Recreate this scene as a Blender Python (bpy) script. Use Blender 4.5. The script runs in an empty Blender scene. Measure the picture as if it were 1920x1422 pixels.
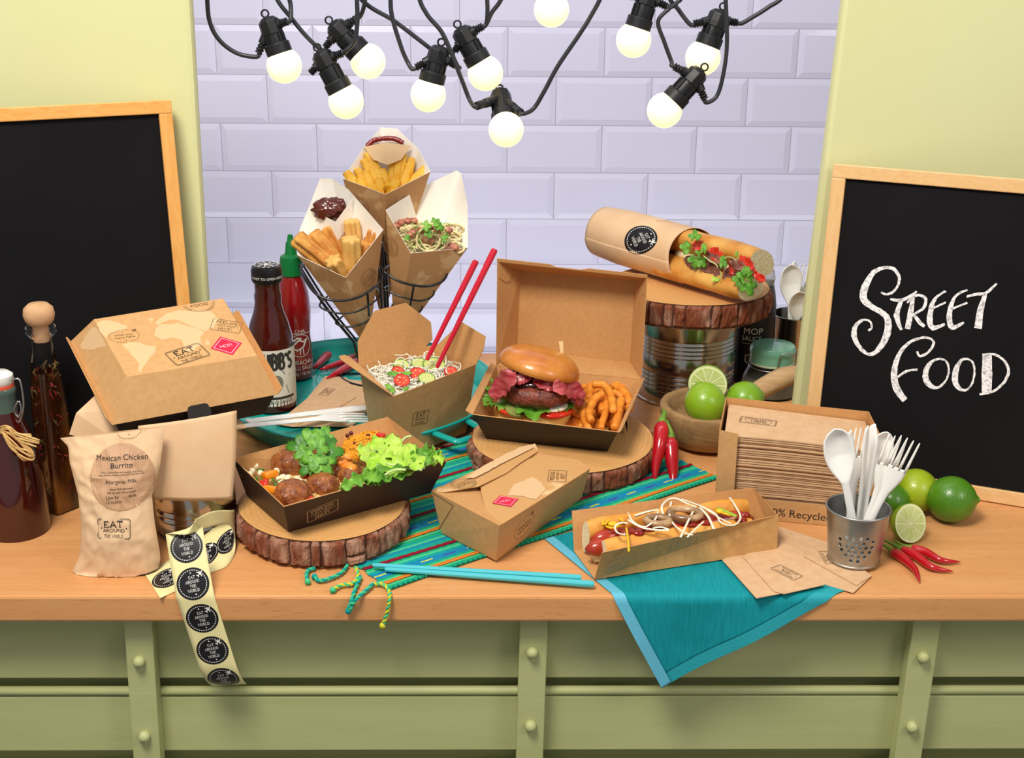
import bpy, bmesh, math, random
import numpy as np
from mathutils import Vector, Matrix, noise
from mathutils.bvhtree import BVHTree
from mathutils.geometry import tessellate_polygon
random.seed(7)
V = Vector; PI = math.pi
SC = bpy.context.scene; COL = SC.collection
# ---------------------------------------------------------------- camera
F = 2550.0; PIT = math.radians(20); YAW = math.radians(1.15); ROLL = math.radians(.57)
CP = V((-.02, -1.24, .69))
fwd = V((math.sin(YAW)*math.cos(PIT), math.cos(YAW)*math.cos(PIT), -math.sin(PIT)))
_r = V((math.cos(YAW), -math.sin(YAW), 0)); _u = _r.cross(fwd)
rgt = math.cos(ROLL)*_r + math.sin(ROLL)*_u; upv = -math.sin(ROLL)*_r + math.cos(ROLL)*_u
cd = bpy.data.cameras.new('camera'); cam = bpy.data.objects.new('camera', cd); COL.objects.link(cam)
cd.sensor_width = 36; cd.lens = F/1920*36; cd.clip_start = .05
cam.matrix_world = Matrix(((rgt.x, upv.x, -fwd.x, CP.x), (rgt.y, upv.y, -fwd.y, CP.y), (rgt.z, upv.z, -fwd.z, CP.z), (0, 0, 0, 1)))
SC.camera = cam
SC.view_settings.view_transform = 'Standard'; SC.view_settings.look = 'None'
SC.view_settings.gamma = 1; SC.view_settings.use_curve_mapping = False
SC.view_settings.exposure = 0.0
# ---------------------------------------------------------------- light: a photographic studio, soft boxes and neutral surroundings
wd = bpy.data.worlds.new('world'); SC.world = wd; wd.use_nodes = True
wd.node_tree.nodes['Background'].inputs[0].default_value = (.93, .95, 1, 1)
wd.node_tree.nodes['Background'].inputs[1].default_value = .36
def area(name, loc, aim, size, power, col=(1, 1, 1)):
    l = bpy.data.lights.new(name, 'AREA'); l.shape = 'RECTANGLE'; l.size, l.size_y = size; l.energy = power; l.color = col
    o = bpy.data.objects.new(name, l); COL.objects.link(o); o.location = loc
    o.rotation_euler = (V(aim)-V(loc)).to_track_quat('-Z', 'Y').to_euler(); return o
area('key_softbox', (-.50, -.85, 1.90), (-.02, .28, 0), (.6, .6), 50, (1, .94, .84))
area('fill_softbox', (1.4, -1.1, 1.3), (.1, .2, .05), (.6, .6), 11, (1, .93, .84))
area('tile_softbox', (.0, .42, 1.25), (0, 1.15, .30), (1.1, .25), 3.4, (.90, .91, 1))
area('wall_uplight', (.0, .87, -.16), (0, 1.15, .10), (1.5, .10), 2.0, (.94, .94, 1))
# ---------------------------------------------------------------- pixel rays: where a sight line of the photograph meets a real plane
def ray(px, py): return fwd + rgt*((px-960)/F) + upv*((711-py)/F)
def G(px, py, z=0.0):
    d = ray(px, py); return CP + d*((z-CP.z)/d.z)
def W(px, py, Y):
    d = ray(px, py); return CP + d*((Y-CP.y)/d.y)
def hit(px, py, p0, n):
    d = ray(px, py); return CP + d*((p0-CP).dot(n)/d.dot(n))
# ---------------------------------------------------------------- materials
ORD = 'first second third fourth fifth sixth seventh eighth ninth tenth eleventh twelfth thirteenth fourteenth fifteenth sixteenth seventeenth eighteenth nineteenth twentieth'.split()
ORD += ['twenty-'+o for o in ORD[:9]]+['thirtieth']+['thirty-'+o for o in ORD[:9]]
def lin(h):
    if isinstance(h, str):
        c = [int(h[i:i+2], 16)/255 for i in (0, 2, 4)]
    else: c = list(h)
    return tuple(x/12.92 if x <= .04045 else ((x+.055)/1.055)**2.4 for x in c)
MATS = {}
def mat(name, col, rough=.6, metal=0, col2=None, nscale=40, stretch=(1, 1, 1), bump=0, bscale=None, trans=0, ior=1.45, emit=None, estr=0, coat=0, spec=.5, sss=0, lo=.35, hi=.65, detail=4):
    if name in MATS: return MATS[name]
    m = bpy.data.materials.new(name); m.use_nodes = True; nt = m.node_tree; N = nt.nodes; L = nt.links
    b = N['Principled BSDF']; I = b.inputs
    I['Base Color'].default_value = (*lin(col), 1); I['Roughness'].default_value = rough; I['Metallic'].default_value = metal
    I['Transmission Weight'].default_value = trans; I['IOR'].default_value = ior; I['Coat Weight'].default_value = coat; I['Specular IOR Level'].default_value = spec
    I['Subsurface Weight'].default_value = sss
    if sss: I['Subsurface Radius'].default_value = (.01, .005, .003); I['Subsurface Scale'].default_value = .3
    if emit: I['Emission Color'].default_value = (*lin(emit), 1); I['Emission Strength'].default_value = estr
    if col2 or bump:
        tc = N.new('ShaderNodeTexCoord'); mp = N.new('ShaderNodeMapping'); mp.inputs['Scale'].default_value = stretch
        L.new(tc.outputs['Object'], mp.inputs[0])
    if col2:
        t = N.new('ShaderNodeTexNoise'); t.inputs['Scale'].default_value = nscale; t.inputs['Detail'].default_value = detail; L.new(mp.outputs[0], t.inputs['Vector'])
        r = N.new('ShaderNodeValToRGB'); r.color_ramp.elements[0].position = lo; r.color_ramp.elements[1].position = hi
        r.color_ramp.elements[0].color = (*lin(col), 1); r.color_ramp.elements[1].color = (*lin(col2), 1)
        L.new(t.outputs[0], r.inputs[0]); L.new(r.outputs[0], I['Base Color'])
    if bump:
        t2 = N.new('ShaderNodeTexNoise'); t2.inputs['Scale'].default_value = bscale or nscale; t2.inputs['Detail'].default_value = 3; L.new(mp.outputs[0], t2.inputs['Vector'])
        bp = N.new('ShaderNodeBump'); bp.inputs['Strength'].default_value = bump; bp.inputs['Distance'].default_value = .002
        L.new(t2.outputs[0], bp.inputs['Height']); L.new(bp.outputs[0], I['Normal'])
    MATS[name] = m; return m
def worldmap(m, dark, light, scale, off, lo=.52, hi=.56, fleck=True):
    """faded map-like print: large light patches over kraft"""
    nt = m.node_tree; N = nt.nodes; L = nt.links; b = N['Principled BSDF']
    tc = N.new('ShaderNodeTexCoord'); mp = N.new('ShaderNodeMapping'); mp.inputs['Location'].default_value = off; L.new(tc.outputs['Object'], mp.inputs[0])
    t = N.new('ShaderNodeTexNoise'); t.inputs['Scale'].default_value = scale; t.inputs['Detail'].default_value = 6; t.inputs['Roughness'].default_value = .6; L.new(mp.outputs[0], t.inputs['Vector'])
    r = N.new('ShaderNodeValToRGB'); r.color_ramp.elements[0].position = lo; r.color_ramp.elements[1].position = hi
    r.color_ramp.elements[0].color = (*lin(dark), 1); r.color_ramp.elements[1].color = (*lin(light), 1)
    L.new(t.outputs[0], r.inputs[0]); L.new(r.outputs[0], b.inputs['Base Color']); return m
kraft = mat('kraft_board', 'C29562', .7, col2='C99D6A', nscale=160, stretch=(1, 1, 1), spec=.25, bump=.05, bscale=900)
kraft_in = mat('kraft_inside', 'C08E5A', .75, col2='C69560', nscale=200, spec=.2)
kraft_edge = mat('kraft_cut_edge', 'D9B98F', .8)
kraft_print = worldmap(mat('kraft_map_print', 'C89B64', .65, spec=.3), 'C6975F', 'DDB98A', 14, (.3, .1, .2), .55, .6)
kraft_soft = mat('kraft_paper', 'D6B088', .75, col2='DCBA94', nscale=25, spec=.25)
napkin_m = mat('kraft_napkin', 'CBA47C', .9, col2='D3AE88', nscale=90, spec=.15, bump=.1, bscale=600)
paper_w = mat('white_lined_paper', 'FAF4EA', .6, spec=.3)
blk_card = mat('black_card', '241C1A', .5, spec=.4)
brn_card = mat('dark_brown_card', '3A2620', .5, spec=.4)
ink = mat('black_ink', '2A2019', .7); ink_soft = mat('soft_brown_ink', '5A4128', .8); ink_pale = mat('pale_print', 'B79B7B', .7); ink_tan = mat('tan_print', 'DBB98E', .7)
cream_land = mat('cream_land_print', 'D5B184', .65)
red_stk = mat('red_print', 'D4143C', .5); pink_stk = mat('pink_print', 'F3B6C4', .5)
blk_gloss = mat('black_gloss', '141314', .28); white_print = mat('white_print', 'E9E6E0', .6)
wht_plastic = mat('white_plastic', 'F6F4EE', .35, spec=.5, sss=.1)
cord_blk = mat('black_rubber', '1E1F22', .42); 
steel = mat('polished_tin', 'B9B4AA', .16, 1); galv = mat('galvanised_steel', 'B9BBBB', .38, 1, col2='A2A5A6', nscale=60)
wire_m = mat('steel_wire', 'C9C9C7', .25, 1)
glass = mat('clear_glass', 'FFFFFF', .03, trans=1, ior=1.2)
teal = mat('turquoise_enamel', '12A197', .25, spec=.6, coat=.3)
# ---------------------------------------------------------------- mesh helpers
class MB:
    def __init__(s): s.v = []; s.f = []; s.m = []
    def add(s, v, f, mi=0):
        k = len(s.v); s.v += [V(p) for p in v]; s.f += [[i+k for i in q] for q in f]; s.m += [mi]*len(f); return s
    def box(s, lo, hi, M=None, mi=0):
        x0, y0, z0 = lo; x1, y1, z1 = hi
        v = [V(p) for p in ((x0,y0,z0),(x1,y0,z0),(x1,y1,z0),(x0,y1,z0),(x0,y0,z1),(x1,y0,z1),(x1,y1,z1),(x0,y1,z1))]
        if M is not None: v = [M @ p for p in v]
        return s.add(v, [(3,2,1,0),(4,5,6,7),(0,1,5,4),(1,2,6,5),(2,3,7,6),(3,0,4,7)], mi)
    def hexa(s, b, t, mi=0):
        return s.add(list(b)+list(t), [(3,2,1,0),(4,5,6,7),(0,1,5,4),(1,2,6,5),(2,3,7,6),(3,0,4,7)], mi)
    def tube(s, pts, r, n=8, cap=True, mi=0, flat=1.0, closed=False, up=None):
        pts = [V(p) for p in pts]; k = len(pts)
        rr = r if isinstance(r, (list, tuple)) else [r]*k
        vs = []; prev = None
        for i in range(k):
            if closed: t = (pts[(i+1) % k]-pts[i-1])
            else: t = pts[min(i+1, k-1)]-pts[max(i-1, 0)]
            t = t.normalized() if t.length > 1e-9 else V((0, 0, 1))
            if prev is None:
                a = V(up) if up is not None else (V((0, 0, 1)) if abs(t.z) < .9 else V((1, 0, 0)))
            else: a = prev
            a = (a - t*a.dot(t))
            a = a.normalized() if a.length > 1e-6 else t.orthogonal().normalized()
            prev = a; b = t.cross(a)
            for j in range(n):
                th = 2*PI*j/n; vs.append(pts[i] + a*(rr[i]*flat*math.cos(th)) + b*(rr[i]*math.sin(th)))
        fs = []
        for i in range(k if closed else k-1):
            for j in range(n):
                i2 = (i+1) % k
                fs.append((i*n+j, i*n+(j+1) % n, i2*n+(j+1) % n, i2*n+j))
        if cap and not closed: fs += [tuple(range(n-1, -1, -1)), tuple((k-1)*n+j for j in range(n))]
        return s.add(vs, fs, mi)
    def lathe(s, prof, M=None, n=32, mi=0, a0=0, a1=2*PI):
        full = abs(a1-a0-2*PI) < 1e-6; vs = []; fs = []; k = n if full else n+1
        for r, z in prof:
            for j in range(k):
                th = a0+(a1-a0)*j/n; p = V((r*math.cos(th), r*math.sin(th), z)); vs.append(M @ p if M is not None else p)
        for i in range(len(prof)-1):
            for j in range(n):
                j2 = (j+1) % k; fs.append((i*k+j, i*k+j2, (i+1)*k+j2, (i+1)*k+j))
        return s.add(vs, fs, mi)
    def grid(s, fn, nu, nv, mi=0, cu=False):
        ku = nu if cu else nu+1
        vs = [V(fn(i/nu, j/nv)) for j in range(nv+1) for i in range(ku)]
        fs = [(j*ku+i, j*ku+(i+1) % ku, (j+1)*ku+(i+1) % ku, (j+1)*ku+i) for j in range(nv) for i in range(nu)]
        return s.add(vs, fs, mi)
    def ball(s, c, r, nu=16, nv=10, M=None, mi=0, amp=0, freq=30, seed=0):
        c = V(c); r = V(r) if not isinstance(r, (int, float)) else V((r, r, r)); vs = []
        for j in range(1, nv):
            ph = PI*j/nv
            for i in range(nu):
                th = 2*PI*i/nu; d = V((math.sin(ph)*math.cos(th), math.sin(ph)*math.sin(th), math.cos(ph)))
                vs.append(d)
        vs = [V((0, 0, 1))]+vs+[V((0, 0, -1))]; out = []
        for d in vs:
            k = 1+(amp*noise.noise(d*freq+V((seed, seed*1.7, 0))) if amp else 0)
            p = V((d.x*r.x, d.y*r.y, d.z*r.z))*k
            out.append((M @ p if M is not None else p)+c)
        fs = [(0, 1+i, 1+(i+1) % nu) for i in range(nu)]
        for j in range(nv-2):
            for i in range(nu): fs.append((1+j*nu+i, 1+(j+1)*nu+i, 1+(j+1)*nu+(i+1) % nu, 1+j*nu+(i+1) % nu))
        e = len(vs)-1; b = 1+(nv-2)*nu
        fs += [(b+(i+1) % nu, b+i, e) for i in range(nu)]
        return s.add(out, fs, mi)
    def poly(s, pts, mi=0): return s.add(pts, [tuple(range(len(pts)))], mi)
    def prism(s, pts, off, mi=0):
        """polygon pts extruded by the vector off"""
        n = len(pts); a = [V(p) for p in pts]; b = [p+V(off) for p in a]
        tri = tessellate_polygon([a])
        return s.add(a+b, [tuple(t) for t in tri]+[tuple(i+n for i in t[::-1]) for t in tri]+[(i, (i+1) % n, n+(i+1) % n, n+i) for i in range(n)], mi)
    def rough(s, amp, freq, seed=0):
        for i, p in enumerate(s.v): s.v[i] = p + noise.noise_vector(p*freq+V((seed, 3*seed, 0)))*amp
        return s
def smooth_path(pts, k=6, closed=False):
    P = [V(p) for p in pts]; out = []; n = len(P)
    for i in range(n if closed else n-1):
        if closed: a, b, c, d = P[i-1], P[i], P[(i+1) % n], P[(i+2) % n]
        else: a, b, c, d = P[max(i-1, 0)], P[i], P[i+1], P[min(i+2, n-1)]
        for j in range(k):
            t = j/k; out.append(.5*((2*b)+(c-a)*t+(2*a-5*b+4*c-d)*t*t+(3*b-a-3*c+d)*t**3))
    if not closed: out.append(P[-1])
    return out
def frame(o, z, x=None):
    z = V(z).normalized(); x = V(x) if x is not None else (V((1, 0, 0)) if abs(z.x) < .9 else V((0, 1, 0)))
    x = (x-z*x.dot(z)).normalized(); y = z.cross(x)
    return Matrix(((x.x, y.x, z.x, o[0]), (x.y, y.y, z.y, o[1]), (x.z, y.z, z.z, o[2]), (0, 0, 0, 1)))
LOC = {}
def link(o, parent=None):
    COL.objects.link(o)
    if parent is not None: o.parent = parent
    return o
def thing(name, label, cat, loc=(0, 0, 0), group=None, kind=None):
    o = bpy.data.objects.new(name, None); link(o); o.location = V(loc); o.empty_display_size = .02; LOC[o.name] = V(loc)
    o['label'] = label; o['category'] = cat
    if group: o['group'] = group
    if kind: o['kind'] = kind
    return o
def mesh_of(name, mb, mats, smooth, loc):
    me = bpy.data.meshes.new(name); me.from_pydata([tuple(p-loc) for p in mb.v], [], [tuple(f) for f in mb.f])
    for m in (mats if isinstance(mats, (list, tuple)) else [mats]): me.materials.append(m)
    me.polygons.foreach_set('material_index', mb.m)
    if smooth: me.polygons.foreach_set('use_smooth', [True]*len(me.polygons))
    me.update(); return me
def part(parent, name, mb, mats, smooth=False, thick=0, bevel=0, sub=0, auto=None, label=None, stuff=False, off=-1, moff=0, even=False, structure=False):
    loc = LOC[parent.name] if parent is not None else V((0, 0, 0))
    o = bpy.data.objects.new(name, mesh_of(name, mb, mats, smooth, loc)); link(o, parent); LOC[o.name] = loc
    mods(o, thick, bevel, sub, auto, off, moff, even)
    if label: o['label'] = label
    if stuff: o['kind'] = 'stuff'
    if structure: o['kind'] = 'structure'
    return o
def mods(o, thick, bevel, sub, auto, off, moff, even):
    if thick:
        m = o.modifiers.new('thickness', 'SOLIDIFY'); m.thickness = thick; m.offset = off; m.material_offset = moff; m.material_offset_rim = moff; m.use_even_offset = even
    if bevel:
        m = o.modifiers.new('bevel', 'BEVEL'); m.width = bevel; m.segments = 2; m.limit_method = 'ANGLE'
    if sub:
        m = o.modifiers.new('sub', 'SUBSURF'); m.levels = m.render_levels = sub
    if auto: 
        try: o.data.set_sharp_from_angle(angle=auto)
        except Exception: pass
def single(name, mb, mats, label, cat, group=None, kind=None, smooth=False, thick=0, bevel=0, sub=0, auto=None, off=-1, moff=0, even=False):
    n = len(mb.v); loc = V((sum(p.x for p in mb.v)/n, sum(p.y for p in mb.v)/n, min(p.z for p in mb.v)))
    o = bpy.data.objects.new(name, mesh_of(name, mb, mats, smooth, loc)); link(o); o.location = loc; LOC[o.name] = loc
    mods(o, thick, bevel, sub, auto, off, moff, even)
    if label: o['label'] = label
    if cat: o['category'] = cat
    if group: o['group'] = group
    if kind: o['kind'] = kind
    return o
def clone(src, name, M, label, group=None):
    """copy of a thing with its parts; M is its world matrix"""
    c = src.copy(); c.name = name; link(c); c.matrix_world = M; c['label'] = label
    if group: c['group'] = group
    for ch in list(src.children):
        d = ch.copy(); link(d); d.parent = c
        for g in ch.children:
            e = g.copy(); link(e); e.parent = d
    return c
def out_from(c, polys):
    """orient polygons away from the point c"""
    r = []
    for p in polys:
        p = [V(q) for q in p]; n = V((0, 0, 0))
        for i in range(len(p)): n += (p[i]-p[0]).cross(p[(i+1) % len(p)]-p[0])
        m = sum(p, V((0, 0, 0)))/len(p)
        r.append(p if n.dot(m-V(c)) > 0 else p[::-1])
    return r
def weld(mb, d=1e-5):
    keep = {}; idx = []; nv = []
    for p in mb.v:
        k = (round(p.x/d), round(p.y/d), round(p.z/d))
        if k not in keep: keep[k] = len(nv); nv.append(p)
        idx.append(keep[k])
    mb.v = nv; mb.f = [[idx[i] for i in f] for f in mb.f]; return mb
def card(parent, name, polys, mats, thick=.0009, centre=None, label=None, in_mat=True, orient=True):
    """folded card: outer mat 0, inner mat 1"""
    if orient:
        allp = [V(q) for p in polys for q in p]; c = centre if centre is not None else sum(allp, V((0, 0, 0)))/len(allp)
        polys = out_from(c, polys)
    mb = MB()
    for p in polys: mb.poly(p)
    weld(mb)
    return part(parent, name, mb, mats, thick=thick, moff=1 if in_mat else 0, label=label, even=True)
def lerp(a, b, t): return V(a)*(1-t)+V(b)*t
def bil(q, u, v): return lerp(lerp(q[0], q[1], u), lerp(q[3], q[2], u), v)
# ---------------------------------------------------------------- lettering and print: thin 2-D shapes laid on real surfaces
CH = "ABCDEFGHIJKLMNOPQRSTUVWXYZabcdefghijklmnopqrstuvwxyz0123456789%!:.,&'-/"
GL = {}
def load_glyphs():
    obs = []
    for c in CH:
        for k, body in (('g', c), ('w', 'X'+c+'X')):
            cu = bpy.data.curves.new('glyph', 'FONT'); cu.body = body; cu.size = 1; cu.resolution_u = 3; o = bpy.data.objects.new('glyph', cu); COL.objects.link(o); obs.append((c, k, o))
    cu = bpy.data.curves.new('glyph', 'FONT'); cu.body = 'XX'; cu.size = 1; cu.resolution_u = 3; o0 = bpy.data.objects.new('glyph', cu); COL.objects.link(o0)
    dg = bpy.context.evaluated_depsgraph_get(); base = None
    def me_of(o): return bpy.data.meshes.new_from_object(o.evaluated_get(dg))
    m0 = me_of(o0); wxx = max(v.co.x for v in m0.vertices)
    tmp = {}
    for c, k, o in obs:
        m = me_of(o)
        if k == 'g': tmp[c] = ([(v.co.x, v.co.y) for v in m.vertices], [tuple(p.vertices) for p in m.polygons])
        else: GL[c] = (*tmp[c], max(v.co.x for v in m.vertices)-wxx)
        bpy.data.meshes.remove(m)
    bpy.data.meshes.remove(m0)
    for _, _, o in obs+[(0, 0, o0)]:
        d = o.data; bpy.data.objects.remove(o); bpy.data.curves.remove(d)
load_glyphs()
def arc(cx, cy, rx, ry, a, b, n=9): return [(cx+rx*math.cos(math.radians(a+(b-a)*i/n)), cy+ry*math.sin(math.radians(a+(b-a)*i/n))) for i in range(n+1)]
SL = {  # slab-serif capitals: strokes, width, serif feet
 'A': ([[(.05,0),(.4,1),(.75,0)],[(.2,.35),(.6,.35)]], .8, [(.05,0),(.75,0)]),
 'B': ([[(.12,0),(.12,1),(.4,1)]+arc(.4,.76,.22,.24,90,-90)+[(.12,.52)],[(.4,.52)]+arc(.42,.26,.26,.26,90,-90)+[(.12,0)]], .75, []),
 'D': ([[(.12,0),(.12,1),(.35,1)]+arc(.35,.5,.35,.5,90,-90)+[(.12,0)]], .8, [(.12,0),(.12,1)]),
 'E': ([[(.62,.2),(.62,0),(.12,0),(.12,1),(.6,1),(.6,.8)],[(.12,.52),(.45,.52)]], .72, [(.12,0),(.12,1)]),
 'F': ([[(.12,0),(.12,1),(.6,1),(.6,.8)],[(.12,.52),(.45,.52)]], .68, [(.12,0)]),
 'G': ([arc(.4,.5,.34,.5,50,300)+[(.66,.4),(.45,.4)],[(.66,.4),(.66,0)]], .8, []),
 'H': ([[(.12,0),(.12,1)],[(.68,0),(.68,1)],[(.12,.52),(.68,.52)]], .8, [(.12,0),(.12,1),(.68,0),(.68,1)]),
 'I': ([[(.15,0),(.15,1)]], .32, [(.15,0),(.15,1)]),
 'K': ([[(.12,0),(.12,1)],[(.65,1),(.12,.4)],[(.3,.58),(.68,0)]], .76, [(.12,0),(.12,1),(.65,1),(.68,0)]),
 'L': ([[(.6,.22),(.6,0),(.12,0),(.12,1)]], .68, [(.12,1)]),
 'M': ([[(.1,0),(.1,1),(.45,.3),(.8,1),(.8,0)]], .92, [(.1,0),(.8,0)]),
 'N': ([[(.12,0),(.12,1),(.65,0),(.65,1)]], .8, [(.12,0),(.65,1)]),
 'O': ([arc(.4,.5,.34,.5,0,360,16)], .82, []),
 'R': ([[(.12,0),(.12,1),(.4,1)]+arc(.4,.75,.23,.25,90,-90)+[(.12,.5)],[(.4,.5),(.68,0)]], .76, [(.12,0),(.68,0)]),
 'S': ([arc(.36,.75,.26,.25,30,270)+arc(.36,.25,.28,.25,90,-150)], .72, []),
 'T': ([[(.38,0),(.38,1)],[(.04,.8),(.04,1),(.72,1),(.72,.8)]], .78, [(.38,0)]),
 'U': ([[(.12,1),(.12,.3)]+arc(.39,.3,.27,.3,180,360)+[(.66,1)]], .78, [(.12,1),(.66,1)]),
 'W': ([[(.03,1),(.25,0),(.48,.8),(.72,0),(.93,1)]], .98, [(.03,1),(.93,1)]),
 'Y': ([[(.04,1),(.37,.45),(.7,1)],[(.37,.45),(.37,0)]], .76, [(.04,1),(.7,1),(.37,0)]),
 '!': ([[(.15,.32),(.15,1)],[(.15,0),(.15,.1)]], .32, []), ' ': ([], .4, []), "'": ([[(.1,.78),(.12,1.02)]], .2, [])}
class D2:
    """flat artwork: verts (x, y, layer), faces, material index"""
    def __init__(s): s.v = []; s.f = []; s.m = []; s.l = 0
    def add(s, v, f, mi=0):
        k = len(s.v); s.v += [(x, y, s.l) for x, y in v]; s.f += [tuple(i+k for i in q) for q in f]; s.m += [mi]*len(f)
    def stroke(s, pts, w, mi=0, closed=False):
        n = len(pts); ws = w if isinstance(w, (list, tuple)) else [w]*n; L = []; R = []
        for i in range(n):
            if closed: a, b = pts[i-1], pts[(i+1) % n]
            else: a, b = pts[max(i-1, 0)], pts[min(i+1, n-1)]
            dx, dy = b[0]-a[0], b[1]-a[1]; l = math.hypot(dx, dy) or 1; nx, ny = -dy/l, dx/l
            k = 1.0
            if 0 < i < n-1 or closed:
                p = pts[i]; q = pts[(i+1) % n]; ex, ey = q[0]-p[0], q[1]-p[1]; el = math.hypot(ex, ey) or 1
                k = min(1.6, 1/max(.45, abs((ex*dx+ey*dy)/(el*l))))
            h = ws[i]*.5*k; L.append((pts[i][0]+nx*h, pts[i][1]+ny*h)); R.append((pts[i][0]-nx*h, pts[i][1]-ny*h))
        m = n if closed else n-1
        s.add(L+R, [(n+i, n+(i+1) % n, (i+1) % n, i) for i in range(m)], mi)
    def disc(s, cx, cy, rx, ry=None, mi=0, n=20, rings=1):
        ry = ry or rx; v = [(cx, cy)]; f = []
        for k in range(1, rings+1):
            for i in range(n): v.append((cx+rx*k/rings*math.cos(2*PI*i/n), cy+ry*k/rings*math.sin(2*PI*i/n)))
        f += [(0, 1+i, 1+(i+1) % n) for i in range(n)]
        for k in range(rings-1):
            for i in range(n): f.append((1+k*n+i, 1+(k+1)*n+i, 1+(k+1)*n+(i+1) % n, 1+k*n+(i+1) % n))
        s.add(v, f, mi)
    def rect(s, x0, y0, x1, y1, mi=0, nx=1, ny=1):
        v = [(x0+(x1-x0)*i/nx, y0+(y1-y0)*j/ny) for j in range(ny+1) for i in range(nx+1)]
        s.add(v, [(j*(nx+1)+i, j*(nx+1)+i+1, (j+1)*(nx+1)+i+1, (j+1)*(nx+1)+i) for j in range(ny) for i in range(nx)], mi)
    def poly(s, pts, mi=0):
        t = tessellate_polygon([[V((x, y, 0)) for x, y in pts]]); f = []
        for q in t:
            a, b, c = (pts[i] for i in q)
            f.append(tuple(q) if (b[0]-a[0])*(c[1]-a[1])-(b[1]-a[1])*(c[0]-a[0]) > 0 else tuple(q)[::-1])
        s.add(pts, f, mi)
    def ring(s, cx, cy, r, w, mi=0, ry=None, dash=0, n=40):
        ry = ry or r
        if not dash: s.stroke([(cx+r*math.cos(2*PI*i/n), cy+ry*math.sin(2*PI*i/n)) for i in range(n)], w, mi, True)
        else:
            for k in range(dash): s.stroke([(cx+r*math.cos(2*PI*(k+t)/dash), cy+ry*math.sin(2*PI*(k+t)/dash)) for t in (0, .3, .6)], w, mi)
    def rrect(s, w, h, r, lw, mi=0):
        p = []
        for cx, cy, a in ((w/2-r, h/2-r, 0), (-w/2+r, h/2-r, 90), (-w/2+r, -h/2+r, 180), (w/2-r, -h/2+r, 270)): p += arc(cx, cy, r, r, a, a+90, 4)
        s.stroke(p, lw, mi, True)
    def text(s, t, x, y, h, mi=0, align=.5, sx=1.0):
        """plain letters, cap height h"""
        k = h/.72; w = sum(GL[c][2]*k if c in GL else .25*k for c in t)*sx; x -= w*align
        for c in t:
            if c in GL:
                v, f, a = GL[c]; s.add([(x+p[0]*k*sx, y+p[1]*k) for p in v], f, mi); x += a*k*sx
            else: x += .25*k*sx
        return w
    def slab(s, t, x, y, h, mi=0, lw=.14, align=.5, sx=1.0):
        w = sum(SL[c][1]+.12 for c in t)*h*sx; x -= w*align
        for c in t:
            st, a, ft = SL[c]
            for p in st: s.stroke([(x+q[0]*h*sx, y+q[1]*h) for q in p], lw*h, mi)
            for q in ft: s.rect(x+(q[0]-.13)*h*sx, y+(q[1]-.05)*h, x+(q[0]+.13)*h*sx, y+(q[1]+.05)*h, mi)
            x += (a+.12)*h*sx
    def plane(s, cx, cy, r, a, mi=0):
        P = [(1,0),(.8,.12),(.3,.14),(-.15,.85),(-.35,.85),(-.1,.14),(-.6,.12),(-.8,.4),(-.95,.4),(-.85,0),(-.95,-.4),(-.8,-.4),(-.6,-.12),(-.1,-.14),(-.35,-.85),(-.15,-.85),(.3,-.14),(.8,-.12)]
        ca, sa = math.cos(math.radians(a)), math.sin(math.radians(a))
        s.poly([(cx+r*(x*ca-y*sa), cy+r*(x*sa+y*ca)) for x, y in P], mi)
def art_eat(mi=0):           # width 1
    d = D2(); d.rrect(1, .62, .08, .016, mi); d.rrect(.94, .56, .06, .008, mi)
    d.slab('EAT', 0, .06, .18, mi, .17, sx=1.25); d.text('AROUND', 0, -.1, .11, mi); d.slab('THE WORLD', 0, -.26, .09, mi, .11, sx=.85)
    d.disc(-.38, .02, .022, mi=mi, n=8); d.disc(.38, .02, .022, mi=mi, n=8); return d
def art_feeling(mi=0):
    d = D2(); d.rrect(1, .66, .05, .018, mi); d.slab('FEELING', 0, .11, .14, mi, .12, sx=.95); d.text('HOT HOT', 0, -.06, .10, mi); d.slab('HOT!', 0, -.27, .14, mi, .12, sx=1.1)
    d.disc(-.38, -.02, .02, mi=mi, n=8); d.disc(.38, -.02, .02, mi=mi, n=8); return d
def art_wish(mi=0):
    d = D2(); d.ring(0, 0, .5, .018, mi, ry=.36, dash=34); d.text('Wish you', 0, .03, .1, mi, sx=1.2); d.text('were here', 0, -.12, .1, mi, sx=1.2)
    d.disc(0, .24, .02, mi=mi, n=8); d.disc(0, -.25, .02, mi=mi, n=8); d.plane(.42, .27, .1, 40, mi); return d
def art_food(mi=0):
    d = D2(); d.ring(0, 0, .5, .015, mi); d.ring(0, 0, .45, .012, mi); d.text('STREET', 0, .02, .13, mi); d.text('FOOD', 0, -.2, .17, mi); d.ring(0, 0, .38, .01, mi); return d
def art_100(mi=0):
    d = D2(); d.rrect(1, .46, .05, .014, mi); d.rrect(.94, .4, .04, .008, mi); d.text('MADE FROM', 0, .09, .085, mi, sx=1.15); d.text('100%', 0, -.07, .13, mi, sx=1.2); d.text('RECYCLED PAPER', 0, -.17, .06, mi)
    d.disc(-.36, -.02, .018, mi=mi, n=8); d.disc(.36, -.02, .018, mi=mi, n=8); return d
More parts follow.
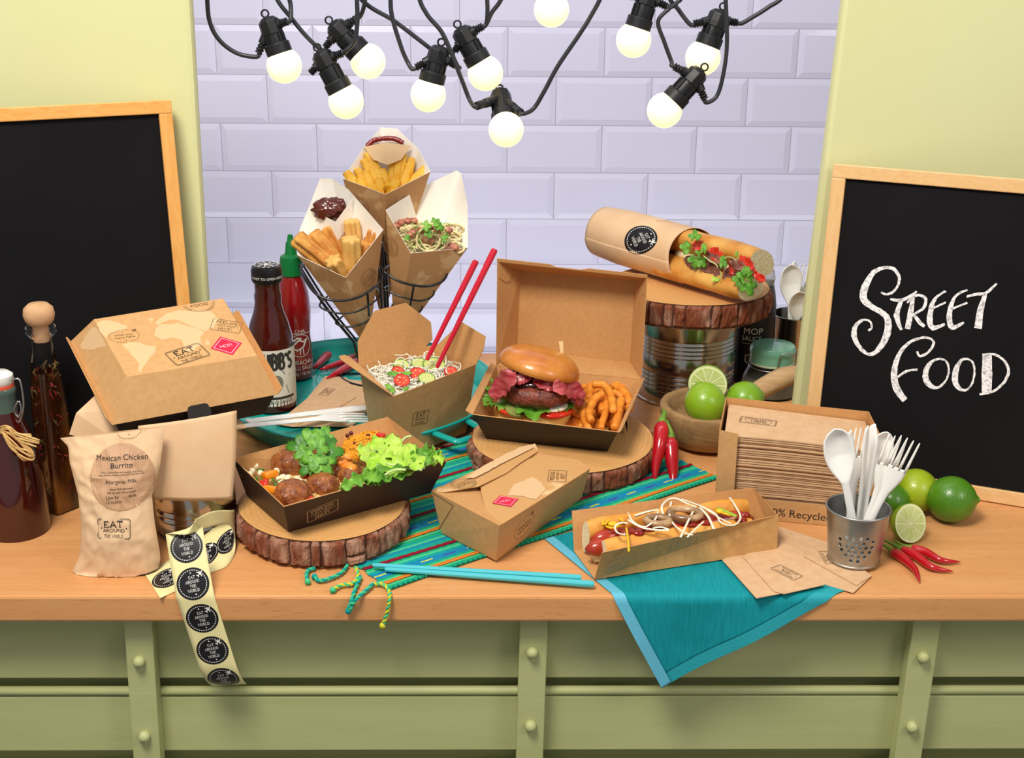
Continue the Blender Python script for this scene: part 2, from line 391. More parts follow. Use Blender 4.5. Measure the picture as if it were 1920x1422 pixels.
def art_hot(fill, line):
    d = D2(); P = [(-.5, -.5), (.5, -.5), (.5, .5), (-.5, .5)]
    d.rect(-.5, -.5, .5, .5, fill, 3, 3); d.l = 1; d.stroke([(x*.8, y*.8) for x, y in P], .03, line, True)
    e = D2(); e.text('H', -.2, -.1, .2, line); e.text('O', -.03, -.1, .2, line); e.text('T', .13, -.1, .2, line); e.text('!', .23, -.1, .2, line)
    a = math.radians(45); k = len(d.v)
    d.v += [(x*math.cos(a)-y*math.sin(a), x*math.sin(a)+y*math.cos(a), 1) for x, y, l in e.v]; d.f += [tuple(i+k for i in q) for q in e.f]; d.m += e.m; return d
def art_sticker(rings=6):
    d = D2(); d.disc(0, 0, .5, mi=0, n=36, rings=rings); d.l = 1; d.ring(0, 0, .42, .022, 1, dash=36)
    for i, t in enumerate(('EAT', 'AROUND', 'THE', 'WORLD')): d.slab(t, .0, .16-.135*i, .085, 1, .11, sx=.92)
    d.disc(-.02, .34, .022, mi=1, n=8); d.disc(.04, -.33, .022, mi=1, n=8); d.plane(.26, .27, .12, 45, 1); return d
LIFT = .00022
def decal(parent, name, art, O, U, N, w, mats, bvh=None, h=None, label=None, lift=LIFT, fn=None):
    """art (unit width) at O, U to the right, N the surface normal; with bvh, projected onto that surface along -N"""
    O = V(O); mb = MB(); miss = set()
    if fn is None:
        U = V(U).normalized(); N = V(N).normalized(); U = (U-N*U.dot(N)).normalized(); Q = N.cross(U)
    for x, y, l in art.v:
        if fn is not None: p, n = fn(x*w, y*w); p = p+n*(lift*(1+l))
        else:
            p = O+U*(x*w)+Q*(y*(h or w))
            if bvh is not None:
                r = bvh.ray_cast(p+N*.2, -N)
                if r[0] is not None: p = r[0]+N*(lift*(1+l)*1.3)
                else: miss.add(len(mb.v))
            else: p = p+N*(lift*(1+l))
        mb.v.append(p)
    keep = [i for i, f in enumerate(art.f) if not miss.intersection(f)]; mb.f = [list(art.f[i]) for i in keep]; mb.m = [art.m[i] for i in keep]
    return part(parent, name, mb, mats, label=label)
def bvh_of(mb): return BVHTree.FromPolygons([tuple(p) for p in mb.v], [tuple(f) for f in mb.f])
def nrm(a, b, c): 
    n = (V(b)-V(a)).cross(V(c)-V(a)).normalized()
    return n if n.dot(CP-V(a)) > 0 else -n
def decal_px(parent, name, art, quad, cpx, rpx, w, mats, h=None, bvh=None, label=None, lift=LIFT):
    """print on the flat face through quad[0..2]: centred where the photograph has it, right direction towards rpx"""
    n = nrm(*quad[:3]); O = hit(*cpx, V(quad[0]), n); U = hit(*rpx, V(quad[0]), n)-O
    return decal(parent, name, art, O, U, n, w, mats, bvh=bvh, h=h, label=label, lift=lift)
# ================================================================ SETTING
def structure(name, mb, mats, **k):
    o = single(name, mb, mats, k.pop('label', None), None, **k); o['kind'] = 'structure'; return o
floor_m = mat('floor_paint', '6E6A60', .7)
structure('floor', MB().box((-2.4, -2.6, -.95), (2.4, 1.25, -.93)), floor_m)
# tiled wall: every bevelled tile is a piece over a grout slab
tile_m = mat('lavender_tile_glaze', 'CDCDE6', .2, spec=.5, coat=.2); grout = mat('grout', 'A29EB2', .9)
WY = 1.15; TW, TH = .1671, .0840
wall = structure('wall_back', MB().box((-1.25, WY+.004, -.95), (1.30, WY+.06, 1.15)), grout, label='lavender white wall of bevelled brick tiles behind the counter')
def tile_mesh():
    mb = MB(); w, h, b, d = TW/2-.0007, TH/2-.0007, .0100, .0028
    o = [(-w,-h),(w,-h),(w,h),(-w,h)]; i = [(-w+b,-h+b),(w-b,-h+b),(w-b,h-b),(-w+b,h-b)]
    vs = [(x, .006, z) for x, z in o]+[(x, .002, z) for x, z in o]+[(x, .002-d, z) for x, z in i]
    mb.add(vs, [(0,1,5,4),(1,2,6,5),(2,3,7,6),(3,0,4,7),(4,5,9,8),(5,6,10,9),(6,7,11,10),(7,4,8,11),(8,9,10,11)])
    return mesh_of('tile', mb, tile_m, False, V((0, 0, 0)))
tm = tile_mesh(); zr0 = W(960, 144, WY).z; xr0 = W(682, 190, WY).x
for r in range(-5, 9):
    z = zr0-(r+.5)*TH+TH
    xo = xr0+(0 if r % 2 else TW/2-.001)
    for c in range(-5, 7):
        t = bpy.data.objects.new('tile', tm); link(t, wall); t.location = V((xo+(c+.5)*TW, WY+.002, z))-LOC[wall.name]
# pale green hut walls either side of the serving hatch
wall_m = mat('pale_green_paint', 'D5D59E', .45, col2='D8D9A5', nscale=3, bump=.04, bscale=30)
def side_wall(name, x_top, x_bot, sign, Y, lab):
    zt, zb = .80, .0006; p0, p1 = x_bot, x_top
    far = sign*1.3; mb = MB()
    b = [V((far, Y, zb)), V((p0, Y, zb)), V((p0, Y+.022, zb)), V((far, Y+.022, zb))]; t = [V((far, Y, zt)), V((p1, Y, zt)), V((p1, Y+.022, zt)), V((far, Y+.022, zt))]
    if sign > 0: b = [b[1], b[0], b[3], b[2]]; t = [t[1], t[0], t[3], t[2]]
    mb.hexa(b, t); return structure(name, mb, wall_m, bevel=.006, label=lab)
PY = .395
def xat(a, b, z):
    p, q = W(*a, PY), W(*b, PY); return p.x+(q.x-p.x)*(z-p.z)/(q.z-p.z)
side_wall('wall_left', xat((357, 0), (388, 560), .8), xat((357, 0), (388, 560), 0), -1, PY, 'pale green painted wall left of the hatch')
side_wall('wall_right', xat((1582, 0), (1497, 700), .8), xat((1582, 0), (1497, 700), 0), 1, PY, 'pale green painted wall right of the hatch')
# ---------------------------------------------------------------- worktop
def wood_mat(name, c1, c2, c3, ax='X', scale=1.0, rough=.42):
    if name in MATS: return MATS[name]
    m = mat(name, c1, rough, spec=.4); nt = m.node_tree; N = nt.nodes; L = nt.links; b = N['Principled BSDF']
    tc = N.new('ShaderNodeTexCoord'); mp = N.new('ShaderNodeMapping')
    mp.inputs['Scale'].default_value = {'X': (1.2*scale, 16*scale, 16*scale), 'Z': (16*scale, 16*scale, 1.2*scale), 'Y': (16*scale, 1.2*scale, 16*scale)}[ax]
    L.new(tc.outputs['Object'], mp.inputs[0])
    t = N.new('ShaderNodeTexNoise'); t.inputs['Scale'].default_value = 3; t.inputs['Detail'].default_value = 8; t.inputs['Distortion'].default_value = 1.2; L.new(mp.outputs[0], t.inputs['Vector'])
    r = N.new('ShaderNodeValToRGB'); e = r.color_ramp.elements; e[0].position = .3; e[1].position = .7; e[0].color = (*lin(c1), 1); e[1].color = (*lin(c2), 1); L.new(t.outputs[0], r.inputs[0])
    t2 = N.new('ShaderNodeTexNoise'); t2.inputs['Scale'].default_value = 48; t2.inputs['Detail'].default_value = 2; L.new(mp.outputs[0], t2.inputs['Vector'])
    r2 = N.new('ShaderNodeValToRGB'); r2.color_ramp.elements[0].position = .60; r2.color_ramp.elements[1].position = .85; L.new(t2.outputs[0], r2.inputs[0])
    mx = N.new('ShaderNodeMix'); mx.data_type = 'RGBA'; L.new(r2.outputs[0], mx.inputs[0]); L.new(r.outputs[0], mx.inputs[6]); mx.inputs[7].default_value = (*lin(c3), 1)
    L.new(mx.outputs[2], b.inputs['Base Color']); return m
beech = wood_mat('beech_wood', 'CD9058', 'D69C66', 'B0703E')
worktop = single('worktop', MB().box((-1.15, 0, -.0302), (1.15, .775, 0)), beech, 'beech wood worktop carrying all the street food', 'worktop', bevel=.003)
# ---------------------------------------------------------------- panelled counter front
green = mat('sage_green_paint', 'B1B47C', .5, col2='B7BA84', nscale=4, bump=.12, bscale=18, stretch=(1, 1, 6)); green_d = mat('sage_groove', '9A9D68', .6)
cf = thing('counter_front', 'sage green boarded counter front under the beech worktop', 'counter', (0, .05, -.93))
part(cf, 'backing_board', MB().box((-1.15, .058, -.93), (1.15, .075, -.0315)), green_d)
part(cf, 'top_rail', MB().box((-1.15, .036, -.046), (1.15, .058, -.0315)), green, bevel=.001)
for zt, zb in ((-.047, -.1225), (-.146, -.2155), (-.246, -.33), (-.36, -.45)):
    part(cf, 'board', MB().box((-1.15, .04, zb), (1.15, .057, zt)), green, bevel=.0012)
    part(cf, 'moulding', MB().tube([(-1.15, .043, zt+.006), (1.15, .043, zt+.006)], .0052, 10), green, smooth=True)
for (xa, ya), (xb, yb), knobs in (((232, 1173), (250, 1422), ((260, 1243), (270, 1384))), ((975, 1168), (968, 1422), ((998, 1226), (995, 1364))), ((1712, 1175), (1678, 1422), ((1732, 1235), (1711, 1366)))):
    a = W(xa, ya, .02); b = W(xb, yb, .02); zt = -.0315; zb = -.93
    sl = (b.x-a.x)/(b.z-a.z); xt = a.x+sl*(zt-a.z); xm = a.x+sl*(zb-a.z); w = .0295
    part(cf, 'post', MB().hexa([V((xm, .02, zb)), V((xm+w, .02, zb)), V((xm+w, .04, zb)), V((xm, .04, zb))], [V((xt, .02, zt)), V((xt+w, .02, zt)), V((xt+w, .04, zt)), V((xt, .04, zt))]), green, bevel=.0012)
    for kx, ky in knobs:
        p = W(kx, ky, .016); part(cf, 'knob', MB().lathe([(0, .0045), (.003, .0042), (.0055, .002), (.0064, -.001), (.0064, -.006), (.0, -.006)], frame(p, (0, -1, 0)), 18), green, smooth=True)
# ================================================================ CHALKBOARDS
pine_l = wood_mat('orange_pine', 'D99A4E', 'E5AC62', 'B5763A', 'X', 3); pine_r = wood_mat('pale_pine', 'D9AC72', 'E2BA85', 'BC8C58', 'X', 3)
slate = mat('blackboard_paint', '0E0D0F', .7, col2='121113', nscale=6, spec=.15)
def chalkboard(BL, U, Up, w, h, fw, wood, label):
    """BL bottom left, U along, Up upwards (unit vectors)"""
    Nn = U.cross(Up); 
    if Nn.y > 0: Nn = -Nn
    t = thing('chalkboard', label, 'chalkboard', BL)
    def bx(x0, x1, y0, y1, d0, d1):
        q = lambda x, y, d: BL+U*x+Up*y+Nn*d
        return MB().hexa([q(x0, y0, d0), q(x1, y0, d0), q(x1, y0, d1), q(x0, y0, d1)], [q(x0, y1, d0), q(x1, y1, d0), q(x1, y1, d1), q(x0, y1, d1)])
    part(t, 'slate', bx(fw*.5, w-fw*.5, fw*.5, h-fw*.5, -.012, -.005), slate)
    part(t, 'frame_rail', bx(0, w, 0, fw, -.014, 0), wood, bevel=.0012); part(t, 'frame_rail', bx(0, w, h-fw, h, -.014, 0), wood, bevel=.0012)
    for x in (0, w-fw):
        m = wood_mat(wood.name+'_upright', *({'orange_pine': ('D99A4E', 'E5AC62', 'B5763A'), 'pale_pine': ('D9AC72', 'E2BA85', 'BC8C58')}[wood.name]), 'Z', 3)
        part(t, 'frame_stile', bx(x, x+fw, fw, h-fw, -.014, .0003), m, bevel=.0012)
    return t, BL-Nn*.005, Nn
bl = V((.373, .318, .0012)); tl = V((.3945, .372, .379)); dU = V((.248, -.108, 0)).normalized()
br, sp0, sN = chalkboard(bl, dU, (tl-bl).normalized(), .46, (tl-bl).length, .0165, pine_r, 'framed blackboard chalked with street food lettering, leaning on the right wall')
# chalk lettering, stroke by stroke, on the board's own plane
chalk = mat('chalk', 'F0EDEC', .9, col2='9E9A9C', nscale=300, lo=.45, hi=.7)
def zz(p): return hit(1500+p[0]/2.1216, 290+p[1]/2.1216, sp0, sN)
LET = [([(322,548),(345,556),(372,545),(392,515),(394,485),(372,455),(335,450),(292,470),(258,530),(254,575),(285,605),(325,628),(350,660),(345,720),(310,778),(275,795),(238,768),(215,718),(225,678),(252,658),(278,663),(286,688),(272,700)], [8,9,10,10,12,14,12,20,28,28,22,22,26,28,20,12,16,22,16,9,8,9,8]),
 ([(358,575),(400,580),(440,562),(465,545)], [7,13,11,7]), ([(404,580),(385,640),(404,698)], [12,24,10]),
 ([(450,560),(440,630),(428,694)], [13,22,22]), ([(425,590),(462,560),(499,572),(492,610),(452,636)], [8,10,13,12,8]), ([(452,636),(476,668),(496,684)], [11,16,12]),
 ([(580,543),(545,565),(525,600),(516,655),(530,690),(577,674)], [8,10,18,24,20,8]), ([(522,615),(580,588)], [8,8]),
 ([(666,538),(622,560),(602,600),(594,650),(606,688),(652,668)], [8,10,18,22,20,8]), ([(600,615),(666,590)], [8,8]),
 ([(662,566),(700,556),(740,550),(782,513)], [8,12,11,8]), ([(738,552),(718,620),(708,692)], [14,27,31]),
 ([(466,783),(478,802),(512,785),(532,752),(518,732),(480,730),(432,750),(392,800),(374,870),(385,930),(418,978)], [9,10,10,10,9,10,12,18,25,28,24]), ([(384,888),(425,862),(468,855)], [9,10,8]),
 ([(560,812),(530,820),(505,850),(500,890),(520,920),(550,926),(580,900),(592,860),(584,825),(560,812)], [8,11,20,24,20,10,8,8,8,8]),
 ([(664,812),(640,820),(620,860),(618,905),(636,932),(662,936),(686,908),(694,862),(686,825),(664,812)], [8,12,24,24,16,8,8,8,8,8]),
 ([(744,796),(744,870),(742,950)], [36,42,36]), ([(726,796),(775,796),(812,820),(830,860),(812,905),(770,942),(714,954)], [8,9,10,13,11,9,10])]
cb = MB(); sc_px = .0
for pts, ws in LET:
    d = D2(); P = smooth_path([(x, y, 0) for x, y in pts], 5); WW = []
    n = len(pts)
    for i in range(n-1):
        for j in range(5): WW.append(ws[i]+(ws[i+1]-ws[i])*j/5)
    WW.append(ws[-1])
    d.stroke([(p.x, p.y) for p in P], WW)
    cb.add([zz((x+random.uniform(-1, 1), y+random.uniform(-1, 1)))+sN*.0004 for x, y, l in d.v], d.f)
part(br, 'chalk_lettering', cb, chalk, label='white chalk lettering reading Street Food')
TR = V((-.3885, .368, .450)); BR = V((-.368, .316, .0012)); dL = V((.93, .368, 0)).normalized(); upL = (TR-BR).normalized()
chalkboard(BR-dL*.6, dL, upL, .6, (TR-BR).length, .0155, pine_l, 'blank framed blackboard leaning on the left wall behind the bottles')
# ================================================================ WOOD SLICES
bark_m = mat('pine_bark', '78402A', .85, col2='A9826C', nscale=70, stretch=(1, 1, .3), bump=1.0, bscale=190, lo=.42, hi=.68, spec=.2)
def ring_mat():
    m = mat('slice_face', 'D9AE70', .6, spec=.3); nt = m.node_tree; N = nt.nodes; L = nt.links; b = N['Principled BSDF']
    tc = N.new('ShaderNodeTexCoord'); w = N.new('ShaderNodeTexWave'); w.wave_type = 'RINGS'; w.rings_direction = 'Z'; w.inputs['Scale'].default_value = 55; w.inputs['Distortion'].default_value = 5; w.inputs['Detail'].default_value = 3; w.inputs['Detail Scale'].default_value = 1.5
    L.new(tc.outputs['Object'], w.inputs['Vector']); r = N.new('ShaderNodeValToRGB'); r.color_ramp.elements[0].color = (*lin('D29A5C'), 1); r.color_ramp.elements[1].color = (*lin('D8A668'), 1)
    L.new(w.outputs[0], r.inputs[0]); L.new(r.outputs[0], b.inputs['Base Color']); return m
face_m = ring_mat()
def wood_slice(c, r, z0, z1, label, seed, sq=1.0):
    t = thing('wood_slice', label, 'wood slice', (c[0], c[1], z0)); n = 216; h = z1-z0
    def R(a): return r*(1+.02*math.sin(2*a+seed)+.012*math.sin(3*a+seed*2)+.006*noise.noise(V((math.cos(a)*3, math.sin(a)*3, seed))))
    k = random.Random(seed); cuts = [0]; 
    while cuts[-1] < 2*PI-.12: cuts.append(cuts[-1]+k.uniform(.10, .34))
    cuts[-1] = 2*PI
    # bark plates, each a proud curved piece with recessed joints
    for a, b in zip(cuts, cuts[1:]):
        zs = [z0+k.uniform(0, .001)]
        if h > .02 and k.random() < .22: zs.append(z0+h*k.uniform(.3, .7))
        zs.append(z1-k.uniform(.0, .0012))
        for lo, hi in zip(zs, zs[1:]):
            g = .003; pr = k.uniform(.0, .0030); mb = MB(); nu = max(4, int((b-a)/.022)); nv = 8
            def fn(u, v, out=True):
                e = (b-a); aa = a+g+(e-2*g)*u+.016*noise.noise(V((v*2, a*9, seed))); zz_ = lo+.0004+(hi-lo-.0008)*v+.0012*noise.noise(V((u*3, a*7, seed+5)))
                edge = min(1, min(u, 1-u)*5, min(v, 1-v)*6)
                rr = R(aa)-.0075+(.0045+pr)*edge**.5+.003*noise.noise(V((aa*22, zz_*70, seed)))*edge+.0016*noise.noise(V((aa*60, zz_*120, seed)))
                return V((c[0]+rr*math.cos(aa), c[1]+rr*sq*math.sin(aa), min(z1-.0002, max(z0+.0002, zz_))))
            part(t, 'bark_plate', mb.grid(fn, nu, nv), bark_m)
    def core(u, v):
        a = 2*PI*u; rr = R(a)-.0066; return V((c[0]+rr*math.cos(a), c[1]+rr*sq*math.sin(a), z0+h*v))
    part(t, 'inner_bark', MB().grid(core, 120, 1, cu=True), mat('inner_bark', '4A2A1C', .9))
    f = MB(); ring = [V((c[0]+(R(2*PI*i/120)-.0062)*math.cos(2*PI*i/120), c[1]+(R(2*PI*i/120)-.0062)*sq*math.sin(2*PI*i/120), z1)) for i in range(120)]
    f.add([V((c[0], c[1], z1))]+ring, [(0, 1+i, 1+(i+1) % 120) for i in range(120)])
    f.add([p-V((0, 0, h)) for p in ring]+[V((c[0], c[1], z0))], [(120, (i+1) % 120, i) for i in range(120)])
    part(t, 'cut_face', f, face_m); return t
S1 = (-.204, .152); S2 = (.078, .362); S3 = (.266, .606)
wood_slice(S1, .0995, .0022, .034, 'bark-edged wood slice under the salad tray', 3)
wood_slice(S2, .123, .0022, .030, 'bark-edged wood slice under the open burger box', 5)
wood_slice(S3, .115, .1275, .162, 'bark-edged wood slice on a tin can under the wrapped baguette', 8)
# ================================================================ TINS
def tin(c, r, h, label, ridges):
    pr = [(0, .0003), (r-.001, .0003), (r+.0012, .0012), (r+.0012, .003), (r, .0045)]
    zs = .0045
    for a, b in ridges:
        n = int((b-a)/.006)
        for i in range(n):
            z = a+(b-a)*i/n; w = (b-a)/n; pr += [(r, z), (r-.0012, z+w*.35), (r-.0012, z+w*.5), (r+.0003, z+w*.8)]
    pr += [(r, h-.0045), (r+.0012, h-.003), (r+.0012, h-.0004), (r-.001, h-.0004), (r-.0015, h-.003), (0, h-.003)]
    t = thing('tin_can', label, 'tin can', (*c, 0)); part(t, 'body', MB().lathe(pr, Matrix.Translation((*c, 0)), 72), steel, smooth=True, auto=.6); 
    a = math.radians(-75); part(t, 'seam', MB().box((r-.0005, -.001, .005), (r+.0008, .001, h-.005), Matrix.Translation((*c, 0)) @ Matrix.Rotation(a, 4, 'Z')), steel); return t
tin(S3[:1]+(.600,), .070, .127, 'large shiny ribbed tin can holding up a wood slice', ((.018, .05), (.07, .1)))
tin((-.347, .160), .0445, .1195, 'shiny ribbed tin can under the kraft sheets', ((.018, .038), (.065, .095)))
# ================================================================ CLOTHS
def mixc(*a): return [mat(n, c, .9, bump=.5, bscale=1400, spec=.15) for n, c in a]
runner_m = mixc(('yarn_green', '1FA478'), ('yarn_blue', '1B86AE'), ('yarn_teal', '16A09C'), ('yarn_mint', '4CC489'), ('yarn_red', '8E1730'), ('yarn_orange', 'D27A28'), ('yarn_yellow', 'D8D23A'), ('yarn_purple', '4A3A9A'), ('yarn_dark', '0E7F72'))
RO = V((-.12, .012, 0)); RX = V((.389, .283, 0)); RLEN = RX.length; RX.normalize(); RN = V((-RX.y, RX.x, 0)); RW = .285
rt = thing('table_runner', 'striped turquoise woven table runner with knotted fringe under the slices', 'table runner', RO)
unit = [(0, .0055), (3, .004), (5, .006), (3, .004), (0, .004), (1, .005), ('d', .0022), (1, .005), (2, .005), (3, .004), (0, .004), (4, .0055), (0, .004), (2, .006), (1, .004), (3, .004), (2, .004)]
mb = MB(); y = 0; first = True; nx = 130; ii = 0
while y < RW:
    c, w = unit[ii % len(unit)]; ii += 1; hh = .0018+(.0011 if c in (4, 5) or y == 0 else 0)
    if y == 0: w = .006
    def fn(u, v, y=y, w=w, hh=hh):
        wob = .0016*math.sin(u*9+y*40)
        return RO+RX*(u*RLEN+ .001*math.sin(y*300))+RN*(min(RW, y+w*v)+wob)+V((0, 0, hh*(.75 if v in (0, 1) else 1)+.0002*math.sin(u*260)))
    if c == 'd':
        k0 = len(mb.f); mb.grid(fn, nx, 2, 1)
        for k in range(nx):
            ph = (k//2) % 8
            for r in (0, 1):
                mb.m[k0+r*nx+k] = 6 if ph in (0, 1) else 7 if ph in (4, 5) else 1
    else: mb.grid(fn, nx, 2, c if isinstance(c, int) else 1)
    y += w
part(rt, 'woven_cloth', mb, runner_m, smooth=False)
hm = MB()
for k in range(150):
    p = RO+RX*(RLEN*(k+.5)/150)+RN*.0016*math.sin(k/150*9)+V((0, 0, .0022)); hm.ball(p, (.0021, .0016, .0016), 6, 4, Matrix.Rotation(math.radians(60+36), 3, 'Z').to_4x4(), 8 if k % 2 else 0)
part(rt, 'braided_hem', hm, runner_m, smooth=True)
def tassel(pts, cols):
    P = smooth_path(pts, 10); mb = MB(); 
    for s in range(2):
        Q = []
        for i, p in enumerate(P):
            t = (P[min(i+1, len(P)-1)]-P[max(i-1, 0)]).normalized(); a = t.orthogonal().normalized(); a = V((0, 0, 1))-t*t.z; a = a.normalized() if a.length > .1 else V((0, -1, 0))-t*(-t.y); a.normalize(); b = t.cross(a)
            th = i*.95+PI*s; Q.append(p+(a*math.cos(th)+b*math.sin(th))*.0011)
        mb.tube(Q, .0013, 6, mi=cols[s])
    mb.ball(P[-1], .0034, 8, 6, mi=cols[0], amp=.3, freq=3)
    part(rt, 'tassel', mb, runner_m, smooth=True)
def tp(x, y, z=.0042): return G(x, y, z) if y < 1116 else W(x, y, -.0055)
for pts, c in (([(652,1060),(641,1074),(619,1085),(599,1089),(590,1082)], (2, 3)), ([(590,1066),(578,1070),(575,1080),(577,1091)], (3, 2)), ([(667,1064),(672,1080),(661,1095),(640,1098),(624,1107)], (3, 6)), ([(677,1082),(667,1103),(659,1127),(653,1146)], (2, 3)), ([(700,1095),(685,1109),(670,1122),(656,1140)], (3, 2)), ([(703,1095),(720,1097),(730,1110),(730,1127),(725,1152),(717,1174)], (6, 3))):
    tassel([tp(*p) for p in pts], c)
# teal napkin hanging over the front edge
teal_c = mat('teal_linen', '0D858E', .75, col2='12919B', nscale=14, stretch=(30, 3, 3), bump=.25, bscale=90, spec=.2)
hem_b = mat('pale_blue_ribbon', '5FB4CE', .6, bump=.3, bscale=900); hem_t = mat('teal_hem', '1C9AA5', .75, bump=.4, bscale=700)
def fold(p):
    x, yy = p.x, p.y; r = .005; zt = .0013
    if yy > r: return V((x, yy, zt))
    if yy > r-PI*r/2: a = (r-yy)/r; return V((x, r-(r+zt)*math.sin(a), -r+(r+zt)*math.cos(a)))
    d = -(yy-(r-PI*r/2)); return V((x, -zt-.0006-.05*d+.004*math.sin(x*40)*min(1, d*20), -r-d))
T0 = V((.166, -.1045, 0)); L1 = V((.046, .1285, 0)); R1 = V((.3615, .0145, 0)); ea = L1-T0; eb = R1-T0
tn = thing('cloth_napkin', 'teal linen napkin with pale blue ribbon edge hanging over the counter', 'napkin', (.2, .05, .001))
for nm, u0, u1, v0, v1, m, dz in (('linen', .05, .96, .05, 1, teal_c, 0), ('ribbon_hem', 0, .05, 0, 1, hem_b, .0003), ('stitched_hem', .05, 1, 0, .05, hem_t, .0002)):
    part(tn, nm, MB().grid(lambda u, v: fold(T0+eb*(u0+(u1-u0)*u)+ea*(v0+(v1-v0)*v)*.86/1 if False else T0+eb*(u0+(u1-u0)*u)+ea*((v0+(v1-v0)*v)*(1 if (u0+(u1-u0)*u) < .3 else 1)))+V((0, 0, dz)), 70, 110), m, smooth=True, thick=.0006, off=0)
# turquoise tray
TC = V((-.196, .548, 0)); RXY = (.190, .206)
tr = thing('round_tray', 'round turquoise enamel tray with pierced rim and loop handles', 'tray', TC)
def tray_prof(k): return [(0, .0035), (.86, .0035), (.905, .005), (.95, .022), (.985, .030), (1.0, .0305), (1.005, .028), (.965, .018), (.91, .0012), (0, .0006)][k]
tmb = MB(); n = 96; pr = [tray_prof(k) for k in range(10)]
tmb.lathe([(r, z) for r, z in pr], Matrix.Translation(TC) @ Matrix.Diagonal((RXY[0], RXY[1], 1, 1)), n)
part(tr, 'dish', tmb, teal, smooth=True, auto=.7)
rim = [TC+V((RXY[0]*1.0*math.cos(2*PI*i/n), RXY[1]*1.0*math.sin(2*PI*i/n), .030)) for i in range(n)]
part(tr, 'rolled_rim', MB().tube(rim, .0022, 8, closed=True), teal, smooth=True)
dots = MB()
for k in range(-20, 20):
    for row in range(3):
        a = 2*PI*(k+.5*(row % 2))/40+.0; rr = .72+.04*row
        p = TC+V((RXY[0]*rr*math.cos(a), RXY[1]*rr*math.sin(a), .0036)); dots.lathe([(0, .0009), (.0016, .0006), (.0024, -.0002)], Matrix.Translation(p), 8)
part(tr, 'embossed_dots', dots, teal, smooth=True, stuff=True)
vein = MB()
for k in range(14):
    a = 2*PI*k/14; pts = [TC+V((RXY[0]*r*math.cos(a+.25*math.sin(r*5)), RXY[1]*r*math.sin(a+.25*math.sin(r*5)), .0036)) for r in (.15, .3, .45, .58, .68)]
    vein.tube(smooth_path(pts, 4), .0012, 6)
part(tr, 'embossed_leaf_veins', vein, teal, smooth=True)
for ang in (-46, 128):
    a = math.radians(ang); c = TC+V((RXY[0]*math.cos(a), RXY[1]*math.sin(a), 0)); d = V((math.cos(a), math.sin(a), 0)); s = V((-d.y, d.x, 0)); k = 1 if ang < 0 else .35
    pts = [c+s*-.03-d*.001+V((0, 0, .026)), c+s*-.026+d*.026*k+V((0, 0, .024)), c+s*-.02+d*.036*k+V((0, 0, .023)), c+s*.02+d*.036*k+V((0, 0, .023)), c+s*.026+d*.026*k+V((0, 0, .024)), c+s*.03-d*.001+V((0, 0, .026))]
    part(tr, 'handle', MB().tube(smooth_path(pts, 5), .0058, 8, flat=.6), teal, smooth=True)
# ================================================================ CARTONS
def tub(t, rimq, baseq, mats, walls=(0, 1, 2, 3), name='carton', thick=.0009):
    P = [[rimq[i], rimq[(i+1) % 4], baseq[(i+1) % 4], baseq[i]] for i in walls]+[list(baseq)]
    c = sum(rimq, V((0, 0, 0)))/4
    return card(t, name, P, mats, thick=thick, centre=c)
def clipped(art, O, U, N, w, quad):
    return art
# --- salad tray on the front slice
st = thing('salad_tray', 'dark card tray of meatballs and salad on the front wood slice', 'food tray', G(541, 998, .0345))
rq = [G(436, 860, .081), G(532, 951, .081), G(838, 865, .081), G(727, 782, .081)]
bq = [G(463, 930, .0350), G(541, 998, .0350), G(807, 925, .0350)]; bq.append(bq[0]+bq[2]-bq[1]); SAL_R, SAL_B = rq, bq
tub(st, rq, bq, [brn_card, kraft_in])
decal_px(st, 'printed_stamp', art_feeling(), [rq[1], rq[2], bq[1]], (605, 958), (655, 936), .036, ink_tan)
decal_px(st, 'printed_roundel', art_wish(), [rq[1], rq[2], bq[1]], (789, 900), (820, 889), .036, ink_tan)
decal_px(st, 'printed_roundel', art_wish(), [rq[0], rq[1], bq[1]], (474, 932), (490, 950), .03, ink_tan)
d = D2(); d.text('Eat around the world . recycle me', 0, 0, .03); decal_px(st, 'printed_line', d, [rq[1], rq[2], bq[1]], (690, 958), (760, 938), .11, ink_tan)
# --- noodle pail on the tray
nb = thing('noodle_pail', 'tapered kraft noodle pail standing open on the turquoise tray', 'food carton', G(760, 815, .0056))
zr = .10; rq = [G(673, 684, zr), G(738, 744, zr), G(893, 683, zr), G(798, 650, zr)]; c = sum(rq, V())/4
bq = [V((c.x+(p.x-c.x)*.83, c.y-.002+(p.y-c.y)*.78, .0056)) for p in rq]; NOO_R, NOO_B = rq, bq
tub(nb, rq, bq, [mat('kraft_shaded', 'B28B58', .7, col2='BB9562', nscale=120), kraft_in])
pn = (rq[3]-rq[0]).cross(V((0, 0, 1))).normalized(); pn = (pn if pn.y < 0 else -pn); pn = (pn+V((0, 0, .22))).normalized()
hp = lambda x, y: hit(x, y, (rq[0]+rq[3])/2, pn)
fm = [kraft_in, kraft_in]
card(nb, 'back_flap', [[rq[0], hp(671, 641), hp(703, 583), hp(761, 568), hp(808, 604), hp(811, 637), rq[3]]], fm)
pn2 = (rq[2]-rq[3]).cross(V((0, 0, 1))).normalized(); pn2 = pn2 if pn2.y < 0 else -pn2; pn2 = (pn2+V((0, 0, .25))).normalized()
hp2 = lambda x, y: hit(x, y, (rq[2]+rq[3])/2, pn2)
card(nb, 'side_flap', [[rq[3], hp2(822, 645), hp2(865, 604), hp2(910, 631), hp2(907, 653), rq[2]]], fm)
card(nb, 'side_flap', [[rq[1], rq[0], G(655, 670, .104), G(645, 667, .106), G(635, 669, .107), G(640, 676, .106)]], fm)
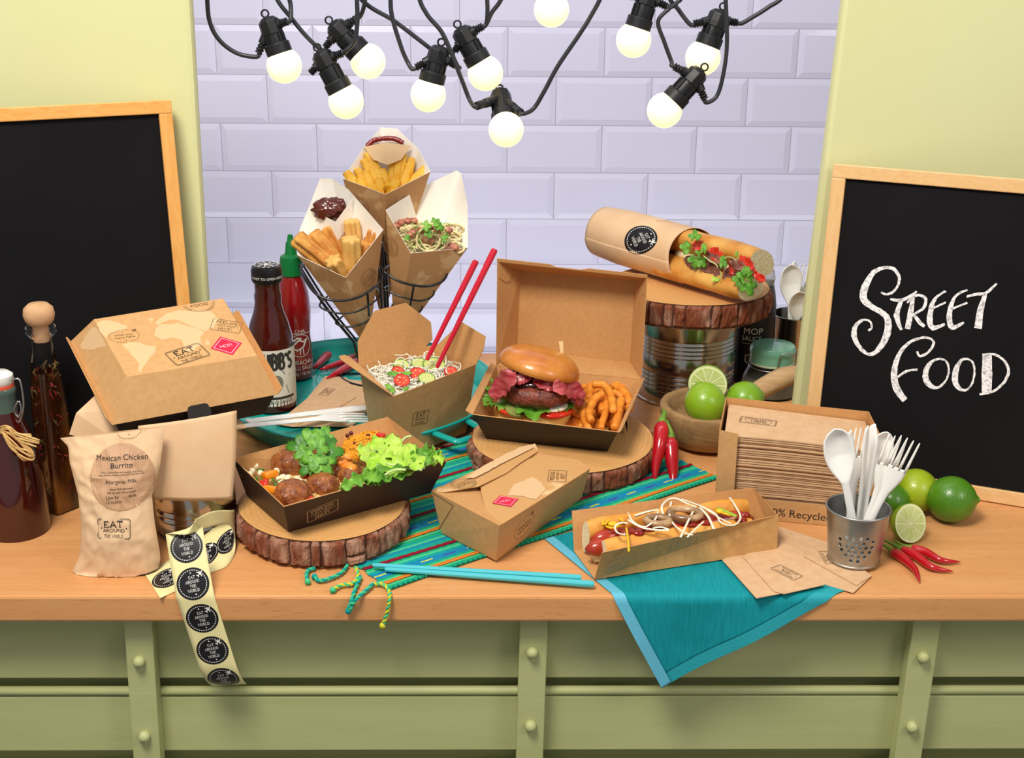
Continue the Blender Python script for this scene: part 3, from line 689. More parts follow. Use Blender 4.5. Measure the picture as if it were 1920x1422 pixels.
decal_px(nb, 'printed_stamp', art_eat(), [rq[1], rq[2], bq[1]], (788, 784), (815, 778), .03, ink_soft)
mp = D2(); mp.poly([(-.5, -.4), (-.3, .2), (.1, .45), (.45, .3), (.3, -.05), (0, -.1), (-.2, -.45)]); decal_px(nb, 'printed_map', mp, [rq[1], rq[2], bq[1]], (850, 735), (890, 722), .05, mat('land_on_kraft', 'C3A076', .7), lift=.0001) if False else None
# --- open burger box
bt = thing('burger_box', 'open burger box, black base and kraft lid, on the middle wood slice', 'food box', G(1025, 835, .0302))
zr = .075; rq = [G(886, 778, zr), G(1158, 811, zr), G(1203, 712, zr), G(930, 687, zr)]
f0, f1 = G(912, 823, .0303), G(1139, 847, .0303); bk = (rq[3]-rq[0])*.78
bq = [f0, f1, f1+(rq[2]-rq[1])*.72, f0+bk*.95]; BUR_R, BUR_B = rq, bq
tub(bt, rq, bq, [blk_card, kraft_in], name='base')
LTp, RTp = W(932, 490, .520), W(1214, 521, .462); d_ = .042
ip = [W(976, 508, .520+d_-.002), W(1191, 525, .462+d_+.004), W(1182, 681, .462+d_-.006), W(969, 655, .520+d_-.008)]
lid = [[LTp, RTp, ip[1], ip[0]], [RTp, rq[2], ip[2], ip[1]], [rq[2], rq[3], ip[3], ip[2]], [rq[3], LTp, ip[0], ip[3]], ip]
card(bt, 'lid', lid, [kraft, kraft_in], centre=(LTp+RTp+rq[2]+rq[3])/4)
up_ = V((0, -.25, 1)).normalized()*.0045; e = (RTp-LTp)
card(bt, 'lid_lip', [[LTp-e*.0, RTp, RTp+up_, LTp+e*.62+up_, LTp+e*.56+up_*.3, LTp+e*.40+up_*.3, LTp+e*.35+up_, LTp+up_]], [kraft, kraft_in])
# corner tucks of the lid
for a, b in ((LTp, rq[3]), (RTp, rq[2])):
    s = 1 if a is LTp else -1; o = V((.0012*s, -.0006, 0)); i0 = ip[0] if s > 0 else ip[1]
    dv = (b-a); wv = (i0-a)
    card(bt, 'corner_tuck', [[a+o, a+o+wv*.55, a+o+wv*.5+dv*.14, a+o+wv*.3+dv*.17, a+o+wv*.05+dv*.15]], [kraft_in, kraft_in], orient=False)
# rim flanges at the sides of the base
card(bt, 'side_flange', [[rq[0], rq[3], rq[3]+V((-.007, .002, .004)), rq[0]+V((-.009, .006, .003))]], [kraft_in, kraft_in])
card(bt, 'side_flange', [[rq[1], rq[2], rq[2]+V((.004, .0, .004)), rq[1]+V((.004, .001, .002))]], [kraft_in, kraft_in])
# --- closed kraft meal box in the middle
fb = thing('meal_box', 'closed kraft folding meal box with red hot sticker on the runner', 'food box', G(930, 1052, .0032))
zt = .052; tq = [G(809, 921, zt), G(936, 987, zt), G(1106, 880, zt), G(980, 840, zt)]; bq = [G(828, 1000, .0032), G(930, 1052, .0032), G(1090, 935, .0032)]; bq.append(bq[0]+bq[2]-bq[1])
tub(fb, tq, bq, [kraft, kraft_in])
dz = V((0, 0, -.0075)); inner = [bil(tq, .5, .5)+(p-bil(tq, .5, .5))*.985+dz for p in tq]
card(fb, 'end_flap', [[tq[0], tq[1], lerp(inner[1], inner[2], .42), lerp(inner[0], inner[3], .42)]], [kraft, kraft_in])
card(fb, 'end_flap', [[tq[2], tq[3], lerp(inner[3], inner[0], .42), lerp(inner[2], inner[1], .42)]], [kraft, kraft_in])
g = lambda x, y, z=.0524: G(x, y, z)
card(fb, 'top_flap', [[tq[1], g(913, 970, .0505), g(901, 914, .0520), g(925, 897), g(985, 862), g(1020, 853), g(1084, 862), tq[2]]], [kraft_print, kraft_in])
card(fb, 'top_flap', [[tq[0], tq[3], g(1003, 832, .0535), g(1010, 846, .0545), g(975, 868, .0545), g(951, 886, .0540), g(898, 912, .0548), g(832, 923, .0535)]], [kraft_print, kraft_in])
TQ = [V((p.x, p.y, .0525)) for p in tq]; TQ2 = [V((p.x, p.y, .0548)) for p in tq]
def zoomer(s, ox, oy): return lambda x, y: (ox+x/s, oy+y/s)
z4 = zoomer(5.078, 780, 820)
decal_px(fb, 'printed_roundel', art_food(), TQ2, z4(450, 438), z4(560, 405), .029, ink_soft, lift=.0004)
decal_px(fb, 'hot_sticker', art_hot(0, 1), TQ, z4(852, 610), z4(950, 628), .0225, [red_stk, pink_stk])
decal_px(fb, 'printed_stamp', art_feeling(), TQ, z4(1345, 370), z4(1352, 300), .031, ink_soft)
decal_px(fb, 'printed_roundel', art_wish(), [tq[1], tq[2], bq[1]], z4(1030, 850), z4(1070, 810), .036, ink_soft)
# --- hot dog tray, open at its left end
ht = thing('hotdog_tray', 'long kraft hot dog tray lying on the teal napkin', 'food tray', G(1115, 1087, .0032))
zr = .0428; zb = .0032; q = dict(FL=G(1129, 1037, zr), FR=G(1459, 967, zr), BR=G(1412, 914, zr), BL=G(1072, 958, zr), fl=G(1115, 1087, zb), fr=G(1457, 1034, zb), bl=G(1076, 1034, zb))
q['br'] = q['fr']+q['bl']-q['fl']; HOT = q
kraft_hot = mat('kraft_golden', 'B98C55', .7, col2='C3965E', nscale=140, spec=.25)
card(ht, 'carton', [[q['FL'], q['FR'], q['fr'], q['fl']], [q['FR'], q['BR'], q['br'], q['fr']], [q['BR'], q['BL'], q['bl'], q['br']], [q['fl'], q['fr'], q['br'], q['bl']]], [kraft_hot, kraft_in], centre=(q['FL']+q['BR'])/2)
hq = [q['FL'], q['FR'], q['fl']]
for art, c, r, w in ((art_food(), (1156, 1061), (1176, 1056), .026), (art_eat(), (1281, 1024), (1306, 1017), .032), (art_wish(), (1401, 1022), (1421, 1017), .028)): decal_px(ht, 'printed_stamp', art, hq, c, r, w, ink_pale)
# --- napkin dispenser box
nx_ = thing('napkin_box', 'open kraft dispenser box holding a stack of recycled napkins', 'napkin box', G(1338, 967, .0004))
FL, FR = G(1338, 967, .0005), G(1640, 994, .0005); BLt, BRt = G(1361, 745, .108), G(1629, 772, .108); hgt = .108
BL, BR = V((BLt.x, BLt.y, .0005)), V((BRt.x, BRt.y, .0005)); U_ = lambda p, z: V((p.x, p.y, z)); fx = (FR-FL).normalized()
card(nx_, 'carton', [[FL, BL, BLt, U_(FL, hgt)], [BL, BR, BRt, BLt], [BR, FR, U_(FR, hgt), BRt], [FL, FR, BR, BL]], [kraft, kraft_in], centre=(FL+FR+BLt+BRt)/4)
fw = .0215; fo = V((.0, -.0004, 0))
card(nx_, 'front_lip', [[FL, FR, U_(FR, .0255), U_(FL, .0255)]], [kraft, kraft_in], centre=(BL+BR)/2)
for a, s in ((FL, 1), (FR, -1)): card(nx_, 'corner_flange', [[U_(a, .0255), U_(a+fx*fw*s, .0255), U_(a+fx*fw*s, hgt-.003), U_(a, hgt)]], [kraft, kraft_in], centre=(BL+BR)/2)
d = D2(); d.text('100% Recycled', 0, -.36, .72, align=0)
decal_px(nx_, 'printed_words', d, [FL, FR, U_(FL, .0255)], (1425, 957), (1520, 967), .0135, ink)
NAPQ = [FL+fx*.006, FR-fx*.006, BR-fx*.004, BL+fx*.004]; rnd = random.Random(4); NN = 38; z0 = .0022; dzn = .098/NN
for i in range(NN):
    mb = MB(); o = rnd.uniform(-.0015, .0018); o2 = rnd.uniform(-.001, .001); zz0 = z0+i*dzn; fr = (FL-BL).normalized()
    def fn(u, v, zz0=zz0, o=o, i=i, o2=o2):
        p = bil([NAPQ[0], NAPQ[1], NAPQ[2], NAPQ[3]], u, .03+v*.94); bow = .0022*math.sin(u*PI)*(i/NN)
        return p-fr*(.003+o)*(1-v)+fx*o2+V((0, 0, zz0+bow*(1-v)-.006*u*(i/NN)*(1-v*.3)+ .0022*(i/NN)))
    mb.grid(fn, 6, 2); so = single('paper_napkin', mb, napkin_m, 'thin kraft napkin in the dispenser stack, '+ORD[NN-1-i]+' from the top' if i < NN-1 else 'topmost kraft napkin of the dispenser stack, stamped 100%', 'napkin', 'napkins stacked in the dispenser box', thick=dzn*.62)
decal_px(so, 'printed_stamp', art_100(), [so.location+V((0, 0, 0))]*0 or [bil(NAPQ, 0, .2)+V((0, 0, .1022)), bil(NAPQ, 1, .2)+V((0, 0, .1000)), bil(NAPQ, 0, .9)+V((0, 0, .1026))], (1422, 787), (1470, 793), .042, ink_soft, lift=.0004, bvh=bvh_of(mb))
# --- clamshell box tilted on the kraft sheets
cl = thing('clamshell_box', 'closed kraft clamshell box printed with a faded world map, tilted', 'food box', G(230, 800, .135))
A, B, C = G(176, 599, .235), G(238, 707, .200), G(482, 667, .200); D = hit(418, 560, A, nrm(A, B, C))
b_, c_, d_ = G(212, 797, .155), G(521, 740, .155), G(437, 590, .205); a_ = hit(133, 640, A, nrm(A, B, b_))
card(cl, 'lid', [[A, B, C, D], [A, B, b_, a_], [B, C, c_, b_], [C, D, d_, c_], [D, A, a_, d_]], [kraft, kraft_in])
ct = (A+C+a_+c_)/4
def strip(p, q, dv, nm): card(cl, nm, [[p, q, q+dv, p+dv]], [kraft, kraft_in], orient=False)
for p, q, s in ((a_, b_, -1), (d_, c_, 1)):
    m = (p+q)/2; topm = (A+B)/2 if s < 0 else (C+D)/2; ov = V((s*.006, -.001*s, .0075)); card(cl, 'side_lip', [[p, q, q+ov, lerp(q, p, .03)+ov, lerp(p, q, .03)+ov, p+ov*.6]], [kraft, kraft_in])
ins = lambda p, k, dz: V((ct.x+(p.x-ct.x)*k, ct.y+(p.y-ct.y)*k, p.z+dz))
ru = [ins(p, .965, -.001) for p in (a_, b_, c_, d_)]; rl = [ins(p, .86, -.024) for p in (a_, b_, c_, d_)]
tub(cl, ru, rl, [blk_card, kraft_in], name='base')
ftop = lerp(b_, c_, .5); nf = nrm(B, C, b_)
tabd = D2(); tabd.poly([(-.5, -.3), (.5, -.3), (.48, .02), (.40, .22), (.3, .27), (-.3, .27), (-.42, .22), (-.48, .02)]); decal_px(cl, 'locking_tab', tabd, [B, C, b_], (373, 771), (420, 762), .0265, blk_card, lift=.0003)
z3 = zoomer(3.95, 100, 540); TOP = [A, B, C, D]; nT = nrm(A, B, C)
def land(parent, quad, zf, pts, m, lift=.00012, name='printed_map'):
    n = nrm(*quad[:3]); mb = MB(); P = [hit(*zf(*p), V(quad[0]), n)+n*lift for p in pts]; k = random.Random(len(pts)); R = []
    for i in range(len(P)):
        a, b = P[i], P[(i+1) % len(P)]
        for t in (0, .2, .4, .6, .8): R.append(lerp(a, b, t)+V((k.uniform(-1, 1), k.uniform(-1, 1), 0))*.0006)
    R = [p-n*(p-V(quad[0])).dot(n)+n*lift for p in R]
    ax = (R[1]-R[0]).normalized(); ay = n.cross(ax); tri = tessellate_polygon([[V((p.dot(ax), p.dot(ay), 0)) for p in R]])
    mb.add(R, [t if (R[t[1]]-R[t[0]]).cross(R[t[2]]-R[t[0]]).dot(n) > 0 else t[::-1] for t in tri]); return part(parent, name, mb, m)
for pts in ([(745,350),(760,300),(800,268),(860,272),(925,262),(985,280),(1060,300),(1120,330),(1085,372),(1100,420),(1060,440),(1040,470),(985,470),(960,420),(950,385),(880,370),(800,385)],
            [(510,425),(560,402),(640,405),(700,430),(765,432),(750,480),(712,520),(690,560),(662,590),(650,628),(628,612),(632,560),(600,520),(560,470)],
            [(318,262),(370,240),(430,243),(490,262),(555,292),(520,310),(470,325),(420,335),(395,372),(365,350),(340,310)],
            [(800,262),(770,285),(755,262),(790,225),(840,190),(930,165),(1010,172),(1080,160),(1170,175),(1225,230),(1195,290),(1120,322),(1050,292),(985,272),(930,240),(865,235)], [(1130,392),(1150,390),(1160,408),(1145,432),(1132,422)], [(700,235),(730,220),(745,235),(720,250)]):
    land(cl, TOP, z3, pts, cream_land)
land(cl, [A, B, b_], z3, [(200,430),(240,350),(292,288),(325,300),(365,370),(395,430),(330,445),(290,462),(215,455)], cream_land)
cr = D2(); P_ = [hit(*q_, tq[0], nrm(tq[0], tq[1], bq[0])) for q_ in ((812, 925), (850, 949), (821, 996))]; n_ = nrm(tq[0], tq[1], bq[0])
for a_q, b_q in zip(P_, P_[1:]):
    s_ = (b_q-a_q).normalized().cross(n_)*.00035; part(fb, 'gusset_crease', MB().add([a_q-s_+n_*.0003, a_q+s_+n_*.0003, b_q+s_+n_*.0003, b_q-s_+n_*.0003], [(0, 1, 2, 3)]), ink_soft)
land(fb, TQ, z4, [(870,555),(930,450),(1020,420),(1060,395),(1110,380),(1150,400),(1190,430),(1235,500),(1190,545),(1150,590),(1080,585),(1030,565),(960,560)], cream_land)
land(fb, TQ2, z4, [(470,395),(560,330),(700,245),(850,165),(1000,95),(1100,72),(1120,105),(1010,160),(900,215),(800,262),(680,330),(560,392)], cream_land, lift=.00045)
decal_px(cl, 'printed_roundel', art_wish(), TOP, z3(525, 358), z3(620, 345), .032, ink_soft)
decal_px(cl, 'printed_stamp', art_eat(), TOP, z3(995, 492), z3(1100, 458), .042, ink)
decal_px(cl, 'printed_stamp', art_feeling(), TOP, z3(1282, 283), z3(1382, 298), .033, ink_soft)
decal_px(cl, 'hot_sticker', art_hot(0, 1), TOP, z3(1282, 430), z3(1357, 452), .026, [red_stk, pink_stk])
# half a roundel running off the back edge
d = D2(); 
for r, w in ((.5, .018), (.44, .012)): d.stroke([(r*math.cos(math.radians(a)), r*math.sin(math.radians(a))) for a in range(184, 357, 8)], w)
d.text('FOOD', 0, -.19, .15); decal_px(cl, 'printed_roundel', d, TOP, z3(1072, 112), z3(1150, 98), .036, ink_soft)
# --- kraft sheets draped over the small tin
ks = thing('kraft_sheets', 'pair of kraft greaseproof sheets draped over the small tin', 'paper', (-.35, .14, .06))
def drape(dx, dy, dz):
    tl, tr_ = W(258, 798, .100), W(443, 769, .150); b0, b1 = W(284, 935, .090), W(436, 936, .116)
    def fn(u, v):
        p = lerp(lerp(b0, tl, v), lerp(b1, tr_, v), u); n_ = V((.5, -.85, 0)); return p+n_*(.005*math.sin(v*PI*.9)+.004*math.sin(u*PI))+V((dx, dy, dz))
    return MB().grid(fn, 16, 24)
part(ks, 'sheet', drape(0, 0, 0), kraft_soft, smooth=True, thick=.0006); part(ks, 'sheet', drape(-.001, .0022, -.0024), kraft_soft, smooth=True, thick=.0006)
part(ks, 'sheet', MB().grid(lambda u, v: bil([V((-.400, .098, .1215)), V((-.285, .162, .1215)), V((-.335, .250, .131)), V((-.450, .205, .131))], u, v), 6, 6), kraft_soft, smooth=True, thick=.0006)
w_ = [W(130, 815, .112), W(143, 775, .116), W(188, 733, .145), W(250, 765, .13), W(300, 800, .112), W(250, 850, .104)]
part(ks, 'sheet', MB().poly(w_), kraft_soft, thick=.0006)
# ================================================================ PAPER BAG
bagm = mat('creased_kraft_bag', 'D9B48C', .7, col2='E0BF9A', nscale=12, bump=.25, bscale=60, spec=.3)
bg = thing('paper_bag', 'creased kraft burrito bag with round label leaning on the kraft sheets', 'paper bag', G(220, 1086, .0006))
LE = [(0, 140, 1089), (.05, 136, 1072), (.12, 150, 1040), (.3, 152, 985), (.5, 146, 925), (.75, 131, 870), (.92, 128, 838), (1, 113, 822)]
RE = [(0, 297, 1065), (.05, 301, 1050), (.12, 299, 1030), (.3, 290, 980), (.5, 285, 930), (.75, 301, 870), (.92, 306, 825), (1, 308, 800)]
def ev(E_, t):
    for (a, x, y), (b, x2, y2) in zip(E_, E_[1:]):
        if t <= b: k = (t-a)/(b-a); return x+(x2-x)*k, y+(y2-y)*k
    return E_[-1][1:]
def bagf(s, t, side):
    lx, ly = ev(LE, t); rx, ry = ev(RE, t); px, py = lx+(rx-lx)*s, ly+(ry-ly)*s+(4*math.sin(s*PI) if t < .04 else 0)
    th = max(0, math.sin(PI*min(1, max(0, s))))**.55*(.45+.55*min(1, t*4) if t < .25 else 1-.92*max(0, (t-.55)/.45)**1.6)
    Y = .050+.040*t
    p = W(px, py, Y)
    crease = .0016*noise.noise(V((s*6+t*3, t*9, 1)))+.0016*(1-abs(noise.noise(V((s*4-t*5, t*7+s*3, 4))))*2.2)+.0010*noise.noise(V((s*19, t*24, 2)))
    edge = min(1, min(s, 1-s)*8+.15)
    dep = .021*th+crease*edge
    d = (p-CP).normalized()
    q = p-V((0, 1, 0))*dep*(1 if side > 0 else -.45)
    q.z = max(q.z, .0006); return q
fr_ = MB().grid(lambda u, v: bagf(u, v, 1), 44, 56); bvh_bag = bvh_of(fr_)
fr_.grid(lambda u, v: bagf(1-u, v, -1), 20, 28); 
part(bg, 'bag', fr_, bagm, smooth=True)
nB = V((.05, -1, .12)).normalized(); oB = W(232, 905, .045)
def bagdecal(nm, art, px, py, w, m, ang=0, lift=.0003, par=None):
    O = hit(px, py, oB, nB); U = hit(px+20, py-20*math.tan(math.radians(ang)), oB, nB)-O; return decal(par or bg, nm, art, O, U, nB, w, m, bvh=bvh_bag, lift=lift)
lab = D2(); lab.disc(0, 0, .5, n=48, rings=14)
labp = bagdecal('round_label', lab, 222, 905, .066, mat('label_paper', 'B98F6C', .6), 2, .0004)
lab = D2()
for i in range(-14, 15):
    x = i/29; hh = math.sqrt(max(0, .235-x*x)); lab.rect(x-.004, -hh, x+.004, hh, ny=18)
bagdecal('label_pinstripes', lab, 222, 905, .066, mat('label_stripe', 'C69E7B', .6), 2, .0006, labp)
lab = D2(); lab.text('Mexican Chicken', 0, .26, .085); lab.text('Burrito', 0, .145, .085)
for y, t in ((.075, 'A flour tortilla filled with chicken, rice, beans,'), (.04, 'salsa, cheese, peppers, onions and soured cream'), (-.17, 'Keep Refrigerated'), (-.22, 'Eat on day of purchase')): lab.text(t, 0, y, .026 if y > 0 else .034)
lab.text('Allergens: Milk.', 0, -.075, .058); lab.text('Use by', -.14, -.30, .05); lab.text('00.00', .16, -.29, .035); lab.text('12.12.2020', -.12, -.375, .04)
bagdecal('label_lettering', lab, 222, 905, .066, ink, 2, .0008, labp)
bagdecal('printed_stamp', art_eat(), 212, 995, .034, ink, 0); 
d = D2(); d.stroke([(.5*math.cos(math.radians(a)), .4*math.sin(math.radians(a))) for a in range(185, 356, 8)], .012)
d = D2()
for k in range(17):
    a0 = 185+k*10; d.stroke([(.5*math.cos(math.radians(a)), .4*math.sin(math.radians(a))) for a in (a0, a0+3, a0+6)], .018)
d.text('were here', 0, -.12, .1, sx=1.2); d.disc(0, -.26, .02, n=8); bagdecal('printed_roundel', d, 226, 820, .028, ink_soft, 4)
# ================================================================ STICKER STRIP
rib_m = mat('cream_backing_paper', 'E6DBA0', .45, spec=.5); stk = mat('black_sticker', '17161A', .3, spec=.6)
hw = .0192
def fold2(x, y):
    """strip run: steep above the counter's front edge, then hanging straight, its end curling in"""
    zt = .0022; r = 0
    if y > 0: return V((x, -zt+.40*y+1.6*y*y, .90*y-.9*y*y))
    d = -y; d0 = .078; Rr = .050
    if d <= d0: return V((x, -zt, -d))
    an = (d-d0)/Rr; return V((x, -zt+Rr*(1-math.cos(an)), -d0-Rr*math.sin(an)))
q0 = V((W(346, 1012, .032).x, .070)); q1 = W(424, 1290, 0); q1 = V((q1.x, q1.z-.004)); sd = (q1-q0).normalized(); sn = V((sd.y, -sd.x)); sL = .192
ED = [(G(300, 1122, .0008), G(270, 1075, .0012)), (G(345, 1102, .0008), G(318, 1050, .006)), (G(392, 1076, .0008), G(372, 1012, .012)), (G(424, 1063, .0008), G(409, 985, .018)), (G(439, 1042, .0012), G(436, 972, .022)), (G(441, 1015, .010), G(440, 957, .034)), (G(436, 993, .024), G(433, 957, .046)), (G(424, 983, .036), G(412, 957, .056)), (G(404, 986, .048), G(392, 961, .066)),
      (G(376, 994, .056), G(374, 970, .071)), (G(350, 1003, .060), G(366, 976, .073))]
NE = len(ED); NU = 8
def frow(i):
    c_ = q0+sd*(sL*i/60); k_ = 0; e0, e1 = c_+sn*hw, c_-sn*hw; e0, e1 = (e0, e1) if e0.x < e1.x else (e1, e0)
    return [fold2(*lerp2(e0, e1, j/NU))+V((0, 0, k_)) for j in range(NU+1)]
def lerp2(p, q, t): r = p*(1-t)+q*t; return r.x, r.y
ED += [(frow(i)[0], frow(i)[-1]) for i in (0, 3)]
Lp = smooth_path([e[0] for e in ED], 8); Rp = smooth_path([e[1] for e in ED], 8)
ROWS = [[lerp(l_, r_, j/NU) for j in range(NU+1)] for l_, r_ in zip(Lp[:NE*8+1], Rp[:NE*8+1])]+[frow(i) for i in range(1, 61)]
nR = len(ROWS)
ss = thing('sticker_strip', 'curled cream strip of round black stickers hanging over the counter edge', 'sticker roll', G(331, 1108, .001))
part(ss, 'backing_strip', MB().grid(lambda u, v: ROWS[min(nR-1, int(round(v*(nR-1))))][min(NU, int(round(u*NU)))], NU, nR-1), rib_m, smooth=True, thick=.0002, off=0)
Cp = [r[NU//2] for r in ROWS]; AL = [0]
for a, b in zip(Cp, Cp[1:]): AL.append(AL[-1]+(b-a).length)
def rs(w, l):
    l = min(max(l, 0), AL[-1]-1e-6); i = max(k for k in range(nR-1) if AL[k] <= l); t = (l-AL[i])/max(1e-9, AL[i+1]-AL[i])
    wd = max(.012, (ROWS[i][-1]-ROWS[i][0]).length); f = min(max((.5+w/wd)*NU, 0), NU-1e-6); j = int(f); k = f-j
    p = lerp(lerp(ROWS[i][j], ROWS[i][j+1], k), lerp(ROWS[i+1][j], ROWS[i+1][j+1], k), t)
    n = (ROWS[i][j+1]-ROWS[i][j]).cross(ROWS[i+1][j]-ROWS[i][j]); return p, n.normalized()
def proj(p):
    v = p-CP; z = v.dot(fwd); return 960+F*v.dot(rgt)/z, 711-F*v.dot(upv)/z
lf = AL[NE*8]                     # where the straight front run starts
ls = [(AL[min(range(0, 14), key=lambda k: (V(proj(Cp[k]))-V((306, 1085))).length)], 0), (AL[min(range(8, 30), key=lambda k: (V(proj(Cp[k]))-V((392, 1046))).length)], 0), (AL[min(range(18, 44), key=lambda k: (V(proj(Cp[k]))-V((422, 1014))).length)], 0), *[(lf+.0175+.0388*k, 1) for k in range(5)]]
for l0, front in ls:
    l0 = min(max(l0, .0175), AL[-1]-.0172)
    if front:
        def fn(x, y, l0=l0): p, n = rs(x, l0-y); return p, (n if n.dot(CP-p) > 0 else -n)
    lo = 100 if front else 0
    if lo < 80:
        def fn(x, y, l0=l0):
            p, n = rs(-y if False else y, l0+x); return p, (n if n.dot(CP-p) > 0 else -n)
    decal(ss, 'sticker', art_sticker(14 if front else 6), (0, 0, 0), None, None, .0335, [stk, white_print], fn=fn, lift=.00035)
# ================================================================ KRAFT CUTLERY WALLETS AND LOOSE NAPKINS
def wallet(label, low, upper, z, stamp, mats=napkin_m):
    t = thing('kraft_wallet', label, 'paper wallet', G(*low[0], z))
    part(t, 'under_sheet', MB().poly(out_from(V((0, 0, -9)), [[G(*p, z) for p in low]])[0]), mats, thick=.0007); part(t, 'upper_sheet', MB().poly(out_from(V((0, 0, -9)), [[G(*p, z+.0011) for p in upper]])[0]), mats, thick=.0007)
    c, r, w = stamp; decal_px(t, 'printed_stamp', art_100(), [G(*p, z+.0011) for p in upper[:3]], c, r, w, ink_soft); return t
wallet('kraft cutlery wallet under the perforated steel pot', [(1462, 988), (1420, 1030), (1510, 1085), (1600, 1112), (1634, 1080), (1560, 1020)], [(1462, 988), (1440, 1012), (1520, 1050), (1606, 1098), (1634, 1080), (1560, 1020)], .0024, ((1553, 1046), (1562, 1062), .03))
wallet('kraft cutlery wallet beside the hot dog tray on the teal napkin', [(1354, 1050), (1418, 1122), (1460, 1114), (1545, 1097), (1482, 1010), (1440, 1000)], [(1393, 1044), (1451, 1109), (1470, 1114), (1545, 1097), (1482, 1010), (1440, 1000)], .0048, ((1475, 1074), (1448, 1060), .033))
wallet('kraft wallet lying on the turquoise tray beside the noodle pail', [(575, 752), (610, 707), (690, 716), (695, 765), (660, 800), (548, 800), (515, 795)], [(575, 748), (610, 705), (650, 708), (668, 745), (625, 770), (560, 795), (519, 793)], .0075, ((613, 735), (640, 712), .03))
# ================================================================ BOTTLES AND JARS
def dep(p): return (p-CP).dot(fwd)
def pprof(cx, Y, pts):
    """profile from the photograph: (half width, height) of a round vessel standing at depth Y"""
    r = []
    for hw, y in pts: p = W(cx, y, Y); r.append((hw*dep(p)/F, max(p.z, .0)))
    return r
def lathe_part(t, name, c, prof, m, n=40, smooth=True, a0=0, a1=2*PI, auto=.7, M=None):
    return part(t, name, MB().lathe(prof, M if M is not None else Matrix.Translation(c), n, a0=a0, a1=a1), m, smooth=smooth, auto=auto)
def wraptext(t, name, art, c, rfun, z0, w, m, ang=-90, lift=.0004):
    def fn(x, y):
        z = z0+y; r = rfun(z); a = math.radians(ang)+x/r; n = V((math.cos(a), math.sin(a), 0)); return V((c[0], c[1], 0))+n*r+V((0, 0, z)), n
    return decal(t, name, art, (0, 0, 0), None, None, w, m, fn=fn, lift=lift)
def rz(prof):
    def f(z):
        for (r0, a), (r1, b) in zip(prof, prof[1:]):
            if min(a, b) <= z <= max(a, b) and a != b: return r0+(r1-r0)*(z-a)/(b-a)
        return prof[-1][0]
    return f
sauce = mat('bbq_sauce', '4A120C', .12, spec=.6, coat=.6, col2='3A0D09', nscale=20); hotsauce = mat('hot_red_sauce', '8E0F14', .14, spec=.6, coat=.6)
label_m = mat('cream_label', 'D8D3C4', .55); lab_ink = mat('label_ink', '2E2B26', .6); grey_ink = mat('label_grey', '77746A', .6)
# barbecue sauce bottle
c = G(507, 776, .0056)+V((0, .031, 0)); bz = c.z; Y = c.y
sb = thing('sauce_bottle', 'dark barbecue sauce bottle with cream label and black lid on the tray', 'sauce bottle', c)
pr = pprof(507, Y, [(24, 528), (23.5, 545), (25.5, 552), (25, 566), (28, 582), (36, 604), (41.5, 626), (43.5, 645), (43.5, 760), (40, 772)]); pr = [(r, max(z, bz+.001)) for r, z in pr]; c0 = V((c.x, c.y, 0))
pr += [(pr[-1][0]-.004, bz), (0, bz)]; lathe_part(sb, 'glass_body', c0, pr, sauce)
cp = pprof(507, Y, [(0, 496), (22, 496), (27, 499), (29, 506), (29, 522), (27.5, 527), (24, 528)]); cp[0] = (0, cp[1][1]); lid_ = lathe_part(sb, 'lid', c0, cp, blk_gloss)
lz = W(507, 645, Y).z, W(507, 748, Y).z; R0 = rz(pr)(lz[0]-.004)+.0004
lbl_ = lathe_part(sb, 'paper_label', c0, [(R0, lz[1]), (R0, lz[0])], label_m, 60, a0=math.radians(-200), a1=math.radians(25), auto=None)
ang = math.degrees(math.atan2(CP.y-c.y, CP.x-c.x)); H_ = lz[0]-lz[1]
d = D2(); d.slab("STUBB'S", -.02, .17, .26, 0, .19, sx=.56)
d.poly([(-.22, .06), (.02, .12), (.30, .05), (.28, .02), (-.2, .0)], 1); d.poly([(-.06, .12), (.16, .13), (.2, .06), (-.1, .05)], 0); d.disc(.05, -.08, .11, .14, 1, 14); d.poly([(-.12, -.14), (.22, -.14), (.27, -.3), (-.18, -.3)], 0)
d.rect(-.34, -.375, .38, -.33, 0, 8, 1); d.text('BAR-B-Q SAUCE', .04, -.45, .06, 0)
wraptext(lbl_, 'label_print', d, (c.x, c.y), lambda z: R0, (lz[0]+lz[1])/2, H_, [lab_ink, grey_ink], ang+4)
d = D2(); d.ring(0, 0, .42, .05, 0, dash=14); d.disc(0, 0, .1, mi=0)
for k in range(7): a = 2*PI*k/7; d.stroke([(.14*math.cos(a), .14*math.sin(a)), (.33*math.cos(a+.3), .33*math.sin(a+.3))], .05, 0)
decal(lid_, 'lid_print', d, (c.x, c.y, cp[0][1]), (1, 0, 0), (0, 0, 1), cp[3][0]*1.8, white_print)
d = D2(); d.text('TWIST TO OPEN HERE', 0, -.4, .8); wraptext(lid_, 'lid_lettering', d, (c.x, c.y), lambda z: cp[3][0], (cp[3][1]+cp[5][1])/2, .0042, white_print, ang)
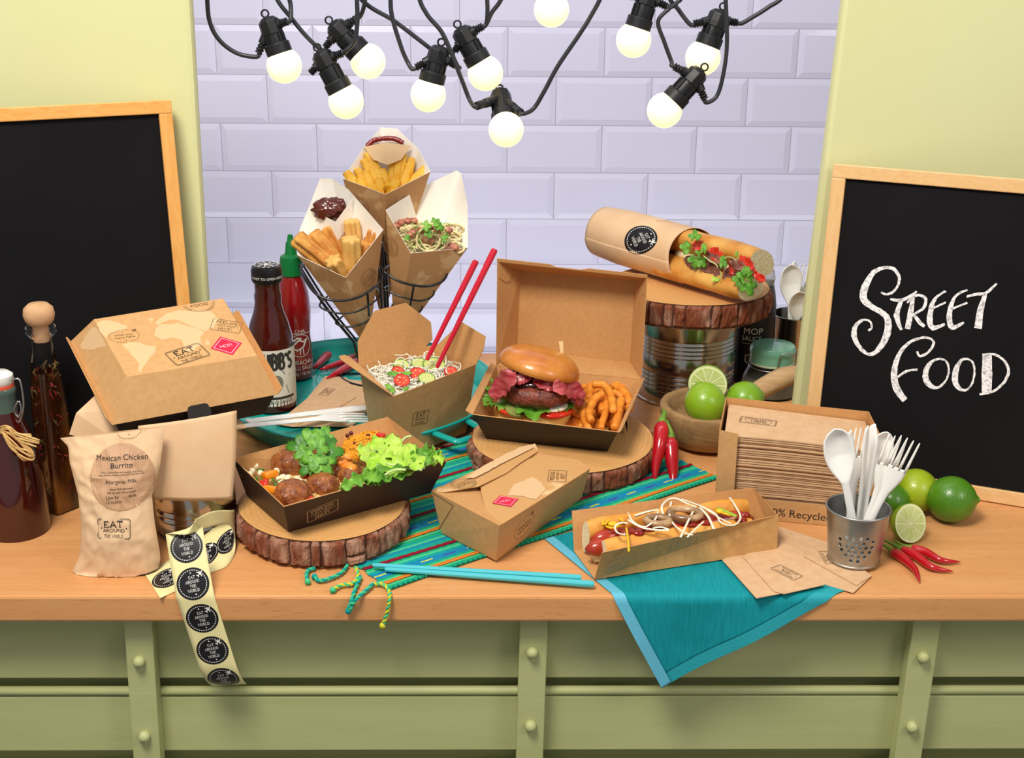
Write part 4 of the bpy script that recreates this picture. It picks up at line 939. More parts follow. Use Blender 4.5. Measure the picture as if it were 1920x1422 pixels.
# hot chilli sauce squeeze bottle
c = G(553, 714, .0056)+V((0, .02, 0)); bz = c.z; Y = c.y; c0 = V((c.x, c.y, 0))
hb = thing('chilli_bottle', 'red chilli sauce squeeze bottle with green nozzle on the tray', 'sauce bottle', c)
pr = pprof(548, Y, [(17, 514), (22, 524), (29, 548), (32, 580), (31, 600), (29, 625), (31, 660), (31.5, 700), (29, 712)]); pr = [(r, max(z, bz+.0012)) for r, z in pr]; pr += [(pr[-1][0]-.003, bz), (0, bz)]
hbb = lathe_part(hb, 'bottle', c0, pr, hotsauce)
gr = mat('green_cap', '0B7A3C', .35, spec=.5); cp = pprof(541, Y, [(0, 439), (4.5, 440), (6.5, 452), (9, 456), (11, 473), (12, 476), (20, 480), (21.5, 488), (21, 514), (17, 515)]); cp[0] = (0, cp[1][1]+.0004); lathe_part(hb, 'nozzle_cap', c0, cp, gr)
d = D2(); lz0 = W(553, 640, Y).z; d.text('CHA', 0, .42, .12); d.rect(-.36, .38, .36, .40, 0, 8)
d.ring(0, 0, .36, .02, 0); d.stroke([(-.3, -.05), (-.1, -.15), (.1, -.05), (.22, .2), (.1, .12), (-.05, .18), (-.18, .05)], .05, 0); d.stroke([(-.25, .1), (-.1, .25), (.05, .22)], .05); d.stroke([(0, -.12), (-.02, -.3)], .03); d.stroke([(.08, -.1), (.1, -.3)], .03)
d.text('SRIRACHA', 0, -.62, .15, sx=.8); d.text('CHILLI SAUCE', 0, -.80, .13, sx=.8); d.text('475g / 16.7oz', 0, -.97, .11, sx=.8)
ang = math.degrees(math.atan2(CP.y-c.y, CP.x-c.x)); wraptext(hbb, 'printed_lettering', d, (c.x, c.y), rz(pr), lz0, .046, white_print, ang+18, lift=.0007)
# tall square oil bottle with cork ball stopper
oil = mat('herb_oil', '3A1A08', .15, col2='A05E16', nscale=26, stretch=(1, 1, .4), lo=.48, hi=.75, spec=.5, coat=.5); cork = mat('turned_cork', 'D2A87E', .6, col2='C0946A', nscale=50)  # amber patches in the oil's colour imitate light glowing through it
c = G(100, 974, .0005)+V((.0, .030, 0)); Y = c.y; c0 = V((c.x, c.y, 0))
ob = thing('oil_bottle', 'tall tapering herb oil bottle with round cork stopper by the blackboard', 'bottle', c)
def squareish(prof, k, rot):
    def fn(u, v):
        f = v*(len(prof)-1); i = min(int(f), len(prof)-2); t = f-i; r = prof[i][0]+(prof[i+1][0]-prof[i][0])*t; z = prof[i][1]+(prof[i+1][1]-prof[i][1])*t; s = prof[i][2]+(prof[i+1][2]-prof[i][2])*t
        a = 2*PI*u; ca, sa = math.cos(a), math.sin(a); q = (abs(ca)**s+abs(sa)**s)**(-1/s); x, y = ca*q*r*k, sa*q*r*k
        return c0+V((x*math.cos(rot)-y*math.sin(rot), x*math.sin(rot)+y*math.cos(rot), z))
    return fn
pp = pprof(96, Y, [(24, 975), (25.5, 968), (26.5, 930), (27, 850), (26.5, 780), (25, 735), (22, 695), (18.5, 660), (17.5, 625)]); pp = [(r, max(z, .0006), s) for (r, z), s in zip(pp, (9, 9, 9, 9, 8, 6, 4, 2.4, 2))]
part(ob, 'glass_body', MB().grid(squareish(pp, 1, math.radians(50)), 48, 32, cu=True), glass, smooth=True)
pl = [(r*.9, z+.004 if i == 0 else z, s) for i, (r, z, s) in enumerate(pp[:7])]
part(ob, 'herb_oil', MB().grid(squareish(pl, 1, math.radians(50)), 48, 28, cu=True), oil, smooth=True)
hmat = [mat('dried_herb', '5A4A1C', .8), mat('dried_chilli', '7A1810', .7)]; hb_ = MB(); k = random.Random(3)
for i in range(120):
    z = k.uniform(.02, .185); r = rz([(a, b) for a, b, s in pp])(z)*.94; a = k.uniform(-2.6, .2); p = c0+V((r*math.cos(a), r*math.sin(a), z)); hb_.tube([p, p+V((k.uniform(-.004, .004), k.uniform(-.002, .002), k.uniform(-.006, .006))), p+V((k.uniform(-.006, .006), 0, k.uniform(-.008, .008)))], [.0007, .0012, .0003], 5, mi=int(k.random() < .4))
part(ob, 'herbs', hb_, hmat, stuff=True)
lathe_part(ob, 'neck_ring', c0, pprof(80, Y, [(18, 634), (22, 630), (28, 623), (28, 613), (22, 608), (14, 607)]), glass)
lathe_part(ob, 'stopper', c0, pprof(79, Y, [(0, 640), (12, 640), (13, 612), (19, 609), (26, 601), (29, 590), (27, 578), (18, 570), (0, 568)]), cork)
# swing-top bottle at the frame's edge
c = G(20, 1019, .0005)+V((-.003, .036, 0)); Y = c.y; c0 = V((c.x, c.y, 0)); redl = mat('dark_cordial', '3E0D08', .1, spec=.6, coat=.7)
wb = thing('swing_top_bottle', 'dark swing-top bottle with white stopper and raffia bow', 'bottle', c)
pr = pprof(15, Y, [(0, 1020), (52, 1020), (58, 1012), (59, 960), (58, 880), (50, 830), (36, 795), (26, 770), (24, 745), (25, 735), (0, 735)]); pr = [(r, max(z, .0006)) for r, z in pr]; lathe_part(wb, 'glass_body', c0, pr, redl)
lathe_part(wb, 'glass_neck', c0, pprof(12, Y, [(26, 772), (25, 740), (27, 735), (27, 728), (24, 724)]), mat('green_glass', '9DC4B4', .05, trans=.8, ior=1.3))
lathe_part(wb, 'gasket', c0, pprof(12, Y, [(20, 727), (25, 726), (25, 720), (20, 719)]), mat('rubber_gasket', 'D2573A', .5)); lathe_part(wb, 'stopper', c0, pprof(12, Y, [(22, 720), (26, 714), (25, 703), (17, 697), (0, 696)]), mat('white_ceramic', 'E8E6DF', .2))
w1 = lambda x, y, o=0: W(x, y, Y-.008+o)
part(wb, 'wire_bail', MB().tube(smooth_path([w1(22, 712), w1(36, 712), w1(42, 735), w1(44, 765), w1(36, 790), w1(18, 798), w1(4, 796)], 6), .0011, 6).tube(smooth_path([w1(36, 752), w1(40, 768), w1(34, 782), w1(26, 770), w1(34, 752)], 5), .001, 6), wire_m, smooth=True)
raf = MB(); k = random.Random(5); rm = mat('raffia', 'C89C5A', .8, col2='DDB878', nscale=60)
for i in range(9): raf.tube(smooth_path([w1(0, 806+k.uniform(-6, 6), -.02), w1(15, 808+k.uniform(-8, 8), -.034), w1(30, 815+k.uniform(-8, 10), -.034), w1(55+k.uniform(0, 20), 817+k.uniform(-6, 22), -.03)], 5), .0011, 5)
for i in range(6): raf.tube(smooth_path([w1(4, 810, -.034), w1(20+k.uniform(0, 10), 830+k.uniform(0, 16), -.04), w1(45+k.uniform(0, 12), 850+k.uniform(-4, 14), -.036), w1(62, 848+k.uniform(0, 12), -.03), w1(30, 822, -.034)], 5), .0011, 5)
part(wb, 'raffia_bow', raf, rm, smooth=True)
# black sauce bottle behind the slice
c = G(1412, 722, .0005)+V((0, .034, 0)); Y = c.y; c0 = V((c.x, c.y, 0)); pr = pprof(1414, Y, [(0, 728), (38, 728), (41, 722), (42, 640), (41, 570), (38, 548), (34, 530)]); pr = [(r, max(z, .0006)) for r, z in pr]
kb = thing('mop_sauce_bottle', 'black labelled sauce bottle half hidden behind the big tin', 'sauce bottle', c); kbb = lathe_part(kb, 'body', c0, pr, mat('black_label', '17161B', .3, spec=.5))
lathe_part(kb, 'glass_shoulder', c0, [pr[-1]]+pprof(1414, Y, [(36, 520), (33, 506), (30, 502), (0, 502)]), mat('frosted_glass', 'D8D6DA', .15, trans=.6, ior=1.3)); ang = math.degrees(math.atan2(CP.y-c.y, CP.x-c.x))
d = D2(); d.text('MOP', .02, .12, .14); d.text('SAUCE', .0, .0, .1); d.rect(-.2, -.08, .3, -.07, 0, 6); d.rrect(.22, .16, .03, .02); d.v = [(x, y-.26 if i >= len(d.v)-48*0 and False else y, l) for i, (x, y, l) in enumerate(d.v)]
e = D2(); e.rrect(.24, .18, .04, .025); e.poly([(-.3, -.40), (.3, -.36), (.34, -.62), (-.28, -.66)], 1); e.l = 1; e.text('XXX', .05, -.52, .11, 0, sx=1.1); e.l = 0; e.text('00 ml', .0, -.86, .09)
d = D2(); d.text('MOP', .02, .12, .14); d.text('SAUCE', .0, -.02, .1); d.rect(-.2, -.09, .3, -.08, 0, 6)
wraptext(kbb, 'label_lettering', d, (c.x, c.y), rz(pr), W(1412, 625, Y).z, .07, white_print, ang); wraptext(kbb, 'label_emblem', e, (c.x, c.y), rz(pr), W(1412, 638, Y).z-.018, .062, [white_print, mat('label_blue_grey', 'A9B2C4', .6)], ang)
# storage jar with mint lid
c = G(1452, 752, .0005)+V((0, .036, 0)); Y = c.y; c0 = V((c.x, c.y, 0)); jg = mat('jar_contents', '8B8A80', .3, col2='6E6B60', nscale=16, coat=.4)
jr = thing('clip_jar', 'clip-top glass jar with mint green lid behind the lime bowl', 'jar', c)
bp = [(r, max(z, .0006)) for r, z in pprof(1457, Y, [(0, 762), (46, 762), (53, 752), (55, 725), (52, 705), (44, 688), (41, 682), (41, 674)])]; lathe_part(jr, 'glass_body', c0, bp, mat('jar_glass', 'E6ECE8', .04, trans=1, ior=1.25)); lathe_part(jr, 'contents', c0, [(r*.9, z+.002) for r, z in bp[:5]]+[(0, bp[4][1])], jg)
mint = mat('mint_enamel', '79BDA0', .2, coat=.5, spec=.6); lp = pprof(1459, Y, [(38, 676), (42, 674), (42.5, 664), (42, 661), (43, 658), (43, 652), (40, 647), (24, 645), (0, 644)]); jl = lathe_part(jr, 'lid', c0, lp, mint)
lathe_part(jl, 'seal_ring', c0, [(a*1.02, b) for a, b in pprof(1459, Y, [(39, 680), (42, 678), (42, 675), (39, 674)])], mat('jar_rubber', 'BFD1B4', .4))
wj = MB(); rr = 43*dep(c)/F; zz1 = W(1459, 684, Y).z; wj.tube([c0+V((rr*math.cos(2*PI*i/40), rr*math.sin(2*PI*i/40), zz1)) for i in range(40)], .0009, 6, closed=True)
jw = lambda x, y: W(x, y, Y-rr-.003)
wj.tube(smooth_path([jw(1461, 698), jw(1458, 690), jw(1464, 668), jw(1472, 664), jw(1484, 664), jw(1491, 668), jw(1491, 690), jw(1489, 698)], 5), .0009, 6).tube(smooth_path([jw(1461, 698), jw(1470, 695), jw(1480, 697), jw(1489, 695)], 5), .0011, 6).tube(smooth_path([jw(1464, 698), jw(1465, 712), jw(1463, 716)], 4), .0009, 6)
part(jr, 'wire_clip', wj, wire_m, smooth=True)
# ================================================================ CUTLERY
def cut_mesh(kind):
    """white moulded cutlery, handle end at the origin, head towards +z, face towards -y; one mesh per part"""
    body = MB(); extra = MB()
    def strip(prof, yf, n=10):
        k = len(prof)-1
        def fn(u, v):
            f = v*k; i = min(int(f), k-1); t = f-i; w = prof[i][0]+(prof[i+1][0]-prof[i][0])*t; z = prof[i][1]+(prof[i+1][1]-prof[i][1])*t; s = 2*u-1
            return V((w*s, yf(s, z, w), z))
        return fn
    if kind == 'spoon':
        pr = [(.0034, 0), (.0042, .002), (.0045, .03), (.004, .07), (.0042, .095), (.0075, .106), (.012, .115), (.0158, .127), (.0168, .138), (.0155, .149), (.012, .157), (.007, .162), (.001, .1645)]
        pr = [(max(.0005, q.x), q.y) for q in smooth_path([(a, b, 0) for a, b in pr], 5)]
        body.grid(strip(pr, lambda s, z, w: (.0075*(1-s*s)*min(1, max(0, (z-.1)/.03))*min(1, (.165-z)/.012+.1) if z > .1 else .0012*(s*s))-.001*math.sin(z*20)), 10, 60)
    elif kind == 'fork':
        pr = [(.0034, 0), (.0042, .002), (.0045, .03), (.0038, .075), (.0048, .092), (.0090, .104), (.0118, .114), (.0124, .126)]
        yf = lambda s, z, w: .0016*s*s-.004*max(0, (z-.09)/.07)**2+.0014
        body.grid(strip(pr, yf), 8, 40)
        for k in range(4):
            x = -.0108+.0072*k; pts = [V((x, yf(0, z, 0)+.0004, z)) for z in (.124, .135, .150, .160, .164)]; extra.tube(pts, [.0017, .0016, .0014, .0011, .0005], 6)
    else:
        def fn(u, v):
            z = .165*v; s = 2*u-1; L, R = (-.0045, .0045) if z < .082 else (-.0055-.003*math.sin((z-.082)/.083*PI*.6), .0045-.006*max(0, (z-.142)/.023)**1.6)
            if z > .158: L = L*(1-((z-.158)/.007)**2*.75)
            return V((L+(R-L)*u, .0008*s*s+.001, z))
        body.grid(fn, 6, 50)
    return body, extra
def cutlery(kind, base, tip, xdir, label, group=None, roll=0, mname=None):
    base, tip = V(base), V(tip); M = frame(base, tip-base, xdir); s = (tip-base).length/.1645
    M = M @ Matrix.Rotation(roll, 4, 'Z') @ Matrix.Diagonal((s, s, s, 1)); b, e = cut_mesh(kind)
    nm = {'spoon': 'spoon', 'fork': 'fork', 'knife': 'knife'}[kind]
    t = thing(nm, label, nm, base, group)
    for mb in (b, e): mb.v = [M @ p for p in mb.v]
    bp = None
    if kind == 'knife': part(t, 'blade_and_handle', b, wht_plastic, smooth=True, thick=.0016, off=0, even=False)
    else: bp = part(t, 'bowl_and_handle' if kind == 'spoon' else 'neck_and_handle', b, wht_plastic, smooth=True, thick=.0014, off=0, even=False)
    if e.v:
        for k in range(4):
            q = MB(); n = len(e.v)//4; q.v = e.v[k*n:(k+1)*n]; nf = len(e.f)//4; q.f = [[i-k*n for i in f] for f in e.f[k*nf:(k+1)*nf]]; q.m = [0]*nf; part(bp, 'tine', q, wht_plastic, smooth=True)
    return t
# perforated steel pot
pc = V((.3795, .0765, 0)); pb, pt, ph = .0272, .0338, .061
pot = thing('cutlery_pot', 'perforated galvanised steel pot full of white cutlery', 'pot', (pc.x, pc.y, .0046))
PZ = .0046; prof = [(0, PZ+.0012), (pb-.0006, PZ+.0012), (pb, PZ+.0012)]
def potshell():
    mb = MB(); n = 120; nz = 30
    zs = [PZ+.002+ph*.96*i/nz for i in range(nz+1)]
    holes = []
    for rrow, (zz_, ks) in enumerate(((.0405, (-1.5, -.5, .5, 1.5)), (.036, (-2.5, 2.5)), (.0345, (-1, 0, 1)), (.029, (-2.5, -1.5, -.5, .5, 1.5, 2.5)), (.0235, (-2.2, -1, 0, 1, 2.2)), (.018, (-1.5, -.5, .5, 1.5)), (.0125, (-.6, .5)))):
        for k_ in ks: holes.append((k_*.235, PZ+zz_-.002))
    dirn = math.atan2(CP.y-pc.y, CP.x-pc.x)+.06; rh = .0019; R = lambda z: pb+(pt-pb)*(z-PZ)/ph
    P = lambda a, z: V((pc.x+R(z)*math.cos(dirn+a), pc.y+R(z)*math.sin(dirn+a), z))
    # 2-D wall with round holes, rolled up: fine grid, cells inside a hole are dropped and its edge snapped to the circle
    na = 260; A = [-PI+2*PI*i/na for i in range(na)]; nzz = 66; Z = [PZ+.0015+(ph-.002)*j/nzz for j in range(nzz+1)]
    pos = {}; inside = {}
    for j, z in enumerate(Z):
        for i, a in enumerate(A):
            aa, z2 = a, z; ins = False
            for ha, hz in holes:
                rx = rh/R(hz); da, dz = (a-ha)/rx, (z-hz)/rh; q = math.hypot(da, dz)
                if q < .72: ins = True
                elif q < 1.25: aa, z2 = ha+da/q*rx, hz+dz/q*rh
            pos[i, j] = P(aa, z2); inside[i, j] = ins
    vs = [pos[i, j] for j in range(nzz+1) for i in range(na)]; fs = []
    for j in range(nzz):
        for i in range(na):
            i2 = (i+1) % na
            if any(inside[q] for q in ((i, j), (i2, j), (i2, j+1), (i, j+1))): continue
            fs.append((j*na+i, j*na+i2, (j+1)*na+i2, (j+1)*na+i))
    mb.add(vs, fs)
    return mb
part(pot, 'perforated_wall', potshell(), galv, smooth=True, thick=.0006)
PM = Matrix.Translation((pc.x, pc.y, 0))
part(pot, 'base', MB().lathe([(0, PZ+.001), (pb-.0005, PZ+.001), (pb+.0006, PZ+.0004), (pb+.0008, PZ+.0022), (pb, PZ+.003)], PM, 48), galv, smooth=True, auto=.6)
part(pot, 'rolled_rim', MB().tube([V((pc.x+pt*math.cos(2*PI*i/64), pc.y+pt*math.sin(2*PI*i/64), PZ+ph)) for i in range(64)], .0013, 8, closed=True), galv, smooth=True)
XR = V((1, 0, 0)); pg = 'white cutlery standing in the steel pot'
bb = lambda x, y=0: V((pc.x+x, pc.y+y, PZ+.004))
for kind, b, tip, roll, lab in (('spoon', bb(.004, -.012), W(1566, 806, .060), .1, 'white plastic spoon at the near left of the steel pot'), ('knife', bb(-.004, .002), W(1599, 808, .075), .5, 'white plastic knife just right of the big spoon in the pot'), ('fork', bb(-.003, .014), W(1617, 801, .115), .3, 'white plastic fork behind the knives in the steel pot'), ('knife', bb(.002, .0), W(1631, 799, .082), .9, 'white plastic knife in the middle of the steel pot, edge on'), ('knife', bb(.006, .008), W(1643, 797, .094), -.6, 'white plastic knife with the highest tip in the steel pot'), ('spoon', bb(.000, .018), W(1663, 811, .110), .2, 'white plastic spoon at the back of the steel pot, behind the forks'), ('fork', bb(.000, -.004), W(1684, 817, .078), -.2, 'white plastic fork second from the right in the steel pot'), ('fork', bb(-.006, -.012), W(1708, 822, .060), -.35, 'white plastic fork leaning out at the right of the steel pot')):
    cutlery(kind, b, tip, XR, lab, pg, roll)
# cutlery tin at the back
c = V((.4435, .700, 0)); t = thing('cutlery_tin', 'small shiny tin of white cutlery at the back, partly behind the wall', 'tin can', c)
bh = W(1500, 588, .70).z; rr = .034
lathe_part(t, 'body', c, [(0, .0006), (rr, .0006), (rr, bh*.35), (rr-.001, bh*.38), (rr, bh*.41), (rr-.001, bh*.44), (rr, bh*.47), (rr, bh-.003), (rr+.0008, bh-.002), (rr+.0008, bh), (rr-.0008, bh), (rr-.0012, .004), (0, .004)], steel, 48)
cutlery('spoon', (c.x-.005, c.y-.004, .012), W(1484, 497, .680), XR, 'large white spoon leaning left in the back tin', 'cutlery in the back tin', .1); cutlery('spoon', (c.x+.004, c.y+.008, -.0+.012), W(1499, 548, .655), XR, 'short white spoon in front in the back tin', 'cutlery in the back tin', .1)
cutlery('knife', (c.x-.004, c.y+.006, .012), W(1493, 490, .71), XR, 'white knife standing in the back tin', 'cutlery in the back tin', .4); cutlery('fork', (c.x+.004, c.y+.014, .012), W(1511, 493, .715), XR, 'white fork standing in the back tin', 'cutlery in the back tin', .2)
# cutlery resting on the tray
cutlery('fork', G(458, 803, .041), G(697, 780, .0135), V((0, 1, .0)), 'white plastic fork resting across the turquoise tray rim', 'cutlery resting on the tray'); cutlery('knife', G(463, 793, .041), G(694, 764, .0120), V((0, 1, 0)), 'white plastic knife resting across the turquoise tray rim', 'cutlery resting on the tray')
# ================================================================ CHOPSTICKS
def stick(a, b, r0, r1, m, label, group, flat=1):
    t = MB().tube([a, lerp(a, b, .02), lerp(a, b, .5), lerp(a, b, .98), b], [r0*.8, r0, (r0+r1)/2, r1, r1*.8], 10); return single('chopstick', t, m, label, 'chopstick', group, smooth=True, auto=.6)
redc = mat('red_lacquer', 'C41230', .28, coat=.4); tqc = mat('turquoise_lacquer', '45B9C4', .35)
g_ = NOO_R; stick(W(800, 676, .425), W(893, 489, .475), .0028, .0045, redc, 'red chopstick standing in the noodles, shorter one left', 'red chopsticks in the noodle pail'); stick(W(819, 690, .415), W(928, 467, .455), .0028, .0045, redc, 'red chopstick standing in the noodles, taller one right', 'red chopsticks in the noodle pail')
stick(G(699, 1060, .0085), G(1090, 1084, .0070), .0025, .0034, tqc, 'turquoise chopstick lying behind its pair near the counter edge', 'turquoise chopsticks', 2); stick(G(722, 1068, .0060), G(1114, 1096, .0062), .0026, .0038, tqc, 'turquoise chopstick lying nearest the counter edge', 'turquoise chopsticks', 2)
# ================================================================ WOODEN BOWL, LIMES, CHILLIES
bw = wood_mat('worn_bowl_wood', '8A6A44', 'A98558', '6A4E30', 'X', 3, .6)
bc = V((.2715, .4105, 0)); bl_ = thing('wooden_bowl', 'thick carved wooden bowl with stub handle holding limes', 'bowl', (bc.x, bc.y, .0032))
pr = [(0, .0032), (.040, .0032), (.050, .007), (.059, .022), (.064, .042), (.065, .053), (.063, .0565), (.058, .0570), (.054, .0545), (.050, .040), (.040, .018), (.022, .012), (0, .011)]
part(bl_, 'bowl', MB().lathe(pr, Matrix.Translation(bc), 56).rough(.0007, 60, 2), bw, smooth=True)
h0 = bc+V((.045, .028, .048)); h1 = W(1500, 733, .485); h1 = V((h1.x, h1.y, .066)); hd = MB()
hp_ = smooth_path([h0, lerp(h0, h1, .35)+V((0, 0, .006)), lerp(h0, h1, .7)+V((0, 0, .010)), h1+V((0, 0, .006))], 5); hd.tube(hp_, [.013+.003*math.sin(i/len(hp_)*PI) for i in range(len(hp_))], 10, flat=.8); part(bl_, 'handle', hd.rough(.0006, 60), mat('bleached_wood', 'C9A67A', .7, col2='B58F62', nscale=30, stretch=(1, 4, 4), bump=.3, bscale=90), smooth=True)
def lime_mat(n, a, b): return mat(n, a, .28, col2=b, nscale=18, bump=.25, bscale=420, spec=.55, coat=.15, lo=.3, hi=.7)
lm1 = lime_mat('lime_fresh', '78A01A', '8DB022'); lm2 = lime_mat('lime_yellowing', '9DAE1E', '84A01A'); lm3 = lime_mat('lime_dark', '3F7014', '568A1C'); lm4 = lime_mat('lime_mid', '6C9C1A', '84AE22')
pith = mat('lime_pith', 'E3E8B4', .6); flesh = mat('lime_flesh', 'C6D27A', .25, col2='D8E09A', nscale=90, stretch=(1, 1, 1), coat=.5, sss=.3, spec=.5); nubm = mat('lime_stem_scar', 'B7A46A', .8)
def lime_prof(r): return [(0, r*1.16), (r*.10, r*1.13), (r*.2, r*1.04), (r*.45, r*.93), (r*.75, r*.68), (r*.93, r*.38), (r, 0), (r*.93, -r*.38), (r*.75, -r*.68), (r*.45, -r*.93), (r*.22, -r*1.02), (r*.12, -r*1.10), (0, -r*1.10)]
def sm_prof(p, k=4): return [(max(0, q.x), q.y) for q in smooth_path([(a, b, 0) for a, b in p], k)]
def lime(c, r, axis, m, label, group=None):
    t = thing('lime', label, 'lime', V(c)-V((0, 0, r)), group); M = frame(c, axis); rd = part(t, 'rind', MB().lathe(sm_prof(lime_prof(r)), M, 36), m, smooth=True); part(rd, 'stem_scar', MB().lathe([(0, -r*1.105), (r*.09, -r*1.095), (r*.1, -r*1.07)], M, 10), nubm); return t
def half_lime(c, r, axis, m, label):
    """axis = outward normal of the cut face, c = centre of the cut face"""
    t = thing('lime_half', label, 'lime', V(c)-V((0, 0, r)))
    M = frame(c, axis); pr = [(0, 0)]; 
    pr = [(r*.985, .0002), (r, -.0006), (r*.94, -r*.35), (r*.78, -r*.64), (r*.5, -r*.9), (r*.25, -r*1.0), (0, -r*1.08)]
    part(t, 'rind', MB().lathe(sm_prof(pr, 3), M, 40), m, smooth=True); part(t, 'pith', MB().lathe([(0, .0), (r*.985, .0)], M, 40), pith)
    for k in range(10):
        a0, a1 = 2*PI*k/10+.05, 2*PI*(k+1)/10-.05; pts = [V((r*.10*math.cos((a0+a1)/2), r*.10*math.sin((a0+a1)/2), 0))]+[V((r*.86*math.cos(a0+(a1-a0)*i/5), r*.86*math.sin(a0+(a1-a0)*i/5), 0)) for i in range(6)]
        mb = MB().prism([M @ p for p in pts], V(axis).normalized()*.0006); part(t, 'segment', mb, flesh)
    return t
def px_ball(px, py, rpx, Y): 
    p = W(px, py, Y); return p, rpx*dep(p)/F
c, r = px_ball(1322, 756, 38.5, .372); lime(c, r, (.25, -.55, -.8), lm1, 'large bright lime at the front of the wooden bowl')
c, r = px_ball(1396, 750, 35, .415); lime(c, r, (.9, .1, .2), lm4, 'lime in the wooden bowl behind the napkin box'); 
c, r = px_ball(1331, 712, 37, .425); ax = V((-.22, -.95, .02)).normalized(); half_lime(c+ax*.010+V((-.002, 0, -.003)), r*.98, ax, lm4, 'cut lime half perched at the back of the wooden bowl')
c = G(1785, 985, .0005); r = 44*dep(c)/F; lime(V((c.x, c.y+.012, r+.0006)), r, (.85, -.3, .12), lm3, 'dark green lime furthest right on the counter', None)
p = V((.487, .205, 0)); c, r = px_ball(1718, 913, 41, .205); lime(V((c.x, c.y, r+.0006)), r, (.3, .5, .3), lm2, 'yellowish lime against the blackboard behind the steel pot')
c, r = px_ball(1672, 935, 34, .185); lime(V((c.x, c.y, r+.0006)), r, (.5, .5, .2), lm3, 'green lime half hidden behind the forks')
ax = V((.38, -.80, .36)).normalized(); c, r = px_ball(1708, 976, 39, .125); half_lime(V((c.x, c.y, r*.95+.001)), r*.95, ax, lm1, 'cut lime half facing forward beside the steel pot')
chm = mat('red_chilli', 'A80F1C', .2, spec=.6, coat=.5, col2='C01522', nscale=15); chs = mat('chilli_stem', '5F8A2A', .5, col2='7A9A38', nscale=40)
def chilli(pts, r, stem, label, group):
    P = smooth_path(pts, 6); n = len(P); t = thing('chilli', label, 'chilli', min(P, key=lambda p: p.z), group)
    rr = [r*(.55+.45*min(1, i/(n*.12)))*(1-(i/(n-1))**2.2*.93) for i in range(n)]
    part(t, 'pod', MB().tube(P, rr, 12), chm, smooth=True); S = smooth_path([P[0]]+list(stem), 5); part(t, 'stem', MB().tube(S, [r*.5]+[r*.55*(1-i/len(S))+.0009 for i in range(1, len(S))], 7).lathe([(r*.62, .001), (r*.66, -.001), (r*.2, -.004)], frame(P[0], P[1]-P[0]), 9), chs, smooth=True); return t
cg = 'red chillies leaning by the wooden bowl'
chilli([W(1241, 793, .345), W(1238, 830, .322), W(1230, 870, .306), W(1227, 905, .290)], .0100, [W(1242, 786, .352), W(1246, 775, .365), W(1243, 768, .372)], 'left red chilli hanging upright against the middle wood slice', cg)
chilli([W(1257, 822, .332), W(1259, 855, .315), W(1262, 890, .300), W(1261, 922, .282)], .0096, [W(1258, 815, .338), W(1254, 800, .345), W(1250, 788, .35)], 'right red chilli standing against the wooden bowl', cg)
cg = 'small red chillies on the counter by the steel pot'; q = lambda x, y, z=.0058: G(x, y, z)
chilli([q(1672, 1034), q(1694, 1048), q(1715, 1068), q(1724, 1092, .003)], .0058, [q(1668, 1030), q(1660, 1024), q(1652, 1020)], 'small chilli curving down nearest the steel pot', cg)
chilli([q(1690, 1030), q(1718, 1043), q(1748, 1064), q(1787, 1072, .003)], .0058, [q(1684, 1027), q(1672, 1020), q(1658, 1014)], 'small chilli between its two neighbours on the counter', cg)
chilli([q(1708, 1028), q(1735, 1036), q(1765, 1051), q(1801, 1054, .003)], .0055, [q(1700, 1026), q(1690, 1022), q(1676, 1012)], 'small chilli furthest from the steel pot, tip to the right', cg)
cg = 'red chillies on the turquoise tray'; q = lambda x, y, z=.011: G(x, y, z)
chilli([q(632, 655, .012), q(612, 668), q(596, 684), q(582, 694, .008)], .0075, [q(634, 652, .013), q(640, 644, .015), q(645, 638, .016)], 'chilli on the tray next to the chilli sauce bottle', cg)
chilli([q(664, 668, .012), q(640, 680), q(612, 690), q(598, 694, .008)], .006, [q(666, 665, .013), q(672, 662, .014), q(676, 660, .014)], 'thin dark chilli in the middle of the three on the tray', cg)
chilli([q(672, 676, .012), q(650, 690), q(628, 702), q(610, 712, .008)], .0075, [q(674, 672, .013), q(678, 668, .014), q(680, 664, .014)], 'chilli on the tray lying nearest the kraft wallet', cg)
# ================================================================ FOOD HELPERS
def fm_(n, a, b, **k): 
    kw = dict(rough=.4, nscale=40, spec=.5, bump=.25, bscale=200); kw.update(k); r = kw.pop('rough'); return mat(n, a, r, col2=b, **kw)
bun_m = fm_('glazed_bun', 'B5601E', 'D08A3C', rough=.3, nscale=22, coat=.25, bump=.08); crumb = fm_('bread_crumb', 'EAD9A8', 'F3E8C6', rough=.8, nscale=160, bump=.6, bscale=400)
crust = fm_('baguette_crust', 'C87F2C', 'E2AE5A', rough=.5, nscale=28, bump=.3, bscale=120); leafm = fm_('coriander_leaf', '478620', '74AE38', rough=.38, nscale=130, bump=.5, bscale=420); leafd = fm_('dark_leaf', '2F6A1A', '4A8A26', rough=.4, nscale=60); lett = fm_('frilly_lettuce', '8FBF2A', 'B9D858', rough=.4, nscale=50, bump=.4, bscale=200); lettd = fm_('green_lettuce', '4F8A24', '78AC38', rough=.4, nscale=50); stalk = mat('pale_stalk', 'BFD48A', .5)
patty = fm_('beef_patty', '55251C', '8E4836', rough=.35, nscale=120, bump=1, bscale=260); bacon = fm_('bacon', '8E1C2C', 'BC5456', rough=.3, nscale=60, stretch=(1, 1, 4), coat=.2); tomat = fm_('tomato', 'C4200F', 'D63A1C', rough=.25, coat=.3); pick = fm_('gherkin', '6E7434', '8F9650', rough=.25, coat=.3)
